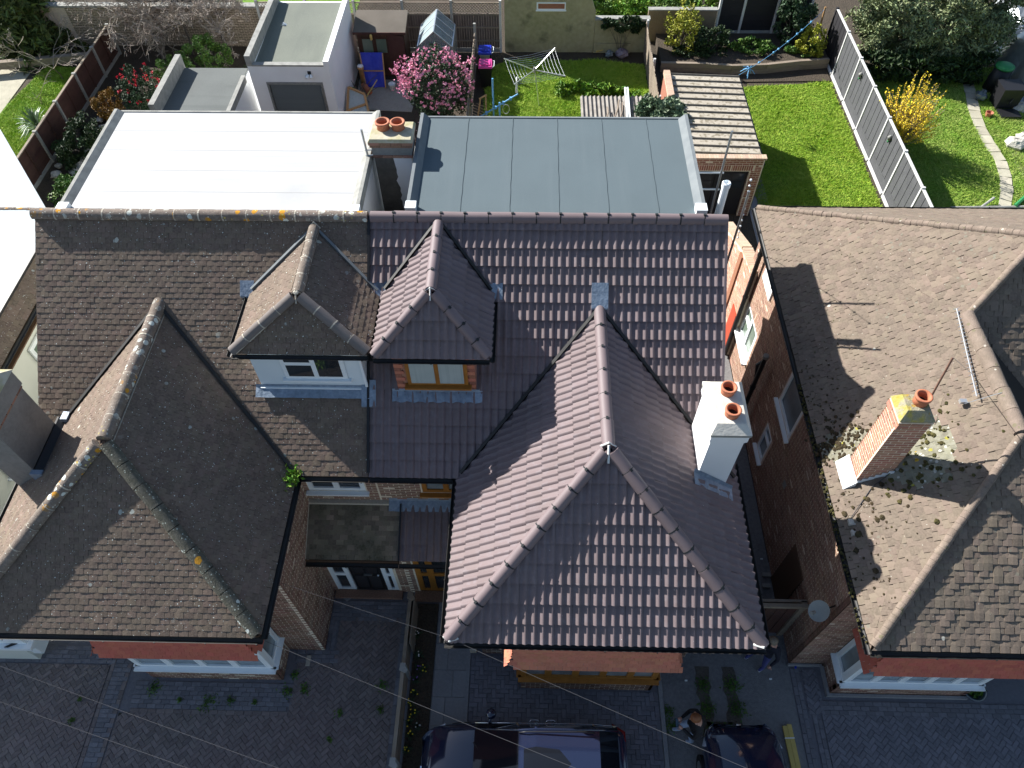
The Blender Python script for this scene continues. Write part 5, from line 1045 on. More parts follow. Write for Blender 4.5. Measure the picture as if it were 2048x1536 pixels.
pth = sheet('front_path', rect(-2.08, 1.2, -1.24, 6.4), -.004, 'concrete', .05)
P = Pieces('paving_slab', 'slabs', 300); T_SL = tpl_block(.445, .595, .016, .008); T_SM = tpl_block(.295, .595, .016, .008)
y = 1.2; k = 0
while y < 6.2:
    P.lay(pth, T_SL if k % 2 else T_SM, 'concrete', Matrix.Translation((-2.07, y, -.002)), [(0, 0, 0)], .445, .595); P.lay(pth, T_SM if k % 2 else T_SL, 'concrete', Matrix.Translation((-2.07 + (.45 if k % 2 else .30), y, -.002)), [(0, 0, 0)], .3, .595); y += .6; k += 1
P.finish()
b = MB(); b.box((-1.33, 1.2, -.02), (-1.24, 6.4, .02)); b.obj('path_edging', 'concrete', pth)
dr = sheet('shared_drive', rect(3.12, 1.2, 6.18, 16), -.004, 'concrete_drive', .08)
b = MB(); b.box((3.10, 1.2, -.05), (3.19, 5.3, .05)); b.obj('drive_edging', 'concrete', dr)
# strips of broken earth in the shared drive, with weeds
b = MB(); rng = random.Random(3)
for (xc, w_, y0_, y1_) in ((4.15, .16, 2.9, 5.0), (4.75, .15, 3.2, 5.0), (4.45, .3, 2.6, 3.8)):
    n = 14; L = [(xc - w_ * rng.uniform(.6, 1.2), y0_ + (y1_ - y0_) * i / n) for i in range(n + 1)]; Rr = [(xc + w_ * rng.uniform(.6, 1.2), y0_ + (y1_ - y0_) * i / n) for i in range(n + 1)]
    for i in range(n): b.add([(L[i][0], L[i][1], .002), (Rr[i][0], Rr[i][1], .002), (Rr[i + 1][0], Rr[i + 1][1], .002), (L[i + 1][0], L[i + 1][1], .002)], [(0, 1, 2, 3)])
b.obj('earth_strip', 'earth', dr)
def weeds(name, label, spots, n, size, mt, h=.1, z=0):
    Ps = []
    for (x, y, r) in spots: k = int(n * r); Ps.append(np.stack([x + RNG.normal(0, r * .4, k), y + RNG.normal(0, r * .4, k), z + np.abs(RNG.normal(0, h * .5, k)) + .01], 1))
    V, F = leaf_quads(np.concatenate(Ps), size, up=.5, aspect=2.4); return tag(stuff(link(name, np_mesh(name, V, F, mt))), label)
weeds('weeds', 'weeds along the cracks of the shared concrete drive', [(4.15, 4.6, .22), (4.18, 4.1, .25), (4.2, 3.6, .2), (4.8, 4.6, .25), (4.85, 4.1, .25), (4.6, 3.5, .35), (3.3, 3.7, .2), (3.28, 4.0, .15)], 700, .024, 'leaf_mid', .03)
wd_ = [tuple(G(px, py)[:2]) + (r,) for px, py, r in ((310, 1375, .22), (418, 1405, .25), (462, 1402, .12), (575, 1385, .18), (590, 1350, .12), (1805, 1378, 0.001), (610, 1380, .15), (160, 1400, .06), (145, 1440, .08), (680, 1425, .1), (660, 1480, .08), (510, 1405, .08), (360, 1400, .08), (765, 1370, .15), (760, 1420, .1))]
weeds('weeds', 'weeds sprouting between the paving blocks below the white bay', wd_, 420, .028, 'leaf_mid', .05)
# flower bed between fence and path
sheet('flower_bed', rect(-2.60, 1.2, -2.09, 6.35), .03, 'soil', .1)
tag(bpy.data.objects['flower_bed'], 'narrow dark flower bed along the low fence')
def tuft(name, label, c, n, h, mt, fl=None, group=None, wdt=.012):
    t = thing(name, label, 'plant', c, 0, group); V, F = [], []
    for i in range(n):
        a = random.uniform(0, 6.28); l = h * random.uniform(.6, 1.1); d = Vector((math.cos(a), math.sin(a), 0)); sd = Vector((-d.y, d.x, 0)) * wdt; o = len(V); k = random.uniform(.3, .8); zz = (0, .6, .85 - k * .4)
        pts = [Vector((0, 0, 0)) + d * .01, d * l * k * .4 + Vector((0, 0, l * zz[1])), d * l * k + Vector((0, 0, l * zz[2]))]
        V += [pts[0] - sd, pts[0] + sd, pts[1] + sd, pts[1] - sd, pts[2]]; F += [(o, o + 1, o + 2, o + 3), (o + 3, o + 2, o + 4)]
    b = MB(); b.add(V, F); b.obj('leaf_blades', mt, t, local=True)
    if fl:
        for i in range(fl[1]):
            b = MB(); a = random.uniform(0, 6.28); r = random.uniform(.02, h * .5); p = (r * math.cos(a), r * math.sin(a), h * random.uniform(.6, .95)); b.lathe(p, [(.001, -.01), (.014, 0), (.017, .008), (.006, .013)], 7); b.obj('flower', fl[0], t, local=True)
    return t
fl = [('fl_yellow', 3), ('fl_white', 2), ('fl_purple', 3), ('fl_yellow', 4)]
fc = ['yellow', 'white', 'purple']
for i in range(12):
    px, py, col, lab = [(832, 1270, 'fl_white', 'white flowers, nearest the porch'), (838, 1312, 'fl_white', 'white flowers beside the pale stone'), (835, 1335, 'fl_purple', 'purple crocuses in the middle'), (848, 1338, 'fl_yellow', 'a yellow tulip next to the path'), (832, 1358, 'fl_purple', 'one purple flower beside the fence post'), (830, 1385, 'fl_yellow', 'a few yellow buds on long stems'), (822, 1405, 'fl_yellow', 'yellow daffodils below the fence post'), (828, 1425, 'fl_yellow', 'yellow daffodils halfway along the paved panel'), (818, 1445, 'fl_yellow', 'yellow flowers opposite the car bonnet'), (835, 1452, 'fl_white', 'white and yellow flowers next to the car'), (822, 1470, 'fl_yellow', 'yellow flowers nearest the car wheel'), (815, 1500, 'fl_yellow', 'small yellow flowers at the picture bottom')][i]
    p = G(px, py, .1); tuft('flowering_plant', 'clump of strap leaves with ' + lab, (max(-2.52, min(-2.16, p.x)), p.y, .03), 30, random.uniform(.16, .26), 'leaf_gloss', (col, 4), 'plants in the narrow flower bed')
b = MB(); b.blob(G(824, 1288, .1), .09, 8, 5, .1, .5); tag(b.obj('stone', 'edge_grey'), 'pale grey stone leaning on the low fence in the bed', 'stone')
t = thing('low_fence', 'low weathered timber fence with pale concrete posts dividing the two drives', 'fence', (-2.67, 4, 0))
ys = [6.25, 4.62, 2.72, .9]
for y in ys:
    b = MB(); b.box((-2.73, y - .05, 0), (-2.61, y + .05, .98)); b.hexa([(-2.74, y - .10, .94), (-2.60, y - .16, .94), (-2.55, y - .10, .94), (-2.68, y + .07, .94), (-2.74, y - .10, .985), (-2.60, y - .16, .985), (-2.55, y - .10, .985), (-2.68, y + .07, .985)]); b.obj('post', 'concrete_post' if y < 6 else 'wood', t)
for y0_, y1_ in zip(ys[1:], ys):
    for k in range(5): b = MB(); b.box((-2.685 - .006 * (k % 2), y0_ + .055, .05 + k * .165), (-2.655 - .006 * (k % 2), y1_ - .055, .21 + k * .165)); b.obj('board', 'wood', t)
    b = MB(); b.box((-2.71, y0_ + .055, .885), (-2.63, y1_ - .055, .915)); b.obj('capping_rail', 'wood', t)
b = MB(); b.box((-2.6, 5.15, .03), (-2.57, 6.2, .84)); b.obj('back_rail', 'wood', t)
# side gate in the gap
t = thing('side_gate', 'dark timber side gate frame across the gap beside the brick wall', 'gate', (5.0, 6.0, 0))
for x in (3.85, 6.1): b = MB(); b.box((x - .06, 5.75, 0), (x + .06, 5.87, 2.0)); b.obj('post', 'wood', t)
b = MB(); b.box((3.85, 5.72, 1.92), (6.17, 5.80, 2.02)); b.box((3.85, 5.84, 1.90), (6.17, 5.9, 2.0)); b.obj('head_rail', 'wood', t)
for i in range(9): b = MB(); b.box((3.93 + i * .24, 5.80, .05), (4.15 + i * .24, 5.83, 1.88)); b.obj('board', 'wood_dark', t)
# small things lying about
p = G(617, 1322); b = MB(); b.box((p.x - .05, p.y - .12, .012), (p.x + .05, p.y + .12, .03)); tag(b.obj('plate', 'mortar'), 'small pale plate lying on the paving beside the brown brick bay', 'plate')
p = G(695, 1197); b = MB(); b.prism([(p.x - .1, p.y, .016), (p.x, p.y - .08, .016), (p.x + .1, p.y, .016), (p.x, p.y + .08, .016)], (0, 0, .03)); tag(b.obj('stone_tile', 'concrete'), 'small square stone tile on the paving before the front door', 'tile')
p, q = G(1589, 1312), G(1590, 1338); b = MB(); b.tube([p + Vector((0, 0, .1)), p.lerp(q, .5) + Vector((.02, 0, .05)), q + Vector((0, 0, .03))], .022, 7); tag(b.obj('hose', 'blue'), 'short length of blue hose hanging by the brick plinth', 'hose')
t = thing('planter', 'round blue-grey planter bowl under the end of the white bay', 'planter', tuple(G(1940, 1383)))
b = MB(); b.lathe((0, 0, 0), [(.16, 0), (.24, .16), (.26, .2), (.23, .2), (.2, .12), (.001, .11)], 20); b.obj('bowl', 'frost', t, True, True); V, F = leaf_quads(np.array([0, 0, .18]) + RNG.normal(size=(160, 3)) * [.08, .08, .05], .06); link('leaves', np_mesh('leaves', V, F, 'leaf_mid'), t, True)
tuft('weed', 'bright green weed at the foot of the right-hand bay wall', tuple(G(1806, 1380)), 40, .2, 'leaf_bright')
a, c_ = G(1573, 1449, .03), G(1592, 1536, .03); d = (c_ - a).normalized(); sd = Vector((-d.y, d.x, 0))
for i, lab in ((0, 'yellow sawn timber plank lying on the drive, left of two'), (1, 'yellow sawn timber plank lying on the drive, right of two')):
    o = sd * (.052 - .104 * i); t = thing('plank', lab, 'plank', a + o, 0, 'sawn planks on the drive'); b = MB(); b.beam(a + o + d * (.03 * i), a + o + d * 2.4, .098, .045); b.obj('board', 'wood_new', t)
    if i == 0: b = MB(); b.beam(a + o + d * .28 + sd * .055, a + o + d * .28 - sd * .16, .02, .052); b.obj('strap', 'upvc', t)
for i, (px, py, lab) in enumerate(((1523, 1118, 'small white scrap on the drive beneath the right eave'), (1532, 1150, 'pale brick lying beside the flank wall'), (1532, 1172, 'second pale brick lying nearer the gate'), (1541, 1358, 'white scrap of paper on the concrete drive'), (1372, 1361, 'white scrap by the drive edging'))):
    p = G(px, py, .02); b = MB(); k = .1 if 'brick' in lab else .03; b.box((p.x - k, p.y - k * .5, .0), (p.x + k, p.y + k * .5, .03 + k * .35)); tag(b.obj('loose_brick' if k > .05 else 'scrap', 'edge_grey' if k > .05 else 'upvc'), lab, 'brick' if k > .05 else 'scrap')

# ------------------------------------------------------------------ cars (front towards +x in their own frame)
def sect(hw, zs, top, n=7):
    return [(-hw * .95, .30), (-hw, .52), (-hw * .985, .80), (-hw * .93, zs)] + top + [(hw * .93, zs), (hw * .985, .80), (hw, .52), (hw * .95, .30)]
def car(label, loc, rz, L, W, H, paint='paint_black'):
    t = thing('parked_car', label, 'car', loc, rz, None); hw = W / 2; f, r = L / 2, -L / 2
    st = []     # stations along the car: x, half width, shoulder height, crown height
    for x, k, zs, zt in ((r, .80, .86, .88), (r + .10, .93, .96, 1.0), (r + .45, .99, 1.0, 1.03), (-.2, 1.0, .98, 1.0), (f - 1.35, 1.0, .96, 1.02), (f - 1.05, .99, .93, 1.01), (f - .55, .96, .86, .94), (f - .22, .89, .76, .83), (f - .05, .76, .64, .70), (f, .62, .55, .58)):
        hh = hw * k; top = [(-hh * .78, zs + (zt - zs) * .55), (-hh * .4, zs + (zt - zs) * .95), (0, zt), (hh * .4, zs + (zt - zs) * .95), (hh * .78, zs + (zt - zs) * .55)]; st.append((x, sect(hh, zs, top)))
    b = MB(); n = len(st[0][1]); vs_ = [(x, y, z) for x, s in st for y, z in s]
    b.add(vs_, [(i * n + k, i * n + k + 1, (i + 1) * n + k + 1, (i + 1) * n + k) for i in range(len(st) - 1) for k in range(n - 1)] + [tuple(range(n)), tuple((len(st) - 1) * n + k for k in range(n))[::-1]])
    body = b.obj('body', paint, t, True, True); bv = body.modifiers.new('s', 'SUBSURF'); bv.levels = bv.render_levels = 1
    # greenhouse: roof, glass all round, pillars
    gx = [(r + .18, .80, .99), (r + .62, .70, H - .05), (-.25, .68, H), (f - 2.05, .66, H - .03), (f - 1.12, .80, 1.0)]
    b = MB(); c = []
    for x, k, z in gx: c.append([(x, -hw * k, z), (x, -hw * k * .5, z + .03), (x, 0, z + .04), (x, hw * k * .5, z + .03), (x, hw * k, z)])
    for i in (1, 2): b.add(c[i] + c[i + 1], [(k, k + 1, 5 + k + 1, 5 + k) for k in range(4)])
    b.obj('roof', paint, t, True, True)
    b = MB(); b.add([(p[0], p[1], p[2] + .006) for p in [((c[1][k][0] * .82 + c[2][k][0] * .18), c[1][k][1] * .8, c[1][k][2]) for k in range(5)] + [(c[2][k][0], c[2][k][1] * .8, c[2][k][2]) for k in range(5)] + [((c[2][k][0] * .3 + c[3][k][0] * .7), c[3][k][1] * .8, c[3][k][2] + .006) for k in range(5)]], [(j * 5 + k, j * 5 + k + 1, j * 5 + 5 + k + 1, j * 5 + 5 + k) for j in (0, 1) for k in range(4)]); b.obj('sunroof', 'carglass', t, True, True)
    b = MB(); b.add(c[3] + c[4], [(k, k + 1, 5 + k + 1, 5 + k) for k in range(4)]); b.obj('windscreen', 'carglass', t, True, True)
    b = MB(); b.add(c[0] + c[1], [(k, k + 1, 5 + k + 1, 5 + k) for k in range(4)]); b.obj('rear_window', 'carglass', t, True, True)
    for s_ in (-1, 1):
        lo = [(gx[0][0], s_ * hw * .90, .97), (gx[1][0] + .1, s_ * hw * .93, .99), (-.25, s_ * hw * .93, .97), (f - 2.0, s_ * hw * .93, .96), (f - 1.12, s_ * hw * .92, .95)]; hi = [c[0][4 if s_ > 0 else 0], c[1][4 if s_ > 0 else 0], c[2][4 if s_ > 0 else 0], c[3][4 if s_ > 0 else 0], c[4][4 if s_ > 0 else 0]]
        for i in range(4): b = MB(); b.add([lo[i], lo[i + 1], hi[i + 1], hi[i]], [(0, 1, 2, 3)]); b.obj('side_glass', 'carglass', t, False, True)
        b = MB()
        for i in (1, 2, 3): b.beam(Vector(lo[i]) + Vector((0, s_ * .006, 0)), Vector(hi[i]) + Vector((0, s_ * .006, 0)), .05, .02, (0, s_, 0))
        b.tube([Vector(h) + Vector((0, s_ * .0, .0)) for h in hi], .022, 6); b.obj('pillar', paint, t, True, True)
        b = MB(); b.tube([Vector(p) + Vector((0, s_ * .012, -.004)) for p in lo], .011, 5); b.obj('trim_strip', 'chrome', t, True, True)
        b = MB(); b.tube([(gx[1][0] + .1, s_ * hw * .62, H + .02), (gx[1][0] + .25, s_ * hw * .63, H + .055), (f - 2.2, s_ * hw * .61, H + .045), (f - 2.05, s_ * hw * .60, H + .0)], .014, 6); b.obj('roof_rail', 'black', t, True, True)
        for x in (-.55, f - 2.35): b = MB(); b.tube([(x - .12, s_ * (hw * .985 + .0), .86), (x - .09, s_ * (hw + .035), .865), (x + .05, s_ * (hw + .035), .865), (x + .08, s_ * (hw * .985), .86)], .013, 6); b.obj('door_handle', 'chrome', t, True, True)
        b = MB(); b.blob((f - 1.45, s_ * (hw + .11), 1.0), .12, 8, 5, 0, .6); b.tube([(f - 1.42, s_ * hw * .92, .97), (f - 1.45, s_ * (hw + .08), .99)], .025, 6); b.obj('door_mirror', paint, t, True, True)
        b = MB(); b.hexa([(f - .45, s_ * hw * .72, .70), (f - .10, s_ * hw * .58, .60), (f - .10, s_ * hw * .80, .60), (f - .45, s_ * hw * .97, .70), (f - .45, s_ * hw * .74, .845), (f - .14, s_ * hw * .58, .73), (f - .16, s_ * hw * .80, .71), (f - .48, s_ * hw * .94, .80)]); b.obj('headlight', 'lamp', t, False, True)
        b = MB(); b.hexa([(r - .01, s_ * hw * .60, .72), (r - .01, s_ * hw * .82, .72), (r + .28, s_ * hw * 1.0, .72), (r + .26, s_ * hw * .9, .72), (r + .01, s_ * hw * .60, .90), (r + .01, s_ * hw * .82, .90), (r + .28, s_ * hw * .985, .92), (r + .26, s_ * hw * .9, .92)]); b.obj('tail_light', 'redlamp', t, False, True)
        for x in (r + .82, f - .88):
            b = MB(); b.tube([(x, s_ * (hw - .2), .33), (x, s_ * (hw + .005), .33)], .33, 20); w_ = b.obj('wheel', 'tyre', t, False, True); b = MB(); b.tube([(x, s_ * (hw - .05), .33), (x, s_ * (hw + .015), .33)], .21, 14); b.obj('rim', 'steel', w_, False, True)
    b = MB()
    for s_ in (-.28, .28): b.beam((f - 1.10, s_ * W * .9, 1.02), (f - 1.45, s_ * W * .3 + .1, 1.20), .02, .015)
    b.obj('wiper', 'black', t, False, True)
    b = MB(); b.hexa([(f - .02, -.06, .60), (f + .012, -.06, .60), (f + .012, .06, .60), (f - .02, .06, .60), (f - .03, -.05, .69), (f + .0, -.05, .69), (f + .0, .05, .69), (f - .03, .05, .69)]); b.obj('badge', 'chrome', t, False, True)
    return t
car('black estate car parked side-on across the block paving, cut by the bottom edge', (.03, 2.62, 0), math.pi, 4.3, 1.84, 1.62)
car('black car parked nose towards the houses beside the yellow planks', (4.64, 1.52, 0), math.pi / 2, 4.2, 1.74, 1.47)

# ------------------------------------------------------------------ people
def skin_body(name, parts, mats, zones, t):
    """parts: list of chains [(point, radius)...]; all grown as one skinned surface; zones(p) gives the material index"""
    bm = bmesh.new(); sk = bm.verts.layers.skin.verify(); V = {}; first = True
    for ch in parts:
        prev = None
        for p, r in ch:
            k = tuple(round(q, 3) for q in p)
            if k not in V:
                v = bm.verts.new(p); v[sk].radius = (r, r) if not isinstance(r, tuple) else r; v[sk].use_root = first; first = False; V[k] = v
            v = V[k]
            if prev is not None and prev is not v and not bm.edges.get((prev, v)): bm.edges.new((prev, v))
            prev = v
    me = bpy.data.meshes.new(name); bm.to_mesh(me); bm.free(); o = bpy.data.objects.new(name, me); COL.objects.link(o)
    o.modifiers.new('k', 'SKIN'); s = o.modifiers.new('s', 'SUBSURF'); s.levels = s.render_levels = 2
    dg = bpy.context.evaluated_depsgraph_get(); e = o.evaluated_get(dg); m2 = bpy.data.meshes.new_from_object(e); bpy.data.objects.remove(o); m2.name = name
    m2.materials.clear()
    for q in mats: m2.materials.append(M[q])
    for p in m2.polygons: p.use_smooth = True; p.material_index = zones(p.center)
    return link(name, m2, t, True)
def person(label, loc, rz, mats, hair, lean, legs, arms, headdir, hairlong=False):
    """legs/arms: joint positions (hip/shoulder given); mats = top, trousers, shoe"""
    t = thing('person', label, 'person', loc, rz); P = (0, 0, .95); C = (lean * .55, 0, 1.20); S = (lean, 0, 1.42); N_ = (lean * 1.1 + .01, 0, 1.52); hd = Vector(N_) + Vector(headdir) * .1
    chains = [[(P, (.135, .17)), (C, (.125, .165)), (S, (.12, .17)), (N_, .06), (tuple(hd), .085), (tuple(hd + Vector(headdir) * .09), .10), (tuple(hd + Vector(headdir) * .17), .07)]]
    for L in legs: chains.append([(P, .15)] + [(q, r) for q, r in zip(L, (.095, .065, .045))] + [((L[2][0] + .07, L[2][1], L[2][2] - .03), .045), ((L[2][0] + .16, L[2][1], L[2][2] - .045), .035)])
    fing = []
    for A in arms: chains.append([(S, .13)] + [(q, r) for q, r in zip(A, (.068, .048, .033))])
    top_z = .88
    wr = [Vector(A[-1]) for A in arms]
    def zone(c):
        c = Vector(c)
        if min((c - w_).length for w_ in wr) < .055: return 3
        if c.z > 1.49 and (c - hd).length < .32 and c.z > N_[2] - .02: return 3
        if c.z < .075: return 2
        return 0 if c.z > top_z or min((c - Vector(A[1])).length for A in arms) < .2 else 1
    skin_body('body', chains, list(mats) + ['skin'], zone, t)
    hb_ = MB()     # palms and fingers
    for A in arms:
        w_ = Vector(A[2]); d = (w_ - Vector(A[1])).normalized(); hdv = Vector(A[3]).normalized(); sd = hdv.cross(Vector((0, 0, 1))).normalized(); dn = sd.cross(hdv)
        hb_.tube([w_, w_ + hdv * .045, w_ + hdv * .09], [.028, .036, .032], 8)
        for k, l in ((-1.5, .055), (-.5, .07), (.5, .075), (1.5, .065)):
            q = w_ + hdv * .08 + sd * k * .017; hb_.tube([q, q + hdv * l * .5 - dn * .008, q + hdv * l * .85 - dn * .035], [.0095, .009, .007], 6)
        q = w_ + hdv * .03 + sd * -.03; hb_.tube([q, q + hdv * .03 - sd * .03, q + hdv * .06 - sd * .035 - dn * .01], [.012, .011, .008], 6)
    hb_.obj('hands', 'skin', t, True, True)
    # hair cap, ears, nose
    up = Vector(headdir).normalized(); hc_ = hd + up * .12; fw = Vector((1, 0, 0)); fw = (fw - up * fw.dot(up)).normalized(); sdv = up.cross(fw)
    b = MB(); seg, rg = 14, 7; vs_ = []
    for i in range(rg + 1):
        th = math.radians(118) * i / rg
        for k in range(seg):
            a = 2 * math.pi * k / seg; fr = math.cos(a); lim = th * (1.0 if fr < .2 else (.62 if fr > .7 else .8)); r_ = .118 + random.uniform(-.003, .004)
            vs_.append(hc_ + up * r_ * math.cos(lim) * 1.02 + (fw * math.cos(a) * .95 + sdv * math.sin(a) * .86) * r_ * math.sin(lim) - fw * .012)
    b.add(vs_, [(i * seg + k, i * seg + (k + 1) % seg, (i + 1) * seg + (k + 1) % seg, (i + 1) * seg + k) for i in range(rg) for k in range(seg)]); b.obj('hair', hair, t, True, True)
    b = MB(); b.tube([hc_ + fw * .09 + up * .01, hc_ + fw * .122 - up * .03, hc_ + fw * .09 - up * .045], [.012, .016, .01], 6)
    for s_ in (-1, 1): b.blob(hc_ + sdv * s_ * .098 - up * .02, .028, 7, 5, 0, 1.2)
    b.obj('face', 'skin', t, True, True)
    b = MB()
    for s_ in (-1, 1): b.blob(hc_ + fw * .093 + sdv * s_ * .036 + up * .012, .012, 6, 4, 0)
    b.tube([hc_ + fw * .098 + sdv * -.024 - up * .068, hc_ + fw * .104 - up * .072, hc_ + fw * .098 + sdv * .024 - up * .068], .006, 5); b.obj('eyes_and_mouth', 'rust', t, True, True)
    return t
p1 = Vector((3.58, 3.5, 0))
person('person in a black jacket and pale jeans looking at a phone beside the black car', (p1.x + .10, p1.y, 0), math.pi, ('jacket', 'jeans', 'shoe'), 'hair_red', .05,
       [[(.08, -.10, .86), (.26, -.11, .50), (.20, -.12, .09)], [(.02, .10, .86), (.06, .12, .48), (-.06, .12, .09)]],
       [[(.05, -.20, 1.38), (.14, -.27, 1.12), (.36, -.10, 1.22), (.6, .35, .1)], [(.05, .20, 1.38), (.14, .27, 1.12), (.36, .10, 1.22), (.6, -.35, .1)]], (.5, 0, .87))
ph = thing('phone', 'phone with lit screen held in both hands by the person in pale jeans', 'phone', (p1.x - .37, p1.y, 1.25), math.pi)
b = MB(); b.hexa([(-.035, -.085, -.02), (.035, -.085, .02), (.035, .085, .02), (-.035, .085, -.02), (-.040, -.085, -.01), (.03, -.085, .03), (.03, .085, .03), (-.040, .085, -.01)]); b.obj('case', 'black', ph, False, True)
b = MB(); b.add([(-.038, -.08, -.004), (.028, -.08, .034), (.028, .08, .034), (-.038, .08, -.004)], [(0, 1, 2, 3)]); b.obj('screen', 'screen', ph, False, True)
p2 = (G(1502, 1313, 0) + G(1520, 1335, 0)) / 2
person('person in a navy top and blue jeans half hidden by the brown eave', (p2.x, p2.y, 0), R_(215), ('navy', 'jeans_blue', 'shoe'), 'hair_grey', .03,
       [[(.0, -.11, .86), (.05, -.16, .48), (.02, -.19, .09)], [(.0, .11, .86), (.03, .16, .48), (-.03, .19, .09)]],
       [[(.03, -.21, 1.38), (.02, -.29, 1.10), (.14, -.27, .86), (.2, 0, -1)], [(.03, .21, 1.38), (.02, .31, 1.10), (.16, .30, .88), (.2, 0, -1)]], (.25, 0, .97))

# ------------------------------------------------------------------ overhead wires, pole and lights in the gap
def wire(label, a, c, sag=.12, r=.0028):
    a, c = Vector(a), Vector(c); pts = [a.lerp(c, i / 16) - Vector((0, 0, sag * 4 * (i / 16) * (1 - i / 16))) for i in range(17)]; b = MB(); b.tube(pts, r, 5); return tag(b.obj('telephone_wire', 'wire'), label, 'wire', 'telephone wires over the drives')
wire('thin wire from the brown brick corner to the roof corner of the brown tiled house', G(562, 1166, 4.9), G(897, 1276, 5.05), .03)
wire('thin wire from the brown roof corner down towards the person with the phone', G(897, 1276, 5.05), G(1520, 1548, 6.6), .05)
wire('thin wire from the end of the left-hand white bay across the car roof', G(530, 1282, 4.9), G(1180, 1548, 6.6), .05)
wire('upper of two thin wires crossing the bottom left drive', G(-60, 1310, 5.6), G(600, 1552, 6.8), .05)
wire('lower of two thin wires crossing the bottom left drive', G(-60, 1382, 5.6), G(420, 1552, 6.8), .05)
wire('one of two thin wires from the satellite dish to the brown roof, upper one', G(1535, 1212, 3.0), G(1618, 1250, 3.0), .02, .0022)
wire('one of two thin wires from the satellite dish to the brown roof, lower one', G(1540, 1224, 3.0), G(1612, 1258, 3.0), .02, .0022)
vp = thing('vent_pipe', 'thick white vent pipe rising behind the brown ridge end', 'pipe', (3.95, 12.1, 0))
b = MB(); b.tube([(3.95, 12.1, 5.5), (3.95, 12.1, 8.22)], .075, 14); b.obj('pipe', 'upvc', vp); b = MB(); b.lathe((3.95, 12.1, 8.22), [(.088, -.06), (.09, .04), (.07, .06), (.07, .02), (.001, .0)], 14); b.obj('grille_cap', 'upvc', vp)
sp = thing('scaffold_pole', 'tall thin grey scaffold pole beside the white vent pipe', 'pole', (4.1, 13.1, 0))
b = MB(); b.tube([(4.1, 13.1, 0), (4.1, 13.1, 8.76)], .025, 8); b.obj('standard', 'steel', sp)
for zz in (7.72, 7.28): b = MB(); b.tube([(3.4, 13.12, zz), (4.16, 13.12, zz)], .022, 8); b.obj('brace', 'alu', sp)
b = MB(); b.tube([(4.3, 11.7, 0), (4.3, 11.7, 8.38)], .025, 8); tag(b.obj('scaffold_pole', 'steel'), 'thin grey scaffold pole with a string of bulbs beside it', 'pole')
t = thing('festoon_lights', 'string of small white bulbs hanging beside the thin pole', 'lights', (4.4, 11.9, 6))
b = MB(); pts = [G(1502 - i * 2.6, 360 + i * 11.5, 8.2 - i * .33) for i in range(11)]; b.tube(pts, .006, 4); b.obj('cable', 'black', t)
for p in pts: b = MB(); b.blob(p, .026, 7, 5, 0); b.obj('bulb', 'upvc', t, True)

# ferny weeds rooted in the gutter by the valley
Ps = np.concatenate([np.stack([RNG.normal(-4.62, .10, 260), RNG.normal(7.0, .10, 260), 5.12 + RNG.normal(0, .07, 260)], 1), np.stack([RNG.normal(-4.66, .06, 260), RNG.uniform(6.35, 6.95, 260), 5.02 - np.abs(RNG.normal(0, .14, 260))], 1)])
V, F = leaf_quads(Ps, .055, up=.4, aspect=2); tag(stuff(link('gutter_weeds', np_mesh('gutter_weeds', V, F, 'leaf_bright'))), 'bright green weeds rooted in the gutter where the two old roofs meet')
# ------------------------------------------------------------------ back gardens: ground
def GY(px, py, y):
    d = CF + CR * ((px - 1024) / FPX) + CU * ((768 - py) / FPX); return CAM_POS + d * (y / d.y)
LM = [(-1.9, 22.5), (4.95, 22.5), (4.95, 30.6), (3.0, 30.9), (-1.0, 30.9), (-1.9, 30.2)]
LR_ = [(8.75, 15.2), (12.7, 15.2), (12.75, 29.3), (9.2, 28.9), (5.6, 29.3), (5.6, 26.4), (8.0, 26.2)]
LF = [(13.4, 15), (22, 15), (22, 30.5), (13.4, 30.5)]
LL = [(-27, 15.5), (-19.0, 15.5), (-18.9, 30.0), (-21.5, 30.3), (-21.9, 27.5), (-27, 26)]
for nm, poly in (('lawn', LM), ('lawn', LR_), ('lawn', LF), ('lawn', LL)): sheet(nm, poly, -.008, 'lawnbase', .1)
sheet('rough_grass', rect(-1, 32.6, 8.1, 44), -.008, 'lawnbase', .1); sheet('rough_grass', rect(-14.5, 32.5, -8.4, 44), -.008, 'lawnbase', .1)
def path_gap(P):      # the stepping stones and their bare edges
    q = np.array([tuple(G(a, b)[:2]) for a, b in PATHPX]); ok = np.ones(len(P), bool)
    for a, b in zip(q, q[1:]):
        ab = b - a; t = np.clip(((P[:, :2] - a) @ ab) / (ab @ ab), 0, 1); ok &= np.linalg.norm(P[:, :2] - a - t[:, None] * ab, axis=1) > .24
    return ok
PATHPX = [(1922, 130), (1938, 175), (1948, 222), (1960, 255), (1978, 288), (2001, 322), (2011, 355), (2013, 385), (2008, 418), (2004, 450)]
tag(lawn_blades('grass', LM, 2600, 'grass', (.04, .11)), 'grass of the small middle lawn'); tag(lawn_blades('grass', LR_, 2300, 'grass', (.035, .085)), 'grass of the lawn beside the grey fence')
tag(lawn_blades('grass', LF, 1800, 'grassdry', (.035, .09), path_gap), 'grass of the lawn with the stepping path'); tag(lawn_blades('grass', [(-22, 20), (-19.0, 20), (-18.9, 30.0), (-21.5, 30.3), (-21.9, 27.5), (-22, 26)], 2000, 'grass', (.03, .08)), 'grass of the far-left lawn'); tag(lawn_blades('grass', rect(1.5, 32.6, 8.1, 40), 500, 'grassdry', (.08, .22), wdt=.02), 'long grass beyond the garden wall')
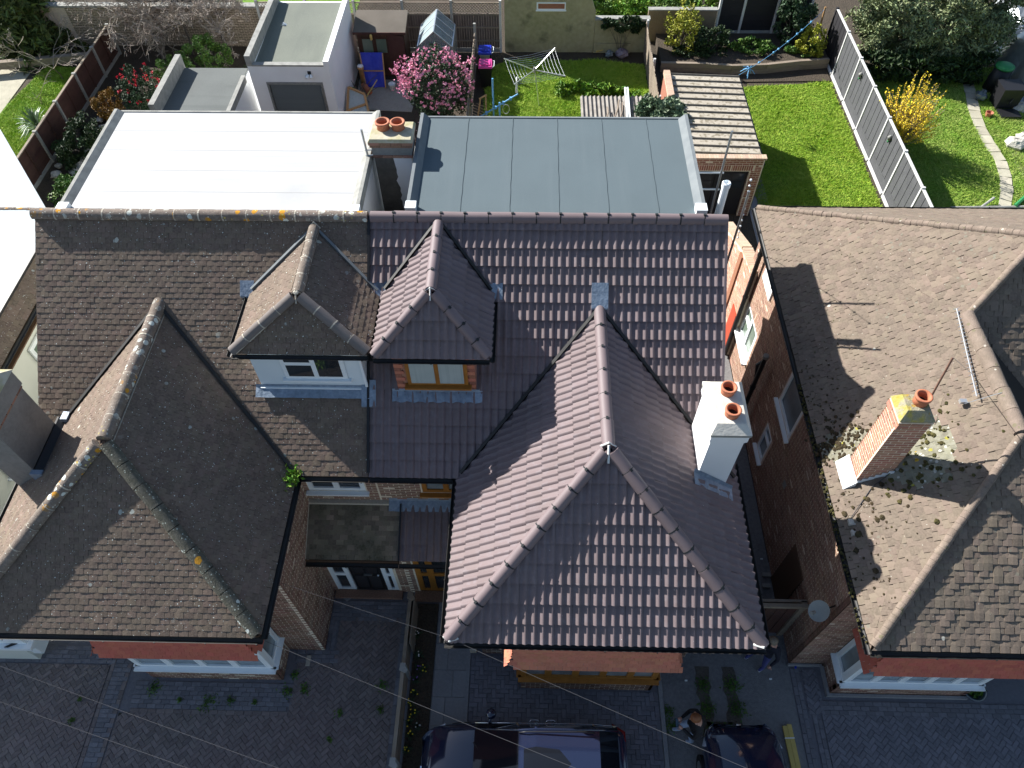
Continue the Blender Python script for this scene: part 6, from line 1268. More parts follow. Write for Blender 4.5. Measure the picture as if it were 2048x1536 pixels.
sheet('gravel_patch', [(-7.3, 27.2), (-4.9, 27.0), (-4.8, 29.3), (-7.4, 29.4)], -.006, 'gravel', .1); sheet('garage_path', rect(7.95, 15.2, 8.72, 25.6), -.004, 'concrete', .1); sheet('gap_path', rect(3.85, 16, 6.1, 22), -.006, 'concrete', .1); sheet('back_path', rect(-27, 26.1, -22, 30), -.006, 'slab', .1)
sheet('patio', [tuple(G(px, py)[:2]) for px, py in ((2013, 300), (2060, 272), (2090, 330), (2060, 372))], -.002, 'slab', .1)
# stepping stones
t = structure(link('stepping_path', bpy.data.meshes.new('stepping_path'))); q = [Vector(G(a, b)) for a, b in PATHPX]; k = 0
for a, b_ in zip(q, q[1:]):
    n = max(1, round((b_ - a).length / .46))
    for i in range(n):
        c = a.lerp(b_, (i + .5) / n); d = (b_ - a).normalized(); sd = Vector((-d.y, d.x, 0)); w2, l2 = .22 + random.uniform(-.02, .02), (b_ - a).length / n * .47; rot = random.uniform(-.06, .06)
        m_ = MB(); m_.prism([c - sd * w2 - d * l2, c + sd * w2 - d * l2 * (1 + rot), c + sd * w2 + d * l2, c - sd * w2 + d * l2 * (1 - rot)], (0, 0, .03)); m_.obj('stepping_stone', 'slab', t)
# ------------------------------------------------------------------ plants
def bush(name, label, c, rad, n, size, mt, cat='shrub', clumps=60, spread=.24, shell=.5, stems=8, fl=None, group=None, trunk=.03, up=.35, aspect=1.6):
    c = Vector(c); t = thing(name, label, cat, (c.x, c.y, 0), 0, group); P = clump_points(c, rad, n, clumps, shell, spread, .02); foliage('foliage', t, P, size, mt, up=up, aspect=aspect)
    b = MB()
    for i in range(stems):
        e = Vector(P[RNG.integers(len(P))]); s_ = Vector((c.x + random.uniform(-.1, .1), c.y + random.uniform(-.1, .1), 0)); mid = s_.lerp(e, .5) + Vector((0, 0, .15 * rad[2])); b.tube([s_, mid, e], [trunk, trunk * .7, trunk * .3], 5)
    b.obj('stems', 'bark', t)
    if fl:
        fm, k, sz = fl[:3]; d = RNG.normal(size=(k, 3)); d[:, 2] = np.abs(d[:, 2]) * .9 - .15; d /= np.linalg.norm(d, axis=1)[:, None]; r = RNG.uniform(.82, 1.12, k)[:, None]; Q = np.array(c) + d * r * np.array(rad); Q[:, 2] = np.maximum(Q[:, 2], .06)
        Ps = (Q[:, None] + RNG.normal(size=(k, 9, 3)) * sz * .32).reshape(-1, 3); V, F = leaf_quads(Ps, sz * .75, up=.3, aspect=1.1); stuff(link('blossom', np_mesh('blossom', V, F, fm), t))
        if len(fl) > 3: Ps = Ps[::3] + RNG.normal(size=(len(Ps[::3]), 3)) * sz * .2; V, F = leaf_quads(Ps, sz * .7, up=.5, aspect=1.1); stuff(link('pale_blossom', np_mesh('pale_blossom', V, F, fl[3]), t))
    return t
bush('camellia', 'large camellia covered in pink blossom beside the greenhouse', (-3.62, 26.25, 1.55), (1.30, 1.15, 1.5), 6200, .065, 'leaf_gloss', 'shrub', 90, .17, .4, 12, ('fl_pink', 340, .075, 'fl_pinkpale'))
for i in range(14):
    a = random.uniform(2.4, 4.2) if i < 8 else random.uniform(0, 6.28); e = Vector((-3.62 + 1.55 * math.cos(a), 26.25 + 1.0 * math.sin(a), random.uniform(1.6, 3.2)))
    t = bpy.data.objects['camellia']; b = MB(); b.tube([(-3.6, 26.2, 1.0), Vector((-3.6, 26.2, 1.6)).lerp(e, .6), e], [.02, .012, .006], 4); b.obj('spray', 'bark', t); Q = np.array(e) + RNG.normal(size=(26, 3)) * .09; V, F = leaf_quads(Q, .075, aspect=1.1); link('spray_blossom', np_mesh('spray_blossom', V, F, 'fl_pink'), t)
Q = np.stack([RNG.normal(-3.3, .55, 900), RNG.normal(25.0, .45, 900), np.full(900, .02)], 1); V, F = leaf_quads(Q, .06, up=2.5, aspect=1.1); tag(stuff(link('petals', np_mesh('petals', V, F, 'fl_pinkpale'))), 'fallen pale pink petals under the camellia')
bush('camellia', 'round dark camellia dotted with red flowers behind the golden shrub', (-15.75, 26.95, .95), (.88, .85, .95), 6000, .055, 'leaf_gloss', 'shrub', 50, .22, .6, 8, ('fl_red', 46, .085))
bush('shrub', 'small round golden-brown shrub beside the dark fence', (-17.05, 26.35, .6), (.62, .6, .62), 4200, .045, 'leaf_gold', 'shrub', 40, .25, .5, 8)
bush('shrub', 'clipped bright green dome against the back wall', (-13.85, 29.3, .85), (1.05, .95, .95), 9000, .05, 'leaf_mid', 'shrub', 60, .22, .7, 6)
bush('shrub', 'clipped green ball in front of the larger green dome', (-15.0, 28.35, .7), (.68, .68, .75), 4500, .045, 'leaf_mid', 'shrub', 40, .22, .7, 6)
bush('shrub', 'dark feathery shrub filling the bed below the leaning fence post', (-17.35, 24.0, .6), (.75, 1.25, .75), 6000, .055, 'leaf_dark', 'shrub', 50, .25, .5, 8, None, None, .03, .35, 2.2)
bush('shrub', 'low green shrub at the corner of the white flat roof', (-16.6, 21.2, .4), (.8, 1.0, .5), 2200, .07, 'leaf_mid', 'shrub', 40, .25, .5, 6)
bush('shrub', 'dark low groundcover beside the garage annex', (-12.2, 28.4, .2), (1.3, 1.4, .35), 2000, .07, 'leaf_dark', 'shrub', 40, .25, .5, 6)
bush('shrub', 'sprawling grey-green evergreen shrub beyond the grey fence', (17.15, 31.5, 1.7), (3.35, 2.0, 2.35), 48000, .075, 'leaf_olive', 'shrub', 260, .15, .5, 24, None, None, .05, .3, 2.6)
bush('shrub', 'dark wispy undergrowth below the big grey-green shrub', (16.6, 29.6, .6), (3.0, .8, .8), 5000, .10, 'leaf_dark', 'shrub', 60, .2, .4, 12, None, None, .03, .3, 2.6)
# forsythia: upright canes strung with flowers
t = thing('forsythia', 'bright yellow forsythia in flower beside the grey fence', 'shrub', (14.15, 24.8, 0)); b = MB(); pts = []
for i in range(250):
    a = random.uniform(0, 6.28); r = random.uniform(.15, 1.0) ** .7; e = Vector((14.15 + 1.2 * r * math.cos(a), 24.8 + 1.15 * r * math.sin(a), random.uniform(1.1, 2.9) * (1.12 - .45 * r) + (random.random() < .06) * .6))
    s_ = Vector((14.15 + random.uniform(-.12, .12), 24.8 + random.uniform(-.12, .12), 0)); m_ = s_.lerp(e, .5) + Vector((.1 * math.cos(a), .1 * math.sin(a), .12)); b.tube([s_, m_, e], [.013, .011, .008], 3, False)
    for j in range(30): u_ = random.uniform(.3, 1.02) ** .6; p = (s_ * (1 - u_) ** 2 + m_ * 2 * u_ * (1 - u_) + e * u_ ** 2); pts.append((p.x + random.gauss(0, .022), p.y + random.gauss(0, .022), p.z + random.gauss(0, .022)))
b.obj('canes', 'twig', t); V, F = leaf_quads(np.array(pts), .042, up=.3, aspect=1.3); stuff(link('blossom', np_mesh('blossom', V, F, 'fl_yellow'), t))
for s_ in ((-1.0, -.25, 1.5), (-1.15, .1, 1.25)):
    e = Vector((14.3, 24.5, 0)) + Vector(s_); Q = np.array([tuple(Vector((13.9, 24.5, 1.2)).lerp(e, random.random())) for _ in range(90)]) + RNG.normal(size=(90, 3)) * .035; V, F = leaf_quads(Q, .05, aspect=1.3); stuff(link('side_spray', np_mesh('side_spray', V, F, 'fl_yellow'), t))
# conifer and bare trees, top left
t = thing('conifer', 'dark drooping conifer in the top left corner', 'tree', (-22.3, 31.8, 0)); b = MB(); b.tube([(-22.3, 31.8, 0), (-22.3, 31.9, 4.2)], [.18, .05], 8); b.obj('trunk', 'bark', t)
P = []
for i in range(170):
    z = random.uniform(.5, 4.3); a = random.uniform(0, 6.28); r = (4.6 - z) * .62 * random.uniform(.5, 1.05)
    for j in range(90): u_ = random.random(); P.append((-22.3 + r * u_ * math.cos(a) + random.gauss(0, .1), 31.8 + r * u_ * math.sin(a) + random.gauss(0, .1), z - .5 * u_ * u_ * r + random.gauss(0, .09)))
foliage('foliage', t, np.array(P), .13, 'leaf_conifer', up=.1, aspect=3)
def bare_tree(name, label, base, d0, ln, r, depth, spread, n0=5, mt='bark', grav=.0):
    t = thing(name, label, 'tree', base); b = MB(); base = Vector(base); top = base + Vector(d0); b.tube([base, base.lerp(top, .5) + Vector((.05, .03, 0)), top], [r, r * .85, r * .7], 8); b.obj('trunk', 'bark', t); b = MB()
    for i in range(n0):
        a = 6.28 * i / n0 + random.uniform(-.4, .4); branches(b, top, (math.cos(a) * 1.1, math.sin(a) * .9, random.uniform(.35, .9)), ln, r * .5, depth, spread, None, grav, .65, (2, 3), 5)
    b.obj('branches', mt, t); return t
bare_tree('bare_tree', 'bare twisted tree with grey branches over the dark fence', (-16.4, 31.0, 0), (-.4, .1, 1.7), 1.0, .13, 6, .55, 9, 'twig')
bare_tree('bare_tree', 'bare twiggy shrub tree in front of the old back wall', (-13.7, 31.2, 0), (.1, .0, 1.2), .6, .06, 6, .5, 8, 'twig')
bare_tree('bare_tree', 'bare wispy shrub tree between the twisted tree and the garage', (-15.2, 31.3, 0), (.1, -.1, 1.4), .8, .06, 6, .55, 8, 'twig')
bare_tree('bare_tree', 'small bare sapling with forked pale twigs on the left lawn edge', (-20.3, 29.2, 0), (.05, -.3, .7), .85, .03, 4, .55, 4, 'twig')
# yucca
t = thing('yucca', 'spiky blue-green yucca arching beside the dark fence', 'plant', (-19.65, 25.3, 0)); b = MB()
for i in range(120):
    a = random.uniform(0, 6.28); el = random.uniform(.05, 1.35); l = random.uniform(.7, 1.05); d = Vector((math.cos(a) * math.cos(el), math.sin(a) * math.cos(el), math.sin(el))); sd = Vector((-math.sin(a), math.cos(a), 0)) * .022; o = Vector((-19.65, 25.3, .35)); m_ = o + d * l * .6; e = o + d * l + Vector((0, 0, -.28 * math.cos(el)))
    b.add([o - sd * .7, o + sd * .7, m_ + sd, m_ - sd, e], [(0, 1, 2, 3), (3, 2, 4)])
b.obj('leaf_blades', 'leaf_yucca', t); b = MB(); b.tube([(-19.65, 25.3, 0), (-19.65, 25.3, .4)], .09, 8); b.obj('trunk', 'bark', t)
# plants of the middle and right gardens
for i, (x, y, h, lab) in enumerate(((1.4, 28.3, .45, 'leftmost leafy green plant behind the corrugated lean-to'), (2.0, 28.45, .5, 'leafy green plant second from left behind the corrugated lean-to'), (2.6, 28.2, .5, 'leafy green plant in the middle of the row behind the lean-to'), (3.2, 28.3, .45, 'leafy green plant fourth along behind the lean-to'), (3.8, 28.0, .5, 'leafy green plant fifth along behind the lean-to'), (4.4, 27.7, .4, 'yellowish leafy plant next to the pale board fence'))):
    bush('leafy_plant', lab, (x, y, h * .5), (.36, .34, h * .6), 420, .12, 'leaf_bright', 'plant', 20, .3, .4, 5, None, 'leafy plants in a row', .01)
bush('ivy', 'ivy sprawling over the corner of the corrugated roofs', (4.75, 23.5, 2.2), (1.1, 1.1, .45), 4200, .12, 'leaf_ivy', 'plant', 50, .26, .3, 10, None, None, .015)
bush('ivy', 'ivy trailing down the edge of the corrugated garage roof', (5.15, 22.2, 2.2), (.35, .8, .3), 800, .12, 'leaf_ivy', 'plant', 24, .3, .3, 6, None, None, .012)
bush('ivy', 'dark ivy hanging over the low end of the garden wall', (4.0, 31.5, 1.35), (.95, .25, .4), 1500, .08, 'leaf_dark', 'plant', 40, .24, .4, 8, None, None, .012)
bush('shrub', 'twiggy yellow-green shrub by the end of the garden wall', (6.5, 31.5, 1.1), (.85, .8, 1.2), 1700, .075, 'leaf_yellow', 'shrub', 60, .2, .3, 40, None, None, .014)
bush('shrub', 'dark shrub behind the sleepers at the middle of the bed', (7.8, 31.3, .7), (.9, .7, .6), 2000, .075, 'leaf_dark', 'shrub', 40, .25, .4, 14)
bush('shrub', 'low leafy plants below the black fence', (9.7, 31.2, .5), (1.2, .6, .3), 1500, .09, 'leaf_mid', 'plant', 40, .22, .4, 8, None, None, .01)
bush('shrub', 'tall dark glossy shrub in the bed corner by the black fence', (11.4, 31.9, 1.25), (.8, .7, 1.25), 3200, .09, 'leaf_gloss', 'shrub', 50, .24, .5, 10)
bush('shrub', 'yellow-leaved shrub in front of the tall dark glossy one', (12.1, 30.9, .85), (.62, .5, .75), 1700, .07, 'leaf_yellow', 'shrub', 36, .25, .5, 8)
bush('shrub', 'low dark leafy cover filling the raised bed by the twiggy shrub', (7.2, 30.9, .45), (1.2, .5, .3), 1600, .075, 'leaf_dark', 'plant', 40, .24, .4, 8, None, None, .01)
bush('shrub', 'low leafy cover at the right end of the raised bed', (11.9, 31.0, .45), (.9, .4, .3), 1200, .075, 'leaf_mid', 'plant', 30, .24, .4, 8, None, None, .01)
for i, (x, y, rx, h, mt_, lab) in enumerate(((2.9, 34.3, 1.0, .9, 'leaf_mid', 'bramble clump behind the sloping end of the garden wall'), (4.6, 34.8, 1.4, .8, 'leaf_bright', 'bright bramble thicket beyond the ivy-topped wall'), (6.6, 34.5, 1.2, 1.0, 'leaf_mid', 'bramble mound beyond the twiggy yellow-green shrub'), (8.0, 33.9, .6, 1.6, 'leaf_bright', 'tall leafy shrub beside the pale fence posts at the top'), (5.5, 37, 2.2, 1.0, 'leaf_mid', 'far bramble bank at the top edge'))):
    bush('bramble', lab, (x, y, h * .5), (rx, rx * .7, h * .65), 1700, .10, mt_, 'shrub', 50, .24, .3, 12, None, None, .012)
# ------------------------------------------------------------------ fences and walls
def fence_x(t, x0, x1, y, h, mt, bw=.11, side=-1, z0=.2):       # upright boards facing -y
    x = x0
    while x < x1 - .02:
        b = MB(); w2 = min(bw, x1 - x); b.box((x + .004, y - .012 + random.uniform(-.004, .004), z0), (x + w2 - .004, y + .012, h + random.uniform(-.008, .008))); b.obj('board', mt, t); x += bw
for i, (x0, x1) in enumerate(((-7.62, -5.55), (-5.55, -3.45), (-3.45, -1.35), (-9.7, -7.62), (-11.8, -9.7))):
    t = thing('trellis_fence', ('brown board fence with trellis top behind the shed', 'brown board fence with trellis top behind the greenhouse', 'brown board fence with trellis top behind the bins', 'brown board fence with trellis top behind the white garage, right part', 'brown board fence with trellis top behind the white garage, left part')[i], 'fence', ((x0 + x1) / 2, 31.6, 0), 0, 'trellis-topped fence panels')
    fence_x(t, x0 + .06, x1 - .06, 31.6, 1.75, 'wood_fence_b')
    for zz in (.5, 1.1, 1.68): b = MB(); b.box((x0 + .05, 31.555, zz), (x1 - .05, 31.585, zz + .06)); b.obj('rail', 'wood', t)
    b = MB(); b.box((x0 + .05, 31.58, .0), (x1 - .05, 31.63, .19)); b.obj('gravel_board', 'concrete_post', t)
    b = MB(); n = 18
    for s_ in (-1, 1):
        for k in range(-5, n + 5):
            xa = x0 + .06 + k * .13; za, zb = 1.78, 2.18; xb = xa + s_ * .4
            p, q = Vector((xa, 31.6 + s_ * .006, za)), Vector((xb, 31.6 + s_ * .006, zb))
            lo, hi = x0 + .06, x1 - .06
            if max(p.x, q.x) <= lo or min(p.x, q.x) >= hi: continue
            def cl(v): 
                tt = 0 if abs(q.x - p.x) < 1e-6 else (max(lo, min(hi, v.x)) - p.x) / (q.x - p.x); return p.lerp(q, max(0, min(1, tt)))
            b.beam(cl(p), cl(q), .022, .012, (0, -1, 0))
    stuff(b.obj('lattice', 'wood', t)); b = MB(); b.box((x0 + .05, 31.575, 2.17), (x1 - .05, 31.625, 2.21)); b.obj('top_rail', 'wood', t)
    b = MB(); b.box((x0 - .05, 31.54, 0), (x0 + .05, 31.66, 2.3)); b.obj('post', 'concrete_post', t)
    if i == 2: b = MB(); b.box((x1 - .05, 31.54, 0), (x1 + .05, 31.66, 2.3)); b.obj('post', 'white_post', t)
t = thing('garden_wall', 'stained yellowish rendered outbuilding wall with a small brick-filled window', 'wall', (.8, 31.7, 0))
b = MB(); b.prism([(-1.17, 31.6, 0), (2.75, 31.6, 0), (2.75, 31.6, 1.75), (2.2, 31.6, 3.3), (-1.17, 31.6, 3.3)], (0, .25, 0)); w_ = b.obj('wall', 'gwall', t); p, q = GY(1073, 20, 31.58), GY(1132, 5, 31.58)
b = MB(); b.box((p.x, 31.575, p.z), (q.x, 31.6, q.z)); f_ = b.obj('window_frame', 'upvc', t); b = MB(); b.box((p.x + .07, 31.57, p.z + .06), (q.x - .05, 31.58, q.z - .05)); b.obj('infill', 'brickG', f_); b = MB(); b.box((p.x - .03, 31.54, p.z - .04), (q.x + .03, 31.6, p.z - .002)); b.obj('sill', 'upvc', f_)
t = thing('garden_wall', 'low stained wall continuing right of the yellowish one', 'wall', (3.9, 31.7, 0)); b = MB(); b.box((2.76, 31.62, 0), (5.1, 31.84, 1.45)); b.obj('wall', 'gwall', t); b = MB(); b.box((2.74, 31.58, 1.45), (5.12, 31.88, 1.52)); b.obj('coping', 'edge_grey', t); b = MB(); b.box((2.77, 31.56, 0), (4.4, 31.615, .42)); b.obj('plinth', 'gwall', t)
t = thing('garden_wall', 'low dark wall behind the raised bed planting', 'wall', (6.7, 32.6, 0)); b = MB(); b.box((5.15, 32.55, 0), (8.15, 32.75, 1.4)); b.obj('wall', 'brickO', t); b = MB(); b.box((5.14, 32.52, 1.4), (8.16, 32.78, 1.45)); b.obj('coping', 'edge_grey', t)
t = thing('board_fence', 'black board fence between pale posts at the end of the right lawn', 'fence', (10.7, 32.7, 0))
for x in (8.25, 9.3, 10.75, 12.2): b = MB(); b.box((x - .05, 32.6, 0), (x + .05, 32.72, 2.3)); b.obj('post', 'white_post', t)
for x0, x1 in ((8.3, 9.25), (9.35, 10.7), (10.8, 12.15)):
    for k in range(8): b = MB(); b.box((x0, 32.66 + .006 * (k % 2), .47 + k * .225), (x1, 32.69 + .006 * (k % 2), .69 + k * .225)); b.obj('board', 'wood_black', t)
    b = MB(); b.box((x0, 32.62, 0), (x1, 32.70, .46)); b.obj('gravel_board', 'concrete_post', t)
for x, lab in ((10.2, 'small white watering can hung on the black fence, left one'), (11.9, 'small white watering can hung on the black fence, right one')):
    tc = thing('watering_can', lab, 'watering can', (x, 32.58, 2.0)); b = MB(); b.lathe((0, 0, 0), [(.07, 0), (.08, .14), (.05, .15)], 10); b.tube([(.07, 0, .04), (.16, 0, .16)], .014, 6); b.tube([(-.07, 0, .12), (-.13, 0, .08), (-.08, 0, .02)], .010, 6); b.obj('can', 'upvc', tc, True, True)
# grey panel fence with white posts
t = thing('panel_fence', 'grey panelled fence with white posts running between the two right-hand lawns', 'fence', (13, 24, 0)); yp = [31.75, 29.83, 27.85, 25.87, 23.88, 21.92, 19.95, 17.98, 16.0]
for i, y in enumerate(yp): b = MB(); b.box((12.94, y - .04, 0), (13.06, y + .04, 1.96)); b.obj('post', 'white_post' if i else 'wood_black', t)
for i, (ya, yb) in enumerate(zip(yp, yp[1:])):
    n = 5; wd = (ya - yb - .11) / n
    for k in range(n): b = MB(); b.box((12.975, yb + .055 + k * wd + .017, .42), (13.01, yb + .055 + (k + 1) * wd - .017, 1.88)); b.obj('board', 'wood_grey' if i else 'wood_black', t)
    b = MB(); b.box((13.011, yb + .05, .40), (13.03, ya - .05, 1.88)); b.obj('backing', 'wood_black', t); b = MB(); b.box((12.97, yb + .055, .10), (13.03, ya - .055, .41)); b.obj('gravel_board', 'wood_grey' if i else 'wood_black', t)
    b = MB(); b.box((12.96, yb + .05, 1.885), (13.05, ya - .05, 1.915)); b.obj('capping_rail', 'white_post', t); b = MB(); b.box((12.88, yb + .05, 0), (12.965, ya - .05, .08)); b.obj('footing', 'white_post', t)
for px, py, lab in ((1728, 152, 'small green lantern hanging on the grey fence, further one'), (1785, 278, 'small green lantern hanging on the grey fence, nearer one')):
    p = G(px, py, 1.55); tl = thing('lantern', lab, 'lantern', (12.92, p.y, 1.5)); b = MB(); b.lathe((0, 0, 0), [(.05, 0), (.06, .1), (.09, .12), (.02, .2)], 8); b.obj('body', 'edge_grey', tl, True, True); b = MB(); b.lathe((0, 0, -.1), [(.015, 0), (.05, .06), (.015, .09)], 8); b.obj('bulb', 'green', tl, True, True)
# left: dark fence with concrete posts
t = thing('panel_fence', 'dark brown lapped fence with concrete posts beside the far-left lawn', 'fence', (-18.7, 25, 0)); yp = [31.3, 29.45, 27.45, 25.5, 23.55, 21.6, 19.6, 17.6]
for y in yp: b = MB(); b.box((-18.60, y - .05, 0), (-18.46, y + .05, 1.38)); b.obj('post', 'concrete_post', t)
for ya, yb in zip(yp, yp[1:]):
    for k in range(10): b = MB(); x = -18.54; b.hexa([(x - .012, yb + .05, .15 + k * .115), (x + .016, yb + .05, .15 + k * .115), (x + .016, ya - .05, .15 + k * .115), (x - .012, ya - .05, .15 + k * .115), (x - .012, yb + .05, .28 + k * .115), (x + .0, yb + .05, .28 + k * .115), (x + .0, ya - .05, .28 + k * .115), (x - .012, ya - .05, .28 + k * .115)]); b.obj('board', 'wood_dark', t)
    b = MB(); b.box((-18.57, yb + .05, 0), (-18.50, ya - .05, .15)); b.obj('gravel_board', 'concrete_post', t); b = MB(); b.box((-18.57, yb + .05, 1.31), (-18.48, ya - .05, 1.35)); b.obj('capping_rail', 'wood', t); b = MB(); b.box((-18.52, (ya + yb) / 2 - .03, .15), (-18.49, (ya + yb) / 2 + .03, 1.3)); b.obj('batten', 'wood_dark', t)
t = thing('back_wall', 'old stained brick wall behind the bare trees', 'wall', (-16, 32, 0)); b = MB(); b.box((-26, 32.0, 0), (-10.75, 32.25, 1.75)); w_ = b.obj('wall', 'mortardark', t); b = MB(); b.box((-26, 31.95, 1.75), (-10.75, 32.3, 1.83)); b.obj('coping', 'edge_grey', t)
PW = Pieces('brick', 'brickwork', 300); bricks(PW, w_, (-20.5, 32.0, 0), (1, 0, 0), 9.7, 1.74, 'brickO'); PW.finish()
t = thing('outbuilding', 'grey-roofed outbuilding behind the bare trees', 'shed', (-17, 33.5, 0)); b = MB(); b.box((-18.4, 32.6, 0), (-14.6, 34.8, 1.9)); b.obj('wall', 'render_old', t); b = MB(); b.hexa([(-18.6, 32.4, 1.9), (-14.4, 32.4, 1.9), (-14.4, 35, 2.6), (-18.6, 35, 2.6), (-18.6, 32.4, 1.96), (-14.4, 32.4, 1.96), (-14.4, 35, 2.66), (-18.6, 35, 2.66)]); r_ = b.obj('roof', 'asbestos_dark', t)
for k in range(14): b = MB(); zz = 1.97 + k * .05; b.hexa([(-18.6, 32.42 + k * .185, zz), (-14.4, 32.42 + k * .185, zz), (-14.4, 32.58 + k * .185, zz + .02), (-18.6, 32.58 + k * .185, zz + .02), (-18.6, 32.42 + k * .185, zz + .02), (-14.4, 32.42 + k * .185, zz + .02), (-14.4, 32.58 + k * .185, zz + .05), (-18.6, 32.58 + k * .185, zz + .05)]); b.obj('slate_course', 'asbestos_dark', r_)
b = MB(); b.beam((-24, 29.6, .35), (-18.9, 30.6, .35), .25, .3); tag(b.obj('sleeper', 'wood'), 'low grey timber edging across the far-left garden', 'edging')
ROCKL = ['pale stone at the far corner of the white flat roof', 'pale stone second from the far corner of the white roof', 'stone left of the row beside the white roof, far end', 'stone a third of the way down the white roof edge', 'stone touching the white roof edge, fourth down', 'stone halfway down the white roof edge', 'stone just below halfway on the white roof edge', 'stone two thirds down the white roof edge', 'stone below the two-thirds stone on the white roof edge', 'round stone against the dark fence foot, upper one', 'round stone against the dark fence foot, lower one', 'stone between dark feathery shrub and fence foot', 'stone beside the low green shrub, nearer the roof', 'stone beside the low green shrub, nearest the tiled ridge']
for i, (px, py) in enumerate(((200, 240), (208, 258), (193, 262), (185, 285), (198, 280), (178, 305), (170, 322), (160, 335), (150, 345), (118, 332), (112, 350), (125, 305), (145, 362), (135, 372))):
    p = G(px, py, .05); r = random.uniform(.14, .24); b = MB(); b.blob((p.x, p.y, r * .4), r, 8, 5, .18, .6); tag(b.obj('rock', 'rock'), ROCKL[i], 'rock', 'rough stones in the side bed')
# middle gardens: fence of pale boards
t = thing('board_fence', 'pale weathered board fence leaning between the middle and right gardens', 'fence', (5.05, 28, 0))
for k in range(44): y = 25.8 + k * .13; b = MB(); b.hexa([(5.0, y + .004, 0), (5.03, y + .004, 0), (5.03, y + .122, 0), (5.0, y + .122, 0), (4.93, y + .004, 1.45), (4.955, y + .004, 1.45), (4.955, y + .122, 1.45 + random.uniform(-.05, .04)), (4.93, y + .122, 1.45)]); b.obj('board', 'wood', t)
for y in (25.8, 28.4, 31.45): b = MB(); b.beam((5.07, y, 0), (5.0, y, 1.55), .09, .09, (0, 1, 0)); b.obj('post', 'white_post', t)
t = thing('lattice_fence', 'weathered slatted fence beside the pink camellia', 'fence', (-2.4, 27, 0))
for k in range(30): y = 24.4 + k * .2; b = MB(); b.box((-2.42, y, 0), (-2.39, y + .15, 1.55 + random.uniform(-.06, .06))); b.obj('slat', 'wood', t)
for zz in (.4, 1.3): b = MB(); b.box((-2.385, 24.4, zz), (-2.35, 30.4, zz + .07)); b.obj('rail', 'wood', t)
b = MB(); b.box((-2.45, 30.4, 0), (-2.35, 30.5, 1.9)); b.obj('post', 'concrete_post', t)
t = thing('wooden_frame', 'leaning wooden frame beside the slatted fence', 'frame', (-1.9, 25.6, 0))
for a, c_ in (((-2.2, 25.0, .0), (-1.95, 25.9, 1.3)), ((-1.7, 25.0, 0), (-1.75, 26.1, 1.35)), ((-2.0, 25.9, 1.3), (-1.72, 26.1, 1.35)), ((-2.05, 25.5, .7), (-1.72, 25.6, .7))): b = MB(); b.beam(a, c_, .05, .04); b.obj('bar', 'wood_frame', t)
# ------------------------------------------------------------------ garages and sheds
g = thing('garage', 'white rendered garage with a grey roller shutter and greenish flat roof', 'garage', (-9.1, 28, 0)); x0, x1, y0, y1 = -10.62, -7.55, 25.72, 30.6
do = (.62, 0, 2.62, 1.98)
wall(g, (x0, y0, 0), (1, 0, 0), x1 - x0, 2.72, 'render', [do], .2, 'front_wall'); wall(g, (x1, y0 + .201, 0), (0, 1, 0), y1 - y0 - .2, 2.72, 'render', (), .18, 'side_wall'); wall(g, (x0, y1, 0), (0, -1, 0), y1 - y0 - .2, 2.72, 'render', (), .18, 'side_wall'); wall(g, (x1 - .18, y1, 0), (-1, 0, 0), x1 - x0 - .36, 2.72, 'render', (), .18, 'back_wall')
b = MB(); b.hexa([(x0 + .18, y0 + .2, 2.50), (x1 - .18, y0 + .2, 2.50), (x1 - .18, y1 - .18, 2.66), (x0 + .18, y1 - .18, 2.66), (x0 + .18, y0 + .2, 2.62), (x1 - .18, y0 + .2, 2.62), (x1 - .18, y1 - .18, 2.76), (x0 + .18, y1 - .18, 2.76)]); b.obj('flat_roof', 'felt_green', g)
b = MB(); b.box((x0 - .01, y0 - .01, 2.721), (x0 + .2, y1 + .01, 3.12)); b.obj('left_parapet', 'edge_grey', g); b = MB(); b.box((x1 - .19, y0 - .01, 2.721), (x1 + .02, y1 + .01, 2.92)); b.obj('right_parapet', 'render', g); b = MB(); b.box((x0 + .201, y0 - .02, 2.721), (x1 - .191, y0 + .2, 2.78)); b.obj('front_coping', 'edge_grey', g)
b = MB(); b.box((x0 + .54, y0 - .02, 1.98), (x0 + 2.70, y0 + .1, 2.08)); b.box((x0 + .54, y0 - .015, 0), (x0 + .62, y0 + .1, 1.98)); b.box((x0 + 2.62, y0 - .015, 0), (x0 + 2.70, y0 + .1, 1.98)); fr = b.obj('door_frame', 'shutterframe', g)
for k in range(24): b = MB(); zz = .02 + k * .0815; b.hexa([(x0 + .62, y0 + .05, zz), (x0 + 2.62, y0 + .05, zz), (x0 + 2.62, y0 + .09, zz), (x0 + .62, y0 + .09, zz), (x0 + .62, y0 + .065, zz + .078), (x0 + 2.62, y0 + .065, zz + .078), (x0 + 2.62, y0 + .09, zz + .078), (x0 + .62, y0 + .09, zz + .078)]); b.obj('shutter_slat', 'shutter', fr)
b = MB(); b.tube([(x1 - .45, y0 - .05, .1), (x1 - .45, y0 - .05, 1.85)], .02, 6); b.obj('pipe', 'steel', g)
tl = thing('floodlight', 'twin floodlight on the white wall above the roller shutter', 'light', (x1 - .78, y0 - .02, 2.42))
b = MB(); b.box((-.06, -.04, -.06), (.06, .0, .12)); b.obj('base', 'black', tl, False, True)
for s_ in (-.1, .1): b = MB(); b.tube([(s_ * .4, -.05, -.0), (s_, -.17, -.07)], [.035, .07], 10); b.obj('lamp_head', 'upvc', tl, False, True)
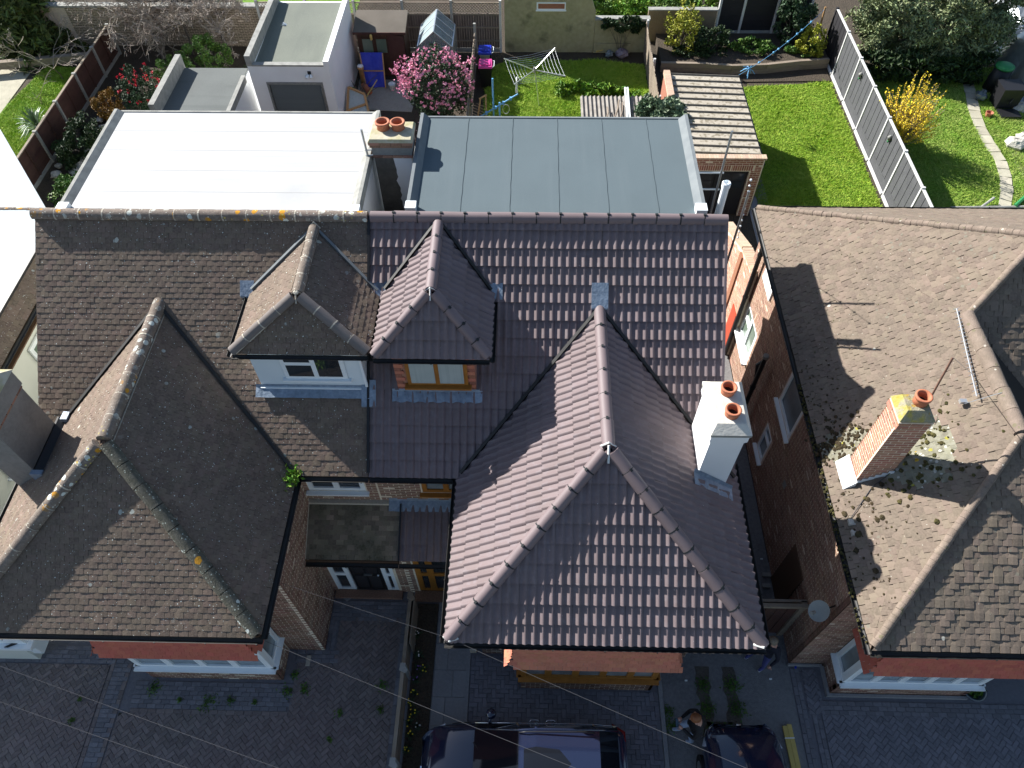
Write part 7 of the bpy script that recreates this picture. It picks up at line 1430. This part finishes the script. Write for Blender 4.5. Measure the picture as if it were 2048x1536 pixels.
p = G(569, 50, 2.7); b = MB(); b.hexa([(p.x - .1, p.y - .06, p.z + .0), (p.x + .1, p.y - .04, p.z), (p.x + .1, p.y + .06, p.z), (p.x - .1, p.y + .06, p.z), (p.x - .04, p.y - .04, p.z + .1), (p.x + .02, p.y - .04, p.z + .06), (p.x + .02, p.y + .04, p.z + .06), (p.x - .04, p.y + .04, p.z + .1)]); tag(b.obj('litter', 'upvc'), 'small pale scrap lying on the greenish garage roof', 'scrap')
an = thing('garage_annex', 'low annex with grey felt roof left of the white garage', 'outbuilding', (-12.2, 25, 0)); b = MB(); b.box((-13.55, 23.3, 0), (-10.9, 26.5, 2.12)); b.obj('wall', 'render', an); b = MB(); b.box((-13.4, 23.28, 2.121), (-10.95, 26.5, 2.18)); b.obj('flat_roof', 'felt_annex', an)
b = MB(); b.box((-13.62, 23.28, 1.9), (-13.41, 26.6, 2.68)); b.obj('parapet', 'edge_grey', an); b = MB(); b.box((-10.949, 23.28, 2.1), (-10.80, 25.7, 2.36)); b.obj('right_kerb', 'edge_grey', an)
s = thing('garden_shed', 'brown timber shed with sloping felt roof and open door', 'shed', (-6.3, 30.2, 0)); x0, x1, y0, y1 = -7.28, -5.25, 29.62, 30.75
b = MB(); b.box((x0 + .03, y0 + .05, 0), (x1 - .03, y1, 1.9)); b.obj('wall', 'wood_shed', s); b = MB(); b.hexa([(x0 - .08, y0 - .1, 1.95), (x1 + .06, y0 - .1, 1.95), (x1 + .06, y1 + .1, 2.2), (x0 - .08, y1 + .1, 2.2), (x0 - .08, y0 - .1, 2.0), (x1 + .06, y0 - .1, 2.0), (x1 + .06, y1 + .1, 2.25), (x0 - .08, y1 + .1, 2.25)]); b.obj('roof', 'felt_brown', s); b = MB(); b.box((x0 - .09, y0 - .13, 1.90), (x1 + .07, y0 - .101, 2.0)); b.obj('fascia', 'wood_dark', s)
for k in range(13): b = MB(); b.box((x0 + .03 + k * .15, y0 + .03, .05), (x0 + .175 + k * .15, y0 + .05, 1.9)); b.obj('board', 'wood_shed', s)
for k in range(2): window(s, (x0 + .16 + k * .58, y0 + .03, 1.0), (1, 0, 0), .55, .72, (1,), 'wood_shed', 'greenglass', False, .05, .02, proud=.035)
b = MB(); b.hexa([(-6.0, y0 + .02, .05), (-5.3, y0 - .16, .05), (-5.3, y0 - .12, .05), (-6.0, y0 + .06, .05), (-6.0, y0 + .02, 1.85), (-5.3, y0 - .16, 1.85), (-5.3, y0 - .12, 1.85), (-6.0, y0 + .06, 1.85)]); b.obj('door', 'wood_dark', s)
tl = thing('lantern', 'yellow lantern hanging on the shed front', 'lantern', (-6.62, 29.45, 1.72)); b = MB(); b.lathe((0, 0, 0), [(.05, 0), (.055, .18), (.03, .22)], 10); b.obj('body', 'wood_new', tl, True, True)
t = thing('tarpaulin_board', 'bright blue tarpaulin on a wooden frame leaning by the shed', 'tarpaulin', (-6.7, 28.9, 0))
a, c_, d_, e_ = Vector((-7.18, 29.38, 1.22)), Vector((-6.22, 29.38, 1.22)), Vector((-6.18, 28.75, .02)), Vector((-7.0, 28.75, .02)); b = MB(); nn = 8; vs_ = []
for j in range(nn + 1):
    for i in range(nn + 1): u_, v_ = i / nn, j / nn; p = a.lerp(c_, u_).lerp(e_.lerp(d_, u_), v_); vs_.append(p + Vector((0, -.02 - .035 * math.sin(u_ * 9 + v_ * 4) * math.sin(v_ * 7), .0)))
b.add(vs_, [(j * (nn + 1) + i, j * (nn + 1) + i + 1, (j + 1) * (nn + 1) + i + 1, (j + 1) * (nn + 1) + i) for j in range(nn) for i in range(nn)]); b.obj('sheet', 'tarp', t, True)
for p, q in ((a.lerp(e_, .5), c_.lerp(d_, .5)), (c_, d_), (a, e_)): b = MB(); b.beam(p + Vector((0, -.08, 0)), q + Vector((0, -.08, 0)), .05, .03); b.obj('batten', 'wood_frame', t)
t = thing('drain_pipe', 'upright orange-brown clay pipe standing beside the blue tarpaulin', 'pipe', (-7.15, 28.9, 0)); b = MB(); b.lathe((0, 0, 0), [(.10, 0), (.10, .75), (.13, .76), (.13, .88), (.10, .88), (.09, .1)], 14); b.obj('pipe', 'wood_frame', t, True, True); b = MB(); b.lathe((0, 0, .86), [(.135, 0), (.11, .06), (.001, .065)], 14); b.obj('cap', 'upvc', t, True, True)
t = thing('drain_pipe', 'clay pipe lying on its side below the upright one', 'pipe', (-6.9, 28.4, 0)); b = MB(); b.tube([(-7.1, 28.7, .14), (-6.8, 28.2, .14)], .12, 12, False); b.tube([(-6.83, 28.25, .14), (-6.79, 28.18, .14)], .14, 12); b.obj('pipe', 'clay', t)
b = MB()
for i in range(26): p = Vector((-7.2 + random.uniform(-.25, .5), 28.0 + random.uniform(-.5, .6), .03)); e = p + Vector((random.uniform(-.6, .6), random.uniform(-.6, .6), random.uniform(.0, .5))); b.tube([p, p.lerp(e, .5) + Vector((0, 0, .05)), e], [.018, .014, .008], 5)
tag(stuff(b.obj('sticks', 'bark')), 'heap of sticks against the white garage wall')
b = MB(); b.tube([(-7.05, 27.3, .05), (-6.45, 28.5, .5)], .022, 6); tag(b.obj('timber_pole', 'wood_new'), 'pale pole leaning over the heap of sticks', 'pole')
t = thing('cold_frame', 'tilted wooden cold frame with a pale polythene lid beside the white garage', 'cold frame', (-7.0, 26.8, 0)); f0, f1, f2, f3 = Vector((-7.45, 27.5, .75)), Vector((-6.75, 27.1, .7)), Vector((-6.45, 26.1, .25)), Vector((-7.35, 26.0, .3)); b = MB(); b.prism([f0, f1, f2, f3], (0, 0, .02)); b.obj('lid', 'curtain', t)
for p, q in ((f0, f1), (f1, f2), (f2, f3), (f3, f0), (f1.lerp(f2, .4), f0.lerp(f3, .75))): b = MB(); b.beam(p + Vector((0, 0, .03)), q + Vector((0, 0, .03)), .09, .06); b.obj('bar', 'wood_frame', t)
b = MB(); b.prism([(-7.4, 27.45, 0), (-6.75, 27.05, 0), (-6.5, 26.15, 0), (-7.3, 26.05, 0)], (0, 0, .25)); b.obj('base', 'wood_frame', t)
t = thing('bucket', 'white bucket standing on the gravel patch', 'bucket', tuple(G(785, 178)[:2]) + (0,)); b = MB(); b.lathe((0, 0, 0), [(.12, 0), (.15, .24), (.16, .25), (.145, .25), (.115, .03), (.001, .03)], 16); b.obj('pail', 'upvc', t, True, True); b = MB(); b.tube([(-.15, 0, .24), (-.1, -.12, .2), (.1, -.12, .2), (.15, 0, .24)], .006, 5); b.obj('handle', 'steel', t, False, True)
b = MB(); b.blob(tuple(G(706, 178, .1)), .14, 8, 5, .25, .6); tag(b.obj('plastic_bag', 'green'), 'crumpled green bag by the heap of sticks', 'bag')
# greenhouse
t = thing('greenhouse', 'small pitched glass greenhouse with white bars behind the camellia', 'greenhouse', (-4, 30.1, 0)); xa, xb, xr, ya, yb, ze, zr = -4.72, -3.28, -4.0, 29.3, 31.1, 1.5, 2.15
def barx(p, q, r=.022): b = MB(); b.beam(p, q, r * 2, r * 2); b.obj('glazing_bar', 'alu', t)
for k in range(4):
    y = ya + (yb - ya) * k / 3
    for x in (xa, xb): barx((x, y, 0), (x, y, ze)); barx((x, y, ze), (xr, y, zr))
for x, z in ((xa, ze), (xb, ze), (xr, zr), (xa, .05), (xb, .05)): barx((x, ya, z), (x, yb, z))
for x, xq in ((xa, xr), (xr, xb)): barx((x, ya, .05), (xq, ya, .05)); barx((x, ya, ze), (xq, ya, ze))
M['ghglass'] = mat('clear_greenhouse_glass', (.55, .62, .62), .05); nt_ = M['ghglass'].node_tree; nt_.nodes['Principled BSDF'].inputs['Transmission Weight'].default_value = .75; nt_.nodes['Principled BSDF'].inputs['IOR'].default_value = 1.1
for k in range(3):
    y0_, y1_ = ya + (yb - ya) * k / 3 + .03, ya + (yb - ya) * (k + 1) / 3 - .03
    for p in ([(xa + .02, y0_, ze + .01), (xr - .02, y0_, zr - .01), (xr - .02, y1_, zr - .01), (xa + .02, y1_, ze + .01)], [(xr + .02, y0_, zr - .01), (xb - .02, y0_, ze + .01), (xb - .02, y1_, ze + .01), (xr + .02, y1_, zr - .01)], [(xa, y0_, .1), (xa, y1_, .1), (xa, y1_, ze - .03), (xa, y0_, ze - .03)], [(xb, y0_, .1), (xb, y1_, .1), (xb, y1_, ze - .03), (xb, y0_, ze - .03)]):
        n_ = (Vector(p[1]) - Vector(p[0])).cross(Vector(p[2]) - Vector(p[0])).normalized() * .006; b = MB(); b.prism(p, n_); b.obj('pane', 'glass_reflection' if p[0][0] < xr and p[0][2] > 1 else 'ghglass', t)
b = MB(); b.prism([(xa + .03, ya - .01, .1), (xb - .03, ya - .01, .1), (xb - .03, ya - .01, ze), (xr, ya - .01, zr - .05), (xa + .03, ya - .01, ze)], (0, .006, 0)); b.obj('gable_pane', 'ghglass', t)
# bins
for px, py, lid, lab in ((970, 98, 'blue', 'black wheeled bin with a blue lid by the trellis fence'), (971, 126, 'pink', 'black wheeled bin with a pink lid in front of the blue-lidded one')):
    p = G(px, py, 1.02); t = thing('wheelie_bin', lab, 'bin', (p.x, p.y, 0), 0, 'wheeled bins by the fence'); b = MB(); b.hexa([(-.2, -.2, .05), (.2, -.2, .05), (.2, .22, .05), (-.2, .22, .05), (-.27, -.28, .95), (.27, -.28, .95), (.27, .3, .95), (-.27, .3, .95)]); b.obj('body', 'binblack', t, False, True)
    b = MB(); b.hexa([(-.29, -.32, .955), (.29, -.32, .955), (.29, .33, .955), (-.29, .33, .955), (-.26, -.28, 1.02), (.26, -.28, 1.02), (.25, .25, 1.06), (-.25, .25, 1.06)]); b.box((-.19, -.2, 1.03), (-.02, .2, 1.065)); b.box((.02, -.2, 1.03), (.19, .2, 1.065)); l_ = b.obj('lid', lid, t, False, True); b = MB(); b.tube([(.30, -.25, .98), (.36, -.2, 1.0), (.36, .2, 1.0), (.30, .25, .98)], .015, 6); b.obj('handle', 'upvc', t, False, True)
    if lid == 'blue': b = MB(); b.hexa([(-.2, -.335, .75), (.2, -.335, .75), (.2, -.30, .75), (-.2, -.30, .75), (-.22, -.345, .93), (.22, -.345, .93), (.22, -.31, .93), (-.22, -.31, .93)]); b.obj('front_label', 'edge_grey', t, False, True)
    for s_ in (-.2, .2): b = MB(); b.tube([(s_ - .03, .22, .1), (s_ + .03, .22, .1)], .1, 12); b.obj('wheel', 'tyre', t, False, True)
# rotary airer
t = thing('rotary_airer', 'rotary clothes airer with four open arms on the middle lawn', 'clothes airer', tuple(G(1078, 212))); hub = GY(1069, 140, 27.45); base = Vector(G(1078, 212)); b = MB(); b.tube([base, hub + Vector((0, 0, .1))], .022, 8); b.obj('pole', 'alu', t); b = MB(); b.tube([hub - Vector((0, 0, .1)), hub + Vector((0, 0, .12))], .05, 10); b.obj('hub', 'edge_grey', t)
ends = [G(1008, 117, 2.25), G(1110, 96, 2.2), G(1131, 152, 2.0), G(1028, 169, 1.95)]
for e in ends: b = MB(); b.beam(hub, e, .03, .03); b.obj('arm', 'alu', t)
for k in range(6):
    f_ = .35 + k * .125
    for a, c_ in zip(ends, ends[1:] + ends[:1]): p, q = hub.lerp(a, f_), hub.lerp(c_, f_); b = MB(); b.tube([p, p.lerp(q, .5) - Vector((0, 0, .06)), q], .004, 4); b.obj('line', 'upvc', t)
p = G(1033, 150, 1.9); tp = thing('peg_bag', 'white peg bag hanging from the rotary airer', 'bag', (p.x, p.y, 1.2)); b = MB(); b.hexa([(-.05, -.1, 0), (.05, -.1, 0), (.05, .1, 0), (-.05, .1, 0), (-.02, -.12, .55), (.02, -.12, .55), (.02, .12, .55), (-.02, .12, .55)]); b.obj('bag', 'upvc', tp, False, True)
# pale blue frame
t = thing('swing_frame', 'pale blue tubular frame with a hanging ring behind the grey flat roof', 'frame', (-1.3, 25.5, 0)); a = GY(985, 157, 25.6); b = MB(); b.tube([(a.x, 25.6, 0), a], .035, 10); b.obj('post', 'bluepaint', t); c_ = GY(999, 205, 25.2); b = MB(); b.tube([(c_.x, 25.2, 0), c_], .035, 10); b.obj('post', 'bluepaint', t)
p, q = GY(940, 246, 25.35), GY(1036, 188, 25.35); b = MB(); b.tube([p, q], .03, 10); b.obj('cross_bar', 'bluepaint', t)
for f_ in (.35, .55, .7, .85): c_ = p.lerp(q, f_); b = MB(); b.box(c_ - Vector((.04, .05, .05)), c_ + Vector((.04, .05, .05))); b.obj('clamp', 'bluepaint', t)
c_ = GY(1012, 218, 25.3); b = MB(); b.tube([c_ + Vector((.13 * math.cos(i * .393), 0, .2 * math.sin(i * .393))) for i in range(17)], .012, 6, False); b.obj('ring', 'alu', t)
# corrugated garage, brick front
def corrugated(t, x0, x1, y0, y1, z0, z1, pitch, amp, along, mt, name='sheet', overl=.02):
    """sheets with raised rolls; along = direction the rolls run"""
    b = MB(); L = (y1 - y0) if along == 'x' else (x1 - x0); n = int(L / pitch) ; prof = ((0, 0), (.76, .003), (.80, .6), (.85, 1), (.91, 1), (.96, .6)) if along == 'x' else ((0, 0), (.25, .5), (.5, 1), (.75, .5))
    pts = []
    for k in range(n):
        for f_, h_ in prof: pts.append(((k + f_) * L / n, h_ * amp))
    pts.append((L, 0)); V = []
    for u_, h_ in pts:
        f_ = u_ / L
        if along == 'x': V += [(x0, y0 + u_, z0 + h_), (x1, y0 + u_, z1 + h_)]
        else: V += [(x0 + u_, y0, z0 + h_), (x0 + u_, y1, z1 + h_)]
    for i in range(0, len(pts) - 1, len(prof)):       # one sheet per roll
        c2 = MB(); c2.add(V[2 * i:2 * (i + len(prof) + 1)], [(2 * j, 2 * j + 1, 2 * j + 3, 2 * j + 2) for j in range(len(prof))]); c2.mi = [1 if (along == 'x' and j >= 1) else 0 for j in range(len(prof))]; c2.obj(name, [mt, 'asb_roll'] if along == 'x' else mt, t)
g = thing('garage', 'brick garage with mossy ribbed roof and dark double doors', 'garage', (6.4, 23, 0)); x0, x1, y0, y1 = 5.0, 7.78, 20.75, 25.95
b = MB(); b.box((x0, y0 + .15, 0), (x0 + .2, y1, 2.2)); b.box((x1 - .25, y0 + .15, 0), (x1 - .05, y1, 2.15)); b.box((x0 + .2, y1 - .2, 0), (x1 - .25, y1, 2.15)); b.obj('wall', 'brickG', g)
rf = MB(); rf.hexa([(x0 + .2, y0 + .1, 2.15), (x1 - .1, y0 + .1, 2.05), (x1 - .1, y1, 2.05), (x0 + .2, y1, 2.15), (x0 + .2, y0 + .1, 2.2), (x1 - .1, y0 + .1, 2.1), (x1 - .1, y1, 2.1), (x0 + .2, y1, 2.2)]); rf = rf.obj('roof', 'asbestos', g); corrugated(rf, x0 + .12, x1 + .05, y0 + .12, y1 + .05, 2.34, 2.24, .375, .05, 'x', 'asbestos', 'roof_sheet')
PGm = Pieces('brick', 'brickwork', 300); do = [(.28, 0, 2.45, 1.92)]; wf = wall(g, (x0, y0, 0), (1, 0, 0), x1 - x0 + .06, 2.40, 'mortarbed', do, .15, 'front_wall'); bricks(PGm, wf, (x0, y0, 0), (1, 0, 0), x1 - x0 + .06, 2.40, 'brickG', do + [(.1, 1.95, 2.55, 2.17)]); soldiers(PGm, wf, (x0 + .12, y0, 1.95), (1, 0, 0), 32, 'brickG')
PGm.finish()
for k in range(33): b = MB(); b.box((x0 - .02 + k * .088, y0 - .04, 2.405), (x0 + .062 + k * .088, y0 + .18, 2.475)); b.obj('coping_brick', 'coping', g)
for k in range(19): b = MB(); b.box((x0 - .03, 24.3 + k * .088, 2.35), (x0 + .2, 24.38 + k * .088, 2.5)); b.obj('coping_brick', 'coping', g)
for k in (0, 1):
    xa = x0 + .30 + k * 1.06; b = MB(); b.box((xa, y0 + .05, .03), (xa + 1.04, y0 + .09, 1.9)); d_ = b.obj('door', 'wood_black', g)
    for i in (0, 1):
        for j in (0, 1): b = MB(); b.box((xa + .1 + i * .45, y0 + .043, 1.2 + j * .32), (xa + .5 + i * .45, y0 + .049, 1.48 + j * .32)); b.obj('door_pane', 'glass', d_)
b = MB(); b.beam((x1 + .09, y0 + .1, 2.12), (x1 + .09, y1, 2.12), .09, .08); b.obj('gutter', 'black', g); b = MB(); b.tube([(x1 + .08, y0 + .1, .05), (x1 + .08, y0 + .1, 2.1)], .035, 8); b.obj('downpipe', 'black', g)
g = thing('lean_to', 'low lean-to with grey corrugated roof and sticks lying on it', 'shed', (3.05, 23.8, 0)); b = MB(); b.box((1.95, 22.8, 0), (4.25, 25.0, 1.85)); b.obj('wall', 'wood_dark', g); corrugated(g, 1.85, 4.35, 22.6, 25.05, 1.95, 1.95, .155, .07, 'y', 'asbestos_dark', 'roof_sheet')
for i, (px, py, qx, qy, r, mt_, lab) in enumerate(((1215, 215, 1213, 239, .03, 'wood', 'short grey stick lying on the corrugated lean-to'), (1238, 200, 1228, 240, .03, 'wood', 'bent grey branch across the corrugated lean-to'), (1245, 205, 1240, 240, .025, 'wood', 'thin grey branch next to the bent one'))):
    p, q = G(px, py, 2.1), G(qx, qy, 2.1); b = MB(); b.tube([p, p.lerp(q, .5) + Vector((.04, 0, .03)), q], r, 6); tag(b.obj('stick', mt_), lab, 'stick')
p, q = G(1250, 175, 2.15), G(1255, 242, 2.1); t = thing('plastic_rail', 'pair of white plastic rails laid over the corrugated lean-to', 'rail', p); 
for s_ in (0, .09): b = MB(); b.beam(p + Vector((s_, 0, 0)), q + Vector((s_, 0, 0)), .06, .04); b.obj('rail', 'upvc', t)
# rubbish by the yellowish wall
p = G(1218, 112); b = MB(); b.blob((p.x, p.y, .1), .18, 9, 6, .3, .7); tag(b.obj('plastic_bag', 'frost'), 'crumpled pale blue bag by the yellowish wall', 'bag'); p = G(1243, 112); b = MB(); b.blob((p.x, p.y, .14), .3, 9, 6, .25, .6); tag(b.obj('sack', 'bag'), 'dark purplish sack slumped beside the pale blue bag', 'sack')
p = G(1205, 108); b = MB(); b.beam((p.x - .3, p.y + .1, .08), (p.x + .3, p.y + .25, .2), .18, .04); tag(b.obj('broken_board', 'wood_new'), 'broken pale board behind the pale blue bag', 'board')
# raised bed of sleepers
t = thing('raised_bed', 'long raised bed edged with grey timber sleepers at the end of the right lawn', 'raised bed', (9.3, 30, 0)); pts = [(5.6, 30.1), (7.4, 30.05), (8.6, 29.9), (10.1, 30.0), (11.6, 30.3), (12.85, 30.45)]
b = MB(); b.prism([(x, y + .05, .0) for x, y in pts] + [(12.85, 32.6, 0), (5.6, 32.6, 0)], (0, 0, .36)); b.obj('bed_soil', 'soil', t)
for (xa, ya), (xb, yb) in zip(pts, pts[1:]):
    for k in (0, 1): b = MB(); b.beam((xa, ya, .11 + k * .21), (xb, yb, .11 + k * .21), .14, .20); b.obj('sleeper', 'wood', t)
b = MB(); b.prism([(5.6, 29.2, .0), (12.8, 29.4, .0), (12.8, 30.4, 0), (5.6, 30.1, 0)], (0, 0, .012)); tag(structure(b.obj('bed_path', 'soil')), 'bare strip in front of the sleepers')
# washing line
t = thing('line_post', 'slanting timber post carrying the washing line by the yellow-leaved shrub', 'post', tuple(G(1626, 104))); a = Vector(G(1626, 104)); top = GY(1651, 14, a.y + .3); b = MB(); b.tube([a, top], .04, 8); b.obj('post', 'wood_frame', t)
t = thing('washing_line', 'washing line with blue pegs and a knotted blue bundle', 'washing line', (8.8, 27, 2)); e0 = Vector((7.8, 25.9, 2.35)); pts = [e0.lerp(top - Vector((0, 0, .1)), i / 18) - Vector((0, 0, .9 * (i / 18) * (1 - i / 18))) for i in range(19)]; b = MB(); b.tube(pts, .008, 5); b.obj('line', 'bluepaint', t)
for i in (4, 7, 8, 10, 12, 13, 15): b = MB(); b.blob(pts[i], .05, 6, 4, .2); b.obj('peg', 'bluepaint', t)
b = MB(); c_ = pts[2]
for i in range(16): e = c_ + Vector((random.uniform(-.28, .28), random.uniform(-.2, .2), random.uniform(-.3, .15))); b.tube([c_, c_.lerp(e, .5) + Vector((0, 0, .05)), e], .014, 4)
b.obj('knotted_bundle', 'bluepaint', t)
# far right: compost barrels, crates, sheeted heap, rocks
p = G(1978, 185, 0); t = thing('compost_bin', 'dark compost barrel with a bright green lid beside the sheeted heap', 'compost bin', (p.x + .2, p.y + .2, 0)); b = MB(); b.lathe((0, 0, 0), [(.42, 0), (.40, .5), (.33, 1.0)], 18); b.obj('barrel', 'binblack', t, True, True); b = MB(); b.lathe((0, 0, 1.0), [(.36, 0), (.37, .08), (.2, .16), (.001, .17)], 18); b.obj('lid', 'green', t, True, True)
p = G(1990, 210, 0); t = thing('water_butt', 'square black storage box below the green-lidded barrel', 'box', (p.x + .25, p.y, 0)); b = MB(); b.hexa([(-.4, -.35, 0), (.4, -.35, 0), (.4, .35, 0), (-.4, .35, 0), (-.43, -.38, .85), (.43, -.38, .85), (.43, .38, .85), (-.43, .38, .85)]); b.obj('tub', 'binblack', t, False, True); b = MB(); b.box((-.45, -.4, .851), (.45, .4, .91)); b.obj('lid', 'binblack', t, False, True); b = MB(); b.box((-.4, -1.0, 0), (.4, -.45, .12)); b.obj('tray', 'binblack', t, False, True)
p = G(1960, 195, .1); b = MB(); b.blob((p.x, p.y, .2), .24, 9, 6, .3, .8); tag(b.obj('plastic_bag', 'frost'), 'crumpled clear bag beside the black storage box', 'bag')
p = G(1975, 233); b = MB(); b.lathe((p.x, p.y, 0), [(.1, 0), (.15, .2), (.13, .2), (.09, .03)], 12); tag(b.obj('flower_pot', 'hung_orange'), 'small salmon-coloured pot at the bend of the stepping path', 'pot')
t = thing('sheeted_heap', 'large heap under grey sheeting against the right edge', 'heap', (21.3, 30, 0)); b = MB(); vs_ = []; nx, ny = 14, 16
for j in range(ny + 1):
    for i in range(nx + 1): u_, v_ = i / nx, j / ny; x, y = 19.9 + 3.5 * u_, 27.6 + 6.2 * v_; z = 1.5 * min(1, u_ * 4) * min(1, v_ * 5 + .25) + .12 * math.sin(u_ * 11 + v_ * 5) + .1 * math.sin(v_ * 17 + u_ * 3) + random.uniform(-.04, .04); vs_.append((x, y, max(.02, z)))
b.add(vs_, [(j * (nx + 1) + i, j * (nx + 1) + i + 1, (j + 1) * (nx + 1) + i + 1, (j + 1) * (nx + 1) + i) for j in range(ny) for i in range(nx)]); b.obj('sheeting', 'steel', t); b = MB(); b.tube([(19.3, 27.2, .4), (21.5, 29.3, 1.75)], .025, 6); b.obj('pole', 'black', t)
for px, py, r, lab in ((2030, 288, .34, 'large white rock on the patio at the right edge'), (2046, 278, .3, 'white rock behind the large one at the right edge'), (2040, 215, .3, 'pale flat stone lying near the right edge')): p = G(px, py, .1); b = MB(); b.blob((p.x, p.y, r * .4), r, 9, 6, .2, .6); tag(b.obj('rock', 'rock'), lab, 'rock')
p, q = G(1900, 416, .05), G(2075, 414, .05); b = MB(); b.tube([p, q], .06, 8); b.tube([p.lerp(q, .35), p.lerp(q, .52) + Vector((0, .35, .15))], .05, 8); tag(b.obj('gutter_pipe', 'edge_grey'), 'pale plastic pipe lying on the grass behind the tan roof', 'pipe')
p, q = G(2030, 412, .1), G(2060, 385, .1); b = MB(); b.tube([p, q], .07, 8); tag(b.obj('hose_pipe', 'green'), 'dark green tube at the right edge behind the tan roof', 'pipe')
